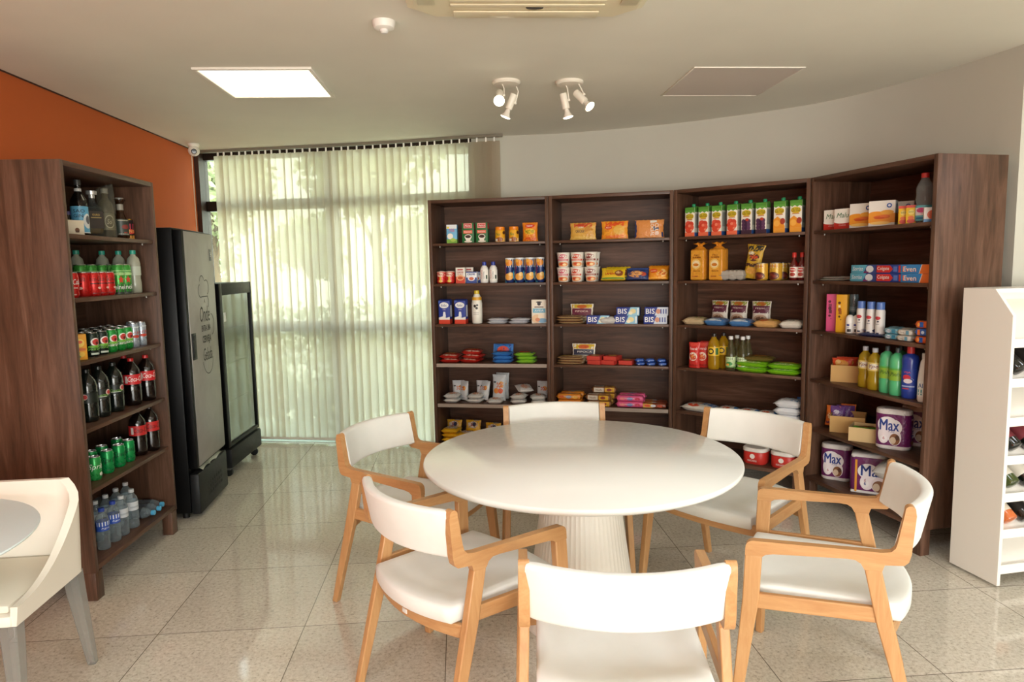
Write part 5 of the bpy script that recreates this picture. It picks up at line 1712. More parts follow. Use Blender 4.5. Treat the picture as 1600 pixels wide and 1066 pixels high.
put(B4, 0, 'orabox', 1409, .21, 'white and orange box behind the small yellow cartons', 'box', 'white and orange boxes', yaw=38)
des('yelcart', .04, lambda: carton('small_yellow_carton', .048, .04, .098, '#e0b422', [('r', 0, .86, 1, 1, '#c9402c'), ('e', .5, .14, .4, .12, '#c9402c'), ('e', .5, .62, .3, .14, '#e9cf6a'), ('t', 'SUCO', .5, .64, .5, .1, '#3a6a2c'), ('e', .5, .32, .3, .1, '#d96a2c')], right=[('r', 0, .86, 1, 1, '#a8342a')], left=[('r', 0, .86, 1, 1, '#a8342a')]))
row(B4, 0, 'yelcart', [1412, 1424], .04, '{o} small yellow drink carton in front of the clear bottle', 'carton', 'small yellow cartons', [44, 44])
M_PET = clear('#f2f4f4', .74, .05, None, '#9aa0a2')
des('petbot', .08, lambda: bottle('clear_cleaner_bottle', [(.034, 0), (.040, .01), (.040, .085), (.036, .10), (.041, .125), (.038, .15), (.041, .175), (.036, .20), (.020, .228), (.017, .24)], M_PET, (.019, .236, .262, '#c4302c'), (.012, .092, .0406, '#5fb3bc'), [('r', 0, .35, .6, .85, '#e6dde4'), ('e', .35, .68, .24, .16, '#d2508a'), ('s', 'Vanish', .36, .68, .4, .14, '#b52a5a'), ('r', .1, .1, .8, .22, '#2f6a9a')]))
put(B4, 0, 'petbot', 1443.5, .04, 'clear bottle with red cap and teal label on the top shelf', 'bottle', yaw=50)
des('smallbox', .05, lambda: carton('small_white_box', .07, .05, .075, '#e6e4e0', [('e', .5, .5, .3, .3, '#d96a4a'), ('r', 0, 0, 1, .2, '#4a8ac0')], left=[('r', 0, 0, 1, .2, '#4a8ac0')]))
put(B4, 0, 'smallbox', 1455.5, .02, 'small white box half hidden at the end of the top shelf', 'box', yaw=50)

des('brush', .05, lambda: flat_pack('toothbrush_pack', .20, .048, .012, '#a8a49c', [('r', .05, .4, .95, .6, '#b5383a'), ('r', .05, .1, .5, .3, '#3f7a5a'), ('r', .6, .1, .9, .3, '#d8d4cc')], .3, wb=.05, mk=plain))
for i, (px, df, yw) in enumerate(((1297, .04, 10), (1311, .05, 25), (1322, .09, 5))):
    put(B4, 1, 'brush', px, df, f'{ORD[i]} flat toothbrush pack lying beside the toothpaste, from the left', 'toothbrush pack', 'toothbrush packs', yaw=yw, z=.0 if i != 1 else .0125)


def paste(nm, ops, base, rt):
    return carton(nm, .20, .042, .048, base, ops, left=[('r', .1, .1, .9, .9, rt)], right=[('r', .1, .1, .9, .9, rt)], top=[('r', .0, .2, 1, .8, base)])


des('pasteA', .042, lambda: paste('toothpaste_box', [('p', [(.48, 0), (.62, 1), (1, 1), (1, 0)], '#3a4a8a'), ('e', .72, .5, .14, .42, '#dfe4ea'), ('s', 'Sorriso', .27, .55, .40, .50, '#f2f4f6'), ('r', .5, .06, .68, .2, '#8a3a6a')], '#5fb0cc', '#3f8fae'))
des('pasteB', .042, lambda: paste('toothpaste_box', [('r', .02, .1, .50, .92, '#cf2f2a'), ('p', [(.50, .1), (.60, .5), (.50, .92)], '#cf2f2a'), ('t', 'Colgate', .26, .52, .42, .52, '#f4f0ec'), ('r', .62, .2, .76, .8, '#5a78c0'), ('r', .80, .1, .88, .9, '#c43a3a'), ('r', .9, .1, .98, .9, '#dfe2ee')], '#27408f', '#1f3372'))
des('pasteC', .042, lambda: paste('toothpaste_box', [('p', [(.62, 0), (.70, 1), (1, 1), (1, 0)], '#e0702a'), ('p', [(.60, 0), (.68, 1), (.70, 1), (.62, 0)], '#f2ece2'), ('t', 'Even', .30, .5, .44, .62, '#e2552c'), ('t', 'Even', .31, .51, .40, .54, '#f4ece4')], '#3a86c8', '#2c6aa4'))
for k_, px, nm in (('pasteA', 1354, 'teal and white'), ('pasteB', 1395.5, 'red and dark blue'), ('pasteC', 1436, 'sky blue and orange')):
    pile(B4, 1, k_, px, .03, 2, .0485, '{o} ' + nm + ' toothpaste box of its pair', 'toothpaste box', 'toothpaste boxes', yaw=2, jit=1)

des('pinkbox', .06, lambda: carton('tall_pink_box', .062, .06, .235, '#d9578a', [('e', .3, .80, .14, .035, '#5a2238'), ('r', .2, .66, .5, .74, '#8a3a5a'), ('e', .34, .62, .16, .05, '#5a2238'), ('r', .24, .48, .52, .58, '#6a2a46'), ('e', .32, .42, .12, .03, '#5a2238'), ('e', .46, .34, .05, .012, '#5a2238')]))
des('yelbox', .06, lambda: carton('tall_yellow_box', .062, .06, .235, '#e0a41e', [('e', .3, .78, .14, .035, '#5a3410'), ('r', .2, .66, .4, .72, '#e8d9b0'), ('e', .34, .60, .16, .05, '#9a4a1a'), ('r', .24, .48, .52, .57, '#9a5a1a'), ('e', .32, .42, .10, .03, '#5a3410'), ('e', .46, .34, .05, .012, '#5a3410')]))
put(B4, 2, 'pinkbox', 1300.5, .05, 'tall pink toiletry box beside the divider', 'box', yaw=40)
put(B4, 2, 'yelbox', 1316, .05, 'tall yellow toiletry box next to the pink one', 'box', yaw=38)
SPR = [(.023, 0), (.0255, .004), (.0255, .150), (.022, .160)]
def rollon():
    o = bottle('roll_on_deodorant', [(.020, 0), (.0245, .004), (.0250, .062), (.0245, .066)], plain('#e8e6e2', .35), (.0248, .066, .072, '#efede9'), (.008, .06, .0252, '#e8e6e2'), [('e', .40, .86, .13, .13, '#3a3f8c'), ('r', .34, .06, .66, .40, '#2c2a2c'), ('r', .3, .56, .5, .62, '#8a8a94')])
    k = MB(); k.lathe([(.0248, .070), (.0245, .088), (.020, .104), (.011, .113), (0, .115)], plain('#efede9', .3), 24); k.build('dome_cap', o, angle=.9)
    return o


def tallspray():
    o = bottle('dark_spray_can', [(.022, 0), (.0255, .004), (.0255, .150), (.0235, .165)], plain('#35505c', .3, .2), (.012, .163, .178, '#d8dad8'), (.128, .160, .0258, '#6a7f88'), [('r', .2, .4, .7, .5, '#9fb0b6')])
    k = MB(); k.lathe([(.0258, .158), (.0262, .215), (.024, .235), (0, .236)], clear('#aebcc0', .6, .08, None, '#7f9096'), 24); k.build('clear_cover', o, angle=.6)
    return o


des('rollon', .05, rollon)
des('tallspray', .052, tallspray)
put(B4, 2, 'tallspray', 1333, .12, 'dark teal spray can with clear cover behind the short white deodorants', 'deodorant', yaw=40)
put(B4, 2, 'rollon', 1328, .045, 'short white domed deodorant standing next to the yellow box', 'deodorant', 'short white deodorants', yaw=40)
put(B4, 2, 'rollon', 1339, .075, 'short white domed deodorant tucked behind the first blue capped spray', 'deodorant', 'short white deodorants', yaw=40)
SPR = [(.023, 0), (.0255, .004), (.0255, .150), (.022, .160)]
des('spray', .051, lambda: bottle('white_deodorant_spray', SPR, plain('#e9e7e4', .3), (.0225, .158, .202, '#5b7fc8'), (.004, .148, .0258, '#e9e7e4'), [('e', .34, .74, .26, .07, '#c9404a'), ('r', .25, .1, .5, .16, '#3a3f5a'), ('e', .4, .6, .08, .03, '#2f3550'), ('r', .2, .48, .5, .5, '#8a8f9a')], yaw=-90))
row(B4, 2, 'spray', [1345.3, 1360.5, 1375], .05, '{o} white deodorant spray with blue cap, from the left', 'deodorant', 'white deodorant sprays', [40, 38, 36])
des('navysoap', .10, lambda: flat_pack('navy_wipes_pack', .165, .10, .022, '#27305c', [('r', .1, .1, .9, .3, '#3a4680')], .6, wb=.1))
put(B4, 2, 'navysoap', 1367, .02, 'navy blue flat pack lying in front of the sprays', 'soap pack', 'navy flat packs', yaw=14)
put(B4, 2, 'navysoap', 1376, .05, 'navy blue flat pack lying on the other navy one', 'soap pack', 'navy flat packs', yaw=24, z=.0225)
des('soap', .06, lambda: bar('soap_bar', .088, .058, .032, '#7fb0c0', [('e', .3, .5, .24, .4, '#d9e0e4'), ('t', 'Dove', .32, .55, .4, .4, '#3a6a94'), ('r', .66, .05, .98, .95, '#3f86a4')]))
des('soapw', .06, lambda: bar('soap_bar', .088, .058, .032, '#d2cdc2', [('e', .3, .5, .24, .4, '#e6e2da'), ('t', 'Dove', .32, .55, .4, .4, '#8a8478'), ('r', .70, .05, .98, .95, '#6aa0b8')]))
for c_ in range(2):
    for i, (k_, px) in enumerate((('soap', 1397), ('soapw', 1419))):
        pile(B4, 2, k_, px + c_ * 5, .03 + c_ * .075, 2, .0325, '{o} ' + ['teal', 'cream'][i] + ' soap bar of the ' + ['front', 'back'][c_] + ' stack', 'soap bar', 'soap bars', yaw=6, jit=3)
put(B4, 2, 'soap', 1434, .16, 'teal soap bar lying on the far end by the orange packs', 'soap bar', 'soap bars', yaw=30, z=.0)
des('orpack', .06, lambda: bar('orange_blue_soap', .075, .058, .040, '#dd6428', [('r', .3, .05, .7, .95, '#2f5fb4'), ('e', .2, .5, .14, .3, '#f0a04a')]))
des('blpack', .06, lambda: bar('blue_orange_soap', .075, .058, .040, '#2f62b8', [('r', .1, .05, .4, .95, '#e0702c'), ('e', .7, .5, .18, .3, '#cfdcec')]))
put(B4, 2, 'orpack', 1445, .02, 'bottom orange soap pack at the shelf end', 'soap pack', 'orange and blue soap packs', yaw=10)
put(B4, 2, 'blpack', 1445.5, .02, 'blue soap pack between the two orange ones', 'soap pack', 'orange and blue soap packs', yaw=8, z=.0405)
put(B4, 2, 'orpack', 1446, .02, 'top orange soap pack at the shelf end', 'soap pack', 'orange and blue soap packs', yaw=12, z=.081)


def openbox(name, w, d, h, col):
    b = MB(); M = plain(col, .75); t = .004
    b.box(-w / 2, w / 2, -d / 2, -d / 2 + t, 0, h, M); b.box(-w / 2, w / 2, d / 2 - t, d / 2, 0, h, M)
    b.box(-w / 2, -w / 2 + t, -d / 2 + t, d / 2 - t, 0, h, M); b.box(w / 2 - t, w / 2, -d / 2 + t, d / 2 - t, 0, h, M)
    b.box(-w / 2 + t, w / 2 - t, -d / 2 + t, d / 2 - t, 0, t, M)
    o = b.build(name, smooth=False)
    k = MB()
    k.T = Matrix.Translation((w / 2 + .0006, 0, h * .80)) @ Matrix.Rotation(pi / 2, 4, 'Y')
    k.lathe([(.014, 0), (.013, .0012), (0, .0012)], plain('#17130f', .8), 18, sy=1.25); k.T = None
    k.build('finger_hole', o)
    return o


des('tray', .20, lambda: openbox('kraft_tray', .20, .20, .105, '#c9a063'))
des('traylow', .18, lambda: openbox('kraft_tray', .165, .16, .085, '#d2b482'))
put(B4, 3, 'tray', 1312, .05, 'kraft tray holding orange noodle packs', 'tray', 'kraft trays', yaw=46)
put(B4, 4, 'tray', 1304, .055, 'kraft tray holding purple and orange snack bags', 'tray', 'kraft trays', yaw=46)
put(B4, 4, 'traylow', 1353, .012, 'low kraft tray with small green items in front of the purple roll pack', 'tray', 'kraft trays', yaw=40)


def into(cs, sh, px, df, key, label, cat, group, z, yaw, lean, dep):
    return put(cs, sh, key, px, df, label, cat, group, z, yaw, lean, dep)


des('turma', .04, lambda: pouch('orange_noodle_pack', .12, .125, .03, '#d9481f', [('r', .05, .10, .95, .5, '#e3d8cc'), ('t', 'MONICA', .5, .3, .84, .24, '#3a2420'), ('e', .5, .72, .34, .18, '#e8a23a'), ('e', .3, .8, .14, .12, '#f0c47a')], 1.2, wb=.12))
for i, (dx, dd, yw, z) in enumerate(((1314, .10, 40, .012), (1322, .14, 52, .016), (1328, .19, 44, .010))):
    put(B4, 3, 'turma', dx, dd, f'{ORD[i]} orange noodle pack from the front in the kraft tray', 'noodle pack', 'orange noodle packs', z=z, yaw=yw, lean=-8)
des('purpbag', .04, lambda: pouch('purple_snack_bag', .09, .13, .03, '#6a3f86', [('e', .5, .55, .34, .2, '#a88ab8'), ('r', .1, .1, .9, .2, '#3a2450'), ('e', .4, .7, .2, .1, '#d9d0e0')], .5, wb=.18))
des('orbag', .04, lambda: pouch('orange_snack_bag', .09, .13, .03, '#d9712a', [('e', .5, .5, .34, .2, '#efd9a8'), ('r', .1, .1, .9, .2, '#5a2a4a'), ('e', .5, .75, .2, .1, '#c93f2c')], 1.5, wb=.18))
for i, (k_, dx, dd, yw, z, nm) in enumerate((('orbag', 1296, .10, 30, .012, 'orange snack bag nearest the divider in the kraft tray'), ('purpbag', 1307, .11, 50, .014, 'purple snack bag in front inside the kraft tray'), ('purpbag', 1315, .17, 40, .010, 'purple snack bag behind the front purple one'), ('orbag', 1314, .215, 46, .014, 'orange snack bag at the back of the kraft tray'), ('purpbag', 1323, .20, 60, .006, 'purple snack bag at the far side of the kraft tray'))):
    put(B4, 4, k_, dx, dd, nm, 'snack bag', 'snack bags in the tray', z=z, yaw=yw, lean=-12)
des('greenpk2', .05, lambda: bar('green_candy_pack', .10, .045, .028, '#5f9a34', [('r', .3, .05, .7, .95, '#7a4a2a'), ('e', .8, .5, .14, .3, '#d9602c')]))
for i, (dx, dd, yw) in enumerate(((1347, .055, 34), (1355, .075, 46), (1361, .10, 38))):
    put(B4, 4, 'greenpk2', dx, dd, f'{ORD[i]} small green candy pack in the low kraft tray', 'candy pack', 'green candy packs', z=.050, yaw=yw)

M_YEL = clear('#e3c84a', .5, .08, None, '#cfae2c')
DETP = [(.030, 0), (.037, .008), (.038, .06), (.033, .085), (.037, .11), (.038, .165), (.033, .195), (.016, .215), (.013, .225)]
des('deter', .076, lambda: bottle('yellow_detergent_bottle', DETP, M_YEL, (.016, .222, .248, '#b9bcc4'), (.115, .165, .0384, '#d9c06a'), [('e', .45, .5, .34, .36, '#e0d6c4'), ('s', 'Ype', .45, .5, .5, .5, '#6a2f6a'), ('r', .8, .1, .98, .9, '#c9402c')]))
put(B4, 3, 'deter', 1351, .05, 'yellow detergent bottle touching the kraft tray', 'bottle', 'yellow detergent bottles', yaw=40)
put(B4, 3, 'deter', 1366, .035, 'yellow detergent bottle beside the green cleaners', 'bottle', 'yellow detergent bottles', yaw=44)
des('greencl', .08, lambda: bottle('green_cleaner_bottle', [(.034, 0), (.039, .008), (.040, .07), (.038, .10), (.040, .13), (.040, .195), (.034, .222), (.018, .235), (.013, .240)], plain('#58c084', .25, 0, .3), (.012, .238, .268, '#3c4a4c'), (.085, .155, .0402, '#8fb83a'), [('p', [(0, .2), (1, .5), (1, .8), (0, .5)], '#3f86b4'), ('p', [(0, .1), (1, .35), (1, .5), (0, .22)], '#e3cf3a'), ('s', 'Pinho', .5, .52, .6, .3, '#24542c'), ('r', 0, .86, 1, 1, '#57b04a')]))
put(B4, 3, 'greencl', 1385, .04, 'green cleaner bottle next to the yellow detergent', 'bottle', 'green cleaner bottles', yaw=40)
put(B4, 3, 'greencl', 1401, .03, 'green cleaner bottle next to the blue bottle', 'bottle', 'green cleaner bottles', yaw=40)
put(B4, 3, 'greencl', 1406, .13, 'green cleaner bottle behind the two front ones', 'bottle', 'green cleaner bottles', yaw=40)
des('bluecl', .085, lambda: bottle('blue_cleaner_bottle', [(.040, 0), (.046, .01), (.047, .08), (.045, .17), (.048, .21), (.042, .235), (.020, .245), (.018, .25)], plain('#27409c', .3, 0, .3), (.019, .248, .285, '#c93a3a'), (.04, .165, .0472, '#2a44a4'), [('p', [(.2, .9), (.7, .5), (.9, .95), (.6, .6)], '#9ab4e0'), ('e', .38, .62, .18, .12, '#cf3a4a'), ('e', .44, .46, .2, .1, '#e6dce4'), ('t', 'VEJA', .4, .84, .3, .10, '#e06a7a'), ('r', .15, .2, .75, .26, '#a8b8e0'), ('r', .2, .1, .5, .15, '#c44a5a')], sx=.9, sy=.8))
put(B4, 3, 'bluecl', 1421, .03, 'large blue cleaner bottle with red cap', 'bottle', yaw=40)
des('bleach', .09, lambda: bottle('white_bleach_bottle', [(.034, 0), (.040, .01), (.040, .12), (.036, .16), (.028, .215), (.018, .235)], plain('#e6e4de', .4), (.02, .232, .262, '#dcdad4'), (.03, .115, .0405, '#e9ece8'), [('r', 0, .1, 1, .45, '#3f9aa0'), ('t', 'Alite', .45, .70, .6, .28, '#2a5a9a'), ('r', .1, .2, .8, .26, '#dfe8e4')], sx=.9, sy=.8))
put(B4, 3, 'bleach', 1445, .03, 'white bleach bottle half hidden by the bookcase side', 'bottle', yaw=42)


def rollpack(name='paper_roll_pack', flip=0):
    """two tall paper rolls side by side in printed film, white shrink film at top and bottom"""
    r, h, gap = .050, .238, .043
    pts = []
    for i in range(19):
        t = radians(-90 + 180 * i / 18); pts.append((gap + r * cos(t), r * sin(t)))
    for i in range(19):
        t = radians(90 + 180 * i / 18); pts.append((-gap + r * cos(t), r * sin(t)))
    # slight waist between the rolls
    full = []
    for i in range(len(pts)):
        a = pts[i]; c = pts[(i + 1) % len(pts)]
        full.append(a)
        if abs(a[0] - c[0]) > .06:
            for f in (.25, .5, .75):
                full.append((a[0] + (c[0] - a[0]) * f, a[1] * (1 - .05 * sin(pi * f))))

    def ring(s_):
        return [(x * s_, y * s_) for x, y in full]
    PUR = film('#6d2360', .28); WH = film('#e2dedb', .35)
    b = MB(); n = len(full)

    def band(zs, mt):
        vs = []; fs = []
        for s_, z in zs:
            vs += [(x, y, z) for x, y in ring(s_)]
        for i in range(len(zs) - 1):
            for k in range(n):
                k2 = (k + 1) % n
                fs.append((i * n + k, i * n + k2, (i + 1) * n + k2, (i + 1) * n + k))
        b.add(vs, fs, mt)
        return n
    band([(1, .022), (1.004, .10), (1, .205)], PUR)
    band([(.90, 0), (.985, .006), (1.001, .022)], WH)
    band([(1.001, .205), (1.002, .216), (.975, .230), (.80, .236), (.40, .232), (.02, .231)], WH)
    b.add([(x, y, 0) for x, y in ring(.90)], [tuple(range(n))[::-1]], WH)
    L = sum((Vector(full[(i + 1) % n]) - Vector(full[i])).length for i in range(n))

    def wrap(s_):
        """arc length from the centre of the front (-y side)"""
        # front centre lies on the straight run between the rolls
        if s_ < -gap or s_ > gap:
            side = 1 if s_ > 0 else -1
            t = (abs(s_) - gap) / r
            return Vector((side * (gap + r * sin(t)), -r * cos(t), 0)), Vector((side * sin(t), -cos(t), 0))
        return Vector((s_, -r * (1 - .05 * cos(s_ / gap * pi / 2)), 0)), Vector((0, -1, 0))

    def mp(a, q, o):
        p, nn = wrap((a - .38) * .22)
        v = p * 1.003 + nn * (o + .0012)
        return (v.x, v.y, .022 + q * .183)
    ops = [('e', .26, .66, .24, .26, '#efe9ec'), ('e', .42, .60, .18, .24, '#efe9ec'), ('e', .18, .34, .14, .28, '#efe4e8'), ('e', .44, .28, .15, .26, '#efe6ea'), ('t', 'Max', .31, .66, .44, .36, '#27408f'), ('t', 'PURE', .36, .45, .14, .05, '#8a8aa4'),
           ('e', .44, .22, .12, .18, '#8a5a3c'), ('e', .40, .18, .07, .11, '#d9c2a8'), ('e', .50, .28, .05, .08, '#5a3a2c'), ('e', .19, .22, .08, .10, '#f4eef0'), ('t', '6', .19, .24, .04, .10, '#b52a4a'), ('v', 'Max', .86, .44, .10, .56, '#27408f'), ('r', .80, .84, .95, .90, '#c9a8bc'), ('e', .86, .14, .05, .07, '#8a5a3c')]
    draw(b, mp, ops, plain, .35)
    return b.build(name, angle=.9)


des('rolls', .10, rollpack)
put(B4, 4, 'rolls', 1397, .035, 'large purple and white paper roll pack on the shelf above the clear bag', 'paper roll pack', 'purple roll packs', yaw=38)
put(B4, 4, 'rolls', 1437, .22, 'purple paper roll pack behind the upper one, partly hidden', 'paper roll pack', 'purple roll packs', yaw=38)
put(B4, 5, 'rolls', 1308, .04, 'purple and white paper roll pack standing upright on the bottom shelf', 'paper roll pack', 'purple roll packs', yaw=40)


def rollpack6():
    w, d, h = .235, .125, .24
    b = MB(); PUR = film('#6d2360', .28); WH = film('#e2dedb', .35)
    b.box(-w / 2, w / 2, -d / 2, d / 2, .0, h, PUR, .03)
    b.box(-w / 2 + .004, w / 2 - .004, -d / 2 + .004, d / 2 - .004, h - .030, h + .004, WH, .02)
    b.box(-w / 2 + .006, w / 2 - .006, -d / 2 - .001, d / 2 - .006, -.0004, .016, WH, .006)
    draw(b, lambda a, q, o: (-w / 2 + a * w, -d / 2 - o - .0006, q * h), [('r', .0 + .12, .03, .17, .86, '#e09a2a'), ('e', .42, .58, .24, .2, '#efe9ec'), ('e', .64, .52, .2, .2, '#efe9ec'), ('e', .4, .3, .16, .2, '#efe4e8'), ('e', .68, .26, .18, .2, '#e9dce0'), ('t', 'Max', .54, .60, .56, .28, '#27408f'), ('e', .68, .22, .15, .15, '#8a5a3c'), ('e', .62, .2, .08, .1, '#d9c2a8'), ('t', '6', .36, .34, .06, .10, '#b52a4a'), ('e', .36, .26, .09, .1, '#f6f0f0'), ('t', '6', .36, .27, .05, .09, '#27408f')], plain, .35)
    draw(b, lambda a, q, o: (-w / 2 - o - .0006, d / 2 - a * d, q * h), [('r', .25, .04, .75, .86, '#e3982a'), ('v', 'MAXIMO', .5, .45, .26, .66, '#6d2360')], plain, .35)
    return b.build('paper_roll_pack', angle=.9)


des('rolls6', .125, rollpack6)
put(B4, 5, 'rolls6', 1362, .035, 'wide purple paper roll pack with orange edge under the clear bag', 'paper roll pack', 'purple roll packs', yaw=46)


def clearbag():
    b = MB()

    def top(a, q, o=0):
        p = pil(a, q)
        return ((a - .5) * .28, (q - .5) * .22, .05 + .055 * p + .018 * p * wob(a * 1.6, q * 1.6, .7) - .05 * (1 - a) * 0)

    def bot(a, q):
        p = pil(a, q)
        return ((a - .5) * .28, (q - .5) * .22, .05 - .05 * min(1, p * 1.4))
    M = clear('#e6e4e0', .38, .12, None, '#dcd8d2')
    b.grid(top, 28, 20, M); b.grid(bot, 20, 14, M, flip=True)
    o = b.build('clear_plastic_bag', angle=1.2)
    k = MB()
    for i in range(7):
        x = -.095 + i * .032
        k.T = Matrix.Translation((x, .01 * ((i % 3) - 1), .042)) @ Matrix.Rotation(.5 * (i % 2) + .3, 4, 'Z')
        k.box(-.032, .032, -.06, .06, -.026 + .006 * (i % 2), .022, plain(['#d6d2cc', '#c4beb6', '#e2dfd8', '#b98a4e', '#cfcac4', '#4a4452', '#d9d5ce'][i], .4), .012)
    k.T = None
    k.build('wrapped_contents', o)
    return o


des('clearbag', .24, clearbag)
put(B4, 5, 'clearbag', 1414, .008, 'clear plastic bag of wrapped goods slumped beside the wide roll pack', 'plastic bag', z=.138, yaw=30, roll=-3, lean=3)
des('whitepk', .15, lambda: flat_pack('white_paper_pack', .16, .15, .135, '#d6d2cc', [('r', .2, .1, .8, .4, '#c6c2bc')], .8, wb=.04))
put(B4, 5, 'whitepk', 1424, .05, 'white paper pack under the clear plastic bag', 'paper pack', yaw=30)
# ================================================================== bookcase of drinks (its front faces right)
YL = 44      # items turned a little towards the viewer are given this yaw
des('cupbox', .07, lambda: carton('small_cream_box', .085, .07, .075, '#d9ccb4', [('e', .62, .35, .12, .16, '#6a4020'), ('r', .52, .2, .72, .32, '#4a2a14')], left=[('e', .6, .4, .14, .2, '#6a4020')]))
put(BL, 0, 'cupbox', 112, .06, 'small cream box with brown mark beside the blue labelled bottle', 'box', yaw=-40)
M_DARK = clear('#2a2018', .12, .06, None, '#120d0a')
des('darkbot', .05, lambda: bottle('small_dark_bottle', [(.022, 0), (.024, .004), (.024, .06), (.011, .09), (.010, .115)], M_DARK, (.012, .112, .13, '#4a3f6a'), (.015, .05, .0245, '#3a3040'), []))
put(BL, 0, 'darkbot', 108, .17, 'small dark bottle behind the cream box', 'bottle')
BIG = [(.036, 0), (.040, .006), (.040, .165), (.036, .19), (.017, .225), (.014, .262), (.0155, .268)]
des('bluelab', .08, lambda: bottle('dark_spirit_bottle', BIG, M_DARK, (.016, .262, .29, '#3a3838'), (.02, .155, .0404, '#5fa6cc'), [('e', .72, .45, .22, .28, '#dfe3e4'), ('e', .74, .5, .12, .16, '#5a5a64'), ('t', 'SAO', .34, .82, .5, .12, '#1a2a3a'), ('t', 'GIN', .3, .64, .4, .12, '#1a2a3a'), ('r', 0, .0, 1, .03, '#e0e4e6')], yaw=-100, collar=(.222, .246, .0165, '#c9c9c8')))
put(BL, 0, 'bluelab', 126, .10, 'tall dark bottle with light blue label', 'bottle', yaw=-30)
M_GOLD = clear('#d9b46a', .55, .05, None, '#8a6a2a')
M_CLR = clear('#f0f2f0', .84, .04, None, '#5a6060')


def square():
    b = MB(); b.box(-.036, .036, -.036, .036, .0, .165, M_CLR, .008); b.lathe([(.034, .160), (.018, .182), (.015, .20), (.015, .215)], M_CLR, 20, cap0=False)
    o = b.build('square_spirit_bottle', angle=.7)
    k = MB(); k.box(-.033, .033, -.033, .033, .022, .135, M_GOLD, .006); k.build('liquid', o)
    k = MB()
    k.box(-.0365, .0365, -.0368, -.0362, .05, .14, plain('#2a201a', .5)); k.box(-.0368, -.0362, -.0365, .0365, .05, .14, plain('#2a201a', .5)); k.box(.0362, .0368, -.0365, .0365, .05, .14, plain('#2a201a', .5))
    draw(k, lambda a, q, o_: (-.036 + .072 * a, -.0369 - o_, .05 + .09 * q), [('r', .15, .60, .85, .64, '#b59a5a'), ('t', 'OURO', .5, .78, .5, .12, '#c9a85a')])
    k.build('label', o)
    k = MB(); k.lathe([(.015, .208), (.015, .224), (.026, .226), (.027, .245), (.024, .248), (0, .248)], plain('#c6c6c6', .25, .7), 24); k.build('stopper', o, angle=.6)
    return o


des('square', .072, square)
put(BL, 0, 'square', 147, .10, 'square clear spirit bottle with golden liquid and silver stopper', 'bottle', yaw=-40)


def sleeve():
    o = bottle('sleeved_spirit_bottle', BIG, clear('#dcd6ba', .6, .05, None, '#8a8266'), (.018, .25, .276, '#b9b9b4'), (.05, .14, .0404, '#8f8a74'), [('e', .5, .5, .24, .40, '#d6d0bc'), ('e', .5, .5, .2, .34, '#7a7460'), ('s', 'Sol', .5, .5, .26, .3, '#e0dac4')], yaw=-100)
    k = MB()

    def fn(a, q):
        t = 2 * pi * a
        r = .047 - .012 * max(0, q - .55) + .003 * sin(5 * t + q * 5)
        return (r * cos(t), r * sin(t) * (1 - .5 * max(0, q - .7)), .002 + q * (.285 + .018 * cos(t)))
    k.grid(fn, 28, 12, clear('#e6e4da', .85, .12, None, '#8a887e')); k.build('plastic_sleeve', o, angle=1.2)
    return o


des('sleeve', .09, sleeve)
put(BL, 0, 'sleeve', 168, .10, 'spirit bottle wrapped in a clear plastic sleeve', 'bottle', yaw=-30)
des('flare', .07, lambda: bottle('flared_spirit_bottle', [(.030, 0), (.036, .006), (.037, .06), (.032, .11), (.019, .15), (.016, .19), (.019, .205), (.030, .222), (.030, .226)], clear('#8a6a44', .4, .05, None, '#3a2414'), (.022, .222, .236, '#8f8a80'), (.025, .115, .0372, '#39413a'), [('r', .12, .06, .88, .1, '#c9c2ac'), ('r', .12, .9, .88, .94, '#c9c2ac'), ('e', .5, .52, .2, .14, '#8a3a34'), ('r', .4, .14, .6, .2, '#a84a3a')], yaw=-100, collar=(.158, .205, .0178, '#9a9488')))
put(BL, 0, 'flare', 190, .09, 'dark bottle with flared top and black label', 'bottle', yaw=-20)
des('redgold', .066, lambda: can('energy_can', .031, .118, '#221a1c', [('r', 0, .52, 1, .78, '#b5304a'), ('r', 0, .04, 1, .22, '#c98f3a'), ('e', .5, .4, .3, .12, '#c43a34'), ('t', 'TNT', .5, .42, .5, .14, '#e0b45a')], '#c9a24a'))
put(BL, 0, 'redgold', 209, .08, 'single black, red and gold drink can beside the flared bottle', 'can', yaw=-40)

# cola and beer cans, bottles of coconut water
des('cola', .064, lambda: can('cola_can', .0315, .122, '#c4201c', [('s', 'Coca-Cola', .5, .62, .9, .22, '#f0e8e4'), ('r', .2, .36, .8, .40, '#e4b8b0'), ('r', .3, .1, .7, .14, '#e0a8a0')], yaw=-100))
des('colaz', .064, lambda: can('cola_can', .0315, .122, '#c4201c', [('s', 'Coca-Cola', .5, .72, .9, .20, '#1a1214'), ('r', .2, .5, .8, .54, '#3a1214'), ('e', .7, .34, .14, .05, '#e6b8ac'), ('r', .3, .1, .7, .14, '#8a1814')], yaw=-100))
put(BL, 1, 'cola', 112, .04, 'red cola can with white script at the front of the can row', 'can', 'red cola cans', yaw=-50)
for i, (px, df) in enumerate(((130, .075), (146, .04), (158.5, .04), (169.5, .04))):
    put(BL, 1, 'colaz', px, df, f'{ORD[i]} red cola can with black script, counted from the white script can', 'can', 'red cola cans', yaw=-30 + i * 4 + (-80 if i == 0 else 0))
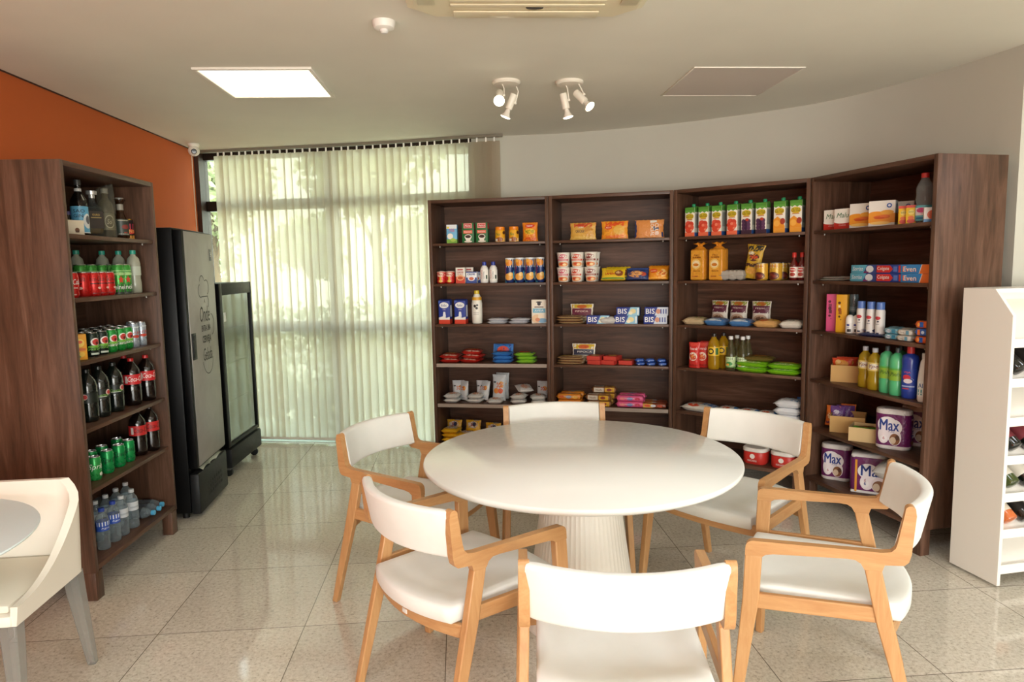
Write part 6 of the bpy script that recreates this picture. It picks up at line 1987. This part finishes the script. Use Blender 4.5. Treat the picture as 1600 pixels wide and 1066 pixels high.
des('tallgreen', .066, lambda: can('tall_beer_can', .0325, .162, '#3f9a3a', [('r', 0, .0, 1, .34, '#39413c'), ('t', 'Heineken', .5, .24, 1.1, .16, '#e8ece6'), ('p', [(.5, .62), (.55, .53), (.66, .52), (.57, .46), (.6, .37), (.5, .42), (.4, .37), (.43, .46), (.34, .52), (.45, .53)], '#c9402a'), ('e', .5, .68, .4, .05, '#a8cf8a'), ('r', 0, .76, 1, .80, '#8fc27a')], '#b9c4b4', .3, yaw=-96))
for i, (px, df) in enumerate(((185, .045), (196, .045))):
    put(BL, 1, 'tallgreen', px, df, f'{ORD[i]} tall green beer can in front beside the cola cans', 'beer can', 'tall green beer cans', yaw=-30)
for i, (px, df) in enumerate(((127, .16), (143, .13), (160, .13), (172, .13))):
    put(BL, 1, 'tallgreen', px, df, f'{ORD[i]} tall green beer can in the row behind the cola cans', 'beer can', 'tall green beer cans', yaw=-30)
M_COCO = clear('#c9cbbc', .25, .15, None, '#b4b6a4')
des('coco', .072, lambda: bottle('cloudy_drink_bottle', [(.030, 0), (.035, .007), (.035, .06), (.032, .085), (.035, .115), (.035, .165), (.030, .195), (.015, .212), (.0125, .222)], M_COCO, (.016, .220, .242, '#2fa08a'), (.10, .15, .0354, '#b4bcae'), [('e', .8, .5, .16, .3, '#3f8a74')], yaw=-60))
put(BL, 1, 'coco', 211, .05, 'cloudy drink bottle with teal cap standing in front at the shelf end', 'bottle', 'teal capped bottles', yaw=0)
put(BL, 1, 'coco', 190, .16, 'cloudy drink bottle with teal cap behind the front beer cans', 'bottle', 'teal capped bottles')
put(BL, 1, 'coco', 163, .23, 'cloudy drink bottle with teal cap behind the middle of the cola cans', 'bottle', 'teal capped bottles')
put(BL, 1, 'coco', 123, .27, 'cloudy drink bottle with teal cap in the dark behind the first cola cans', 'bottle', 'teal capped bottles')

# guarana and energy cans
GU = lambda base, c2: [('e', .55, .60, .24, .17, '#efe6e2'), ('e', .58, .60, .19, .13, '#c03a34'), ('e', .62, .56, .08, .06, '#5a1a1a'), ('e', .5, .42, .34, .05, '#6fae3a'), ('s', 'Guarana', .5, .34, .7, .14, c2), ('r', .3, .08, .7, .16, '#b9c4b4')]
des('guad', .064, lambda: can('guarana_can', .0315, .122, '#17261d', GU('', '#7ac04a'), '#9a9c9c', .3, yaw=-96))
des('guag', .064, lambda: can('guarana_can', .0315, .122, '#1f8a34', GU('', '#f0efe4')[:-1], SILV, .3, yaw=-96))
des('juicebox', .045, lambda: carton('orange_drink_carton', .06, .045, .125, '#dd9a2a', [('e', .5, .66, .34, .16, '#e9c45a'), ('r', .1, .36, .9, .46, '#c9642c'), ('e', .4, .2, .24, .1, '#5f8a34'), ('e', .62, .22, .2, .1, '#e0b43a'), ('e', .5, .7, .2, .06, '#d9602c')]))
put(BL, 2, 'juicebox', 123, .03, 'orange drink carton at the near end of the guarana cans', 'carton', yaw=-46)
for i, (px, df) in enumerate(((130, .085), (143.5, .035), (158.5, .035))):
    put(BL, 2, 'guad', px, df, f'{ORD[i]} dark green guarana can in the front row, counted from the orange carton', 'can', 'dark guarana cans', yaw=-30)
for i, px in enumerate((173, 187, 198)):
    put(BL, 2, 'guag', px, .035, f'{ORD[i]} bright green guarana can in the front row', 'can', 'green guarana cans', yaw=-30)
for i, px in enumerate((137, 152, 166, 178, 189)):
    put(BL, 2, ('guad' if i < 3 else 'guag'), px, .115, f'{ORD[i]} guarana can of the second row, counted from the near end', 'can', 'second row guarana cans', yaw=-30)
for i, px in enumerate((133, 147, 160, 172)):
    put(BL, 2, 'guad', px, .20, f'{ORD[i]} guarana can of the back row, counted from the near end', 'can', 'back row guarana cans', yaw=-30)
des('energy', .054, lambda: can('silver_energy_can', .0265, .136, '#a9b4c0', [('p', [(0, .1), (.5, .5), (1, .1), (1, .0), (0, 0)], '#c9d2da'), ('s', 'Red Bull', .5, .60, .95, .11, '#b5342f'), ('e', .5, .44, .3, .06, '#c0402f'), ('r', .2, .8, .8, .84, '#d6dce2')], SILV, .5, yaw=-96))
for i, (px, df) in enumerate(((209, .035), (221, .035), (206, .11))):
    put(BL, 2, 'energy', px, df, ['silver energy can standing next to the green guarana cans', 'silver energy can at the shelf end', 'silver energy can in the second row'][i], 'can', 'silver energy cans', yaw=-30)

# big soft drink bottles
PETB = [(.036, 0), (.044, .008), (.046, .03), (.046, .10), (.044, .12), (.046, .14), (.046, .18), (.040, .208), (.018, .240), (.0135, .25)]
M_COLA = plain('#0e0706', .08, 0, .5)
des('colabig', .092, lambda: bottle('cola_bottle', PETB, M_COLA, (.0155, .248, .266, '#b52020'), (.120, .176, .0466, '#c4242a'), [('s', 'Coca-Cola', .55, .55, .8, .5, '#f0e8e4'), ('r', .02, .15, .14, .85, '#d9c9c6')], yaw=-96))
des('colabigz', .092, lambda: bottle('cola_bottle', PETB, M_COLA, (.0155, .248, .266, '#17120f'), (.120, .176, .0466, '#c22a2a'), [('s', 'Coca-Cola', .55, .55, .8, .5, '#2a0e0e'), ('r', .02, .15, .14, .85, '#d9c9c6')], yaw=-96))
des('guabig', .092, lambda: bottle('dark_green_bottle', PETB, plain('#0c1410', .08, 0, .5), (.0155, .248, .266, '#141614'), (.098, .150, .0466, '#101a14'), [('e', .68, .62, .12, .28, '#d9b8b4'), ('e', .70, .62, .09, .2, '#b83a38'), ('s', 'Guarana', .42, .4, .5, .3, '#7ab04a'), ('r', .2, .2, .6, .26, '#c9d0c4')], yaw=-96))
put(BL, 3, 'guabig', 139, .05, 'dark green soft drink bottle at the near end, mostly in shadow', 'bottle', 'dark green bottles', yaw=-100)
put(BL, 3, 'guabig', 158, .04, 'dark green soft drink bottle in the middle of the three', 'bottle', 'dark green bottles', yaw=-30)
put(BL, 3, 'guabig', 180, .04, 'dark green soft drink bottle next to the cola bottles', 'bottle', 'dark green bottles', yaw=-30)
put(BL, 3, 'colabig', 208, .03, 'big cola bottle with red label and white script, nearer the dark green bottles', 'bottle', 'big white script cola bottles', yaw=-30)
put(BL, 3, 'colabig', 232, .012, 'big cola bottle with red label and white script, at the shelf end', 'bottle', 'big white script cola bottles', yaw=-30)
put(BL, 3, 'colabig', 200, .15, 'big cola bottle with red label standing in the back row', 'bottle', 'big white script cola bottles', yaw=-80)

des('sprite', .064, lambda: can('lemon_soda_can', .0315, .122, '#12934a', [('v', '', 0, 0, 1, 1, '#ffffff')][:0] + [('s', 'Sprite', .52, .56, .95, .30, '#10241a'), ('r', .3, .14, .7, .18, '#0e5a30')], SILV, .3, yaw=-96))
des('spritew', .064, lambda: can('lemon_soda_can', .0315, .122, '#2fa04e', [('s', 'Sprite', .52, .56, .95, .30, '#eef2e8'), ('e', .7, .25, .12, .08, '#dfe6d8')], SILV, .3, yaw=-96))
put(BL, 4, 'spritew', 148, .05, 'light green soda can with white lettering at the near end', 'can', yaw=-30)
for i, px in enumerate((168, 186, 201)):
    put(BL, 4, 'sprite', px, .05, f'{ORD[i]} green soda can with black lettering in the front row', 'can', 'green soda cans', yaw=-30)
for i, px in enumerate((143, 160, 184)):
    put(BL, 4, 'sprite', px, .13, f'{ORD[i]} green soda can in the back row', 'can', 'green soda cans', yaw=-30)
put(BL, 4, 'colabigz', 217, .035, 'big cola bottle with black script, nearer the soda cans', 'bottle', 'big black script cola bottles', yaw=-30)
put(BL, 4, 'colabigz', 238, .012, 'big cola bottle with black script, at the shelf end', 'bottle', 'big black script cola bottles', yaw=-30)

# water bottles
M_WAT = clear('#f2f8fa', .84, .04, None, '#a3afb5')
WP = [(.026, 0), (.031, .006), (.031, .03), (.0285, .04), (.031, .05), (.031, .085), (.029, .092), (.031, .10), (.031, .150), (.026, .172), (.0125, .192), (.0115, .205)]
des('waterb', .062, lambda: bottle('water_bottle', WP, M_WAT, (.0145, .198, .216, '#2a48a8'), (.10, .148, .0314, '#2f55b4'), [('r', 0, .55, 1, 1, '#e6eaee'), ('t', 'Agua', .5, .3, .5, .25, '#dfe6f2')], yaw=-96))
des('waterw', .062, lambda: bottle('water_bottle', WP, M_WAT, (.0145, .198, .216, '#c9cccf'), (.10, .148, .0314, '#c9cfd4'), [('r', .2, .3, .8, .5, '#a8b0b8')], yaw=-96))
for i, (px, df) in enumerate(((162, .035), (179, .035))):
    put(BL, 5, 'waterb', px, df, f'{ORD[i]} blue capped water bottle in the front row', 'water bottle', 'blue capped water bottles', yaw=-30)
for i, (px, df) in enumerate(((192, .035), (208, .035))):
    put(BL, 5, 'waterw', px, df, f'{ORD[i]} white capped water bottle in the front row', 'water bottle', 'white capped water bottles', yaw=-30)
for i, px in enumerate((152, 168, 184, 199)):
    put(BL, 5, 'waterw', px, .13, f'{ORD[i]} white capped water bottle in the second row', 'water bottle', 'white capped water bottles', yaw=-30)
des('waterl', .062, lambda: bottle('lying_water_bottle', WP, M_WAT, (.0145, .198, .216, '#4fa8d4'), (.10, .148, .0314, '#4a4f54'), [('r', .2, .3, .8, .5, '#8a9098')], yaw=-96))


def lying(u, df, z, label, yw):
    o = inst('waterl'); zz = BL.lev[5] + .032 + z
    o.location = BL.at(u, df + .216, zz)
    o.rotation_euler = (radians(90), 0, BL.rz + radians(yw))
    tag(o, label, 'water bottle', 'lying water bottles')


lying(.655, .02, 0, 'lying water bottle with light blue cap, nearest the standing bottles', 0)
lying(.725, .02, 0, 'lying water bottle with light blue cap, in the middle', 0)
lying(.795, .035, 0, 'lying water bottle with light blue cap, at the shelf end', 0)
lying(.69, .15, .058, 'lying water bottle stacked on top of the lower ones', 3)

# ================================================================== wine bottles in the white rack
WN = [(.010, 0), (.034, .004), (.0375, .012), (.0375, .175), (.034, .20), (.017, .232), (.0145, .285), (.016, .288), (.016, .298)]


def wine(key, glass, lab, cap_, ops):
    def mk_():
        b = MB(); b.lathe(WN, glass, 28); o = b.build('wine_bottle', angle=.9)
        k = MB(); k.lathe([(.0165, .238), (.0160, .285), (.0165, .300), (0, .301)], plain(cap_, .35, .3), 20, cap0=False); k.build('capsule', o, angle=.6)
        k = MB(); k.lathe([(.0379, .05), (.0379, .155)], plain(lab, .6), 28, cap0=False, cap1=False); draw(k, cylmap(.0379, .105, .05, 150, -90), ops); k.build('label', o, angle=.9)
        return o
    des(key, .075, mk_)


G_DK = plain('#10120f', .08, 0, .5); G_GR = plain('#39481a', .1, 0, .5); G_RO = plain('#c96a34', .12, 0, .5)
wine('winek', G_DK, '#1a1612', '#1a1614', [('r', .1, .1, .9, .2, '#8a7a4a'), ('e', .5, .6, .2, .2, '#7a6a3a')])
wine('winer', G_DK, '#7a3038', '#5a1a20', [('r', .1, .1, .9, .2, '#a8505a'), ('e', .5, .6, .2, .2, '#d9b8a8')])
wine('wineg', G_GR, '#e2ded2', '#c9b03a', [('r', .1, .3, .9, .42, '#3a3a34'), ('r', .1, .6, .9, .66, '#8a8474')])
wine('winew', G_DK, '#e2ded2', '#1a1a1a', [('r', .1, .3, .9, .42, '#3a3a34'), ('r', .1, .6, .9, .66, '#8a8474')])
wine('wineo', G_RO, '#e6dccb', '#d0702c', [('r', .2, .3, .8, .4, '#8a5a3a')])


def rack_bottle(key, sh, x, label, group):
    """bottle lying on the slanted shelf: its base against the front lip, the neck pointing up and back"""
    o = inst(key)
    sl = math.atan2(.19, RD - .0365)
    z = RZ[sh]
    p = Vector((x, .030, z + .054))
    M = Matrix.Translation(wr.location) @ Matrix.Rotation(wr.rotation_euler.z, 4, 'Z') @ Matrix.Translation(p) @ Matrix.Rotation(radians(7), 4, 'Z') @ Matrix.Rotation(-(pi / 2 - sl), 4, 'X')
    M = M @ Matrix.Rotation(pi, 4, 'Z')
    o.matrix_world = M @ Matrix.Scale(.9, 4)
    o.location = M.translation; o.rotation_euler = M.to_euler(); o.scale = (.95, .95, .88)
    tag(o, label, 'wine bottle', group)


for sh, ks, nm in ((1, ('winek', 'winek', 'winek'), 'black labelled'), (3, ('winer', 'winer', 'winer'), 'dark red labelled'), (4, ('wineg', 'winew', 'winew'), 'white labelled'), (5, ('wineo', 'winek', 'wineo'), 'lowest row')):
    for i, k_ in enumerate(ks):
        colr = {'winek': 'black wine bottle', 'winer': 'dark wine bottle with red label', 'wineg': 'green wine bottle with white label', 'winew': 'dark wine bottle with white label', 'wineo': 'orange wine bottle'}[k_]
        rack_bottle(k_, sh, .094 + i * .098, f'{colr}, {ORD[i]} from the side panel in the {["", "top bottle", "", "second bottle", "third bottle", "lowest bottle"][sh]} row', 'wine bottles in the rack')
# ------------------------------------------------------------------ outdoors beyond the blind
def mat_leaf(name, c1, c2):
    mt, nt, b_ = newmat(name)
    oi = N(nt, 'ShaderNodeTexCoord')
    nz = N(nt, 'ShaderNodeTexNoise', Scale=3.0, Detail=3.0)
    nt.links.new(oi.outputs['Object'], nz.inputs['Vector'])
    rp = N(nt, 'ShaderNodeValToRGB')
    rp.color_ramp.elements[0].position = .35; rp.color_ramp.elements[0].color = lin(c1)
    rp.color_ramp.elements[1].position = .65; rp.color_ramp.elements[1].color = lin(c2)
    nt.links.new(nz.outputs['Fac'], rp.inputs['Fac'])
    nt.links.new(rp.outputs['Color'], b_.inputs['Base Color'])
    b_.inputs['Roughness'].default_value = .5
    tl = N(nt, 'ShaderNodeBsdfTranslucent'); nt.links.new(rp.outputs['Color'], tl.inputs['Color'])
    mx = N(nt, 'ShaderNodeMixShader', Fac=.35)
    nt.links.new(b_.outputs[0], mx.inputs[1]); nt.links.new(tl.outputs[0], mx.inputs[2])
    nt.links.new(mx.outputs[0], nt.nodes['Material Output'].inputs['Surface'])
    return mt


M_LF = mat_leaf('garden_leaf', '#80895a', '#bcc094')
M_LF2 = mat_leaf('tree_leaf', '#949b6c', '#d2d3ac')
rl = random.Random(11)


def leaves(mb, n, fn, size, mat):
    for _ in range(n):
        p = Vector(fn())
        a = Vector((rl.uniform(-1, 1), rl.uniform(-1, 1), rl.uniform(-1, 1))).normalized()
        c = a.cross(Vector((rl.uniform(-1, 1), rl.uniform(-1, 1), rl.uniform(-1, 1)))).normalized()
        s_ = size * rl.uniform(.6, 1.3)
        mb.add([p - a * s_, p + c * s_ * .5, p + a * s_, p - c * s_ * .5], [(0, 1, 2, 3)], mat)


b = MB(); b.add([(-14, 6.45, -.14), (14, 5.2, -.14), (14, 30, -.14), (-14, 30, -.14)], [(0, 1, 2, 3)], mat_wall('pale_outdoor_paving', '#d8d4c2', .8))
struct(b.build('ground', smooth=False))


def hedge(loc, lx, ly, h, label, n):
    r_ = empty('hedge', loc)
    tag(r_, label, 'hedge')
    b = MB()

    def f():
        x = rl.uniform(-lx, lx); y = rl.uniform(-ly, ly); z = rl.uniform(0.1, h) + .05 * sin(x * 5) + rl.uniform(-.04, .08)
        if rl.random() < .6:
            y = -ly + abs(rl.gauss(0, .06))
        return (x, y, z)
    leaves(b, n, f, .06, M_LF); b.build('foliage', r_, smooth=False)
    b = MB()
    for i in range(7):
        x = -lx + lx * 2 * (i + .5) / 7
        b.tube([(x, 0, -.14 - loc[2]), (x + .02, .02, h * .8)], .018, plain('#5a4630', .8), 6)
    b.build('stems', r_)


hedge((-2.2, 8.6, -.14), 3.4, .35, 1.28, 'clipped green hedge outside, in front of the parked car', 5200)
hedge((-1.7, 7.3, -.14), 2.2, .22, .50, 'low leafy plants outside along the window', 2600)


def tree(loc, h, r, label, n):
    r_ = empty('tree', loc)
    tag(r_, label, 'tree', 'trees outside the window')
    b = MB()
    cl = [(rl.uniform(-.6, .6) * r, rl.uniform(-.6, .6) * r, h + rl.uniform(-.45, .55) * r, rl.uniform(.4, .7) * r) for _ in range(9)]

    def f():
        c = rl.choice(cl)
        d = Vector((rl.gauss(0, 1), rl.gauss(0, 1), rl.gauss(0, 1))).normalized() * c[3] * rl.uniform(.5, 1)
        return (c[0] + d.x, c[1] + d.y, c[2] + d.z)
    leaves(b, n, f, .10, M_LF2); b.build('crown', r_, smooth=False)
    b = MB(); b.tube([(0, 0, 0), (.05, .02, h * .5), (.02, 0, h)], [.12, .09, .05], plain('#6b5640', .8), 8)
    for a in range(4):
        b.tube([(.04, .02, h * .6), (.5 * r * cos(a * 1.6), .5 * r * sin(a * 1.6), h + .2)], [.05, .02], plain('#6b5640', .8), 6)
    b.build('trunk', r_)


tree((-2.4, 12.2, -.14), 3.3, 1.1, 'leafy garden tree outside behind the left half of the blind', 3200)
tree((.6, 13.0, -.14), 3.5, 1.1, 'leafy garden tree outside behind the right half of the blind', 3200)
tree((-5.8, 13.4, -.14), 3.1, 1.1, 'leafy garden tree outside behind the drinks cooler', 2400)

for i_, (x_, y_) in enumerate(((-8.2, 17.5), (-5.3, 18.2), (-2.4, 17.4), (.5, 18.3), (3.4, 17.6))):  # far row added to cover bright sky behind the blind
    tree((x_, y_, -.14), 2.3, 1.05, ['first', 'second', 'third', 'fourth', 'fifth'][i_] + ' dense tree of the added far row dimming the sky outside, from the left', 2600)

# parked car
M_CAR = plain('#e4e6e6', .25, .2, .6)
cr = empty('car', (-.75, 10.3, -.14), radians(4))
tag(cr, 'pale silver car parked outside behind the hedge', 'car')
b = MB()
prof = [(-2.05, .32), (-2.1, .62), (-1.95, .82), (-1.1, .95), (-.45, 1.40), (.1, 1.50), (.85, 1.46), (1.5, 1.08), (1.95, 1.0), (2.08, .7), (2.05, .32)]
for i in range(1):
    b.extrude(prof, -.82, .82, M_CAR, lambda a, z, t: (a, t * (1 if z < 1.0 else .86), z))
b.build('body', cr, bevel=.05)
b = MB()
for sgn in (-1, 1):
    b.extrude([(-.95, 1.0), (-.42, 1.33), (.08, 1.41), (.08, 1.0)], sgn * .80, sgn * .825, plain('#20282c', .1), lambda a, z, t: (a, t * (.93 if z > 1.1 else 1), z))
    b.extrude([(.16, 1.0), (.16, 1.41), (.8, 1.38), (1.3, 1.05)], sgn * .80, sgn * .825, plain('#20282c', .1), lambda a, z, t: (a, t * (.93 if z > 1.1 else 1), z))
b.build('side_windows', cr, smooth=False)
for x in (-1.3, 1.3):
    for y in (-.78, .78):
        b = MB(); b.T = Matrix.Translation((x, y, .31)) @ Matrix.Rotation(pi / 2, 4, 'X'); b.lathe([(.12, -.1), (.29, -.1), (.31, -.06), (.31, .06), (.29, .1), (.12, .1)], plain('#1a1a1a', .7), 24); b.build('wheel', cr)

# ------------------------------------------------------------------ daylight
w = bpy.data.worlds.new('sky'); SC.world = w; w.use_nodes = True
nt = w.node_tree; bg = nt.nodes['Background']
tc = N(nt, 'ShaderNodeTexCoord'); sp = N(nt, 'ShaderNodeSeparateXYZ'); nt.links.new(tc.outputs['Generated'], sp.inputs[0])
rp = N(nt, 'ShaderNodeValToRGB')
rp.color_ramp.elements[0].position = 0.0; rp.color_ramp.elements[0].color = lin('#f4f1e6')
rp.color_ramp.elements[1].position = 0.7; rp.color_ramp.elements[1].color = lin('#cfe2f2')
nt.links.new(sp.outputs['Z'], rp.inputs['Fac']); nt.links.new(rp.outputs['Color'], bg.inputs['Color'])
bg.inputs['Strength'].default_value = SKY
sun = bpy.data.lights.new('sun', 'SUN'); sun.energy = SUN; sun.angle = radians(1.5); sun.color = (1, .95, .85)
so = bpy.data.objects.new('sun', sun); COL.objects.link(so)
so.rotation_euler = Vector((-.55, .35, -1)).to_track_quat('-Z', 'Y').to_euler()


def portal(name, loc, sx, sy, d):
    l = bpy.data.lights.new(name, 'AREA'); l.shape = 'RECTANGLE'; l.size = sx; l.size_y = sy
    l.cycles.is_portal = True
    o = bpy.data.objects.new(name, l); COL.objects.link(o); o.location = loc
    o.rotation_euler = Vector(d).to_track_quat('-Z', 'Z').to_euler()


portal('portal_back', (1.95, -5.4, 1.23), 7.7, 2.45, (0, 1, 0))
# unseen area lamp added behind the camera as daylight-coloured front fill
al = bpy.data.lights.new('front_fill', 'AREA'); al.shape = 'RECTANGLE'; al.size = 7.4; al.size_y = 2.3; al.energy = FILL; al.color = (.95, .985, 1)
ao = bpy.data.objects.new('front_fill', al); COL.objects.link(ao); ao.location = (1.95, -5.15, 1.25)
ao.rotation_euler = Vector((0, 1, 0)).to_track_quat('-Z', 'Z').to_euler()
SC.view_settings.exposure = EXPO
cy = SC.cycles
cy.use_denoising = True
try:
    cy.denoiser = 'OPENIMAGEDENOISE'
except Exception:
    pass
cy.max_bounces = 9; cy.diffuse_bounces = 5; cy.glossy_bounces = 4; cy.transmission_bounces = 6; cy.transparent_max_bounces = 14
cy.sample_clamp_indirect = 6.0
cy.caustics_reflective = False; cy.caustics_refractive = False
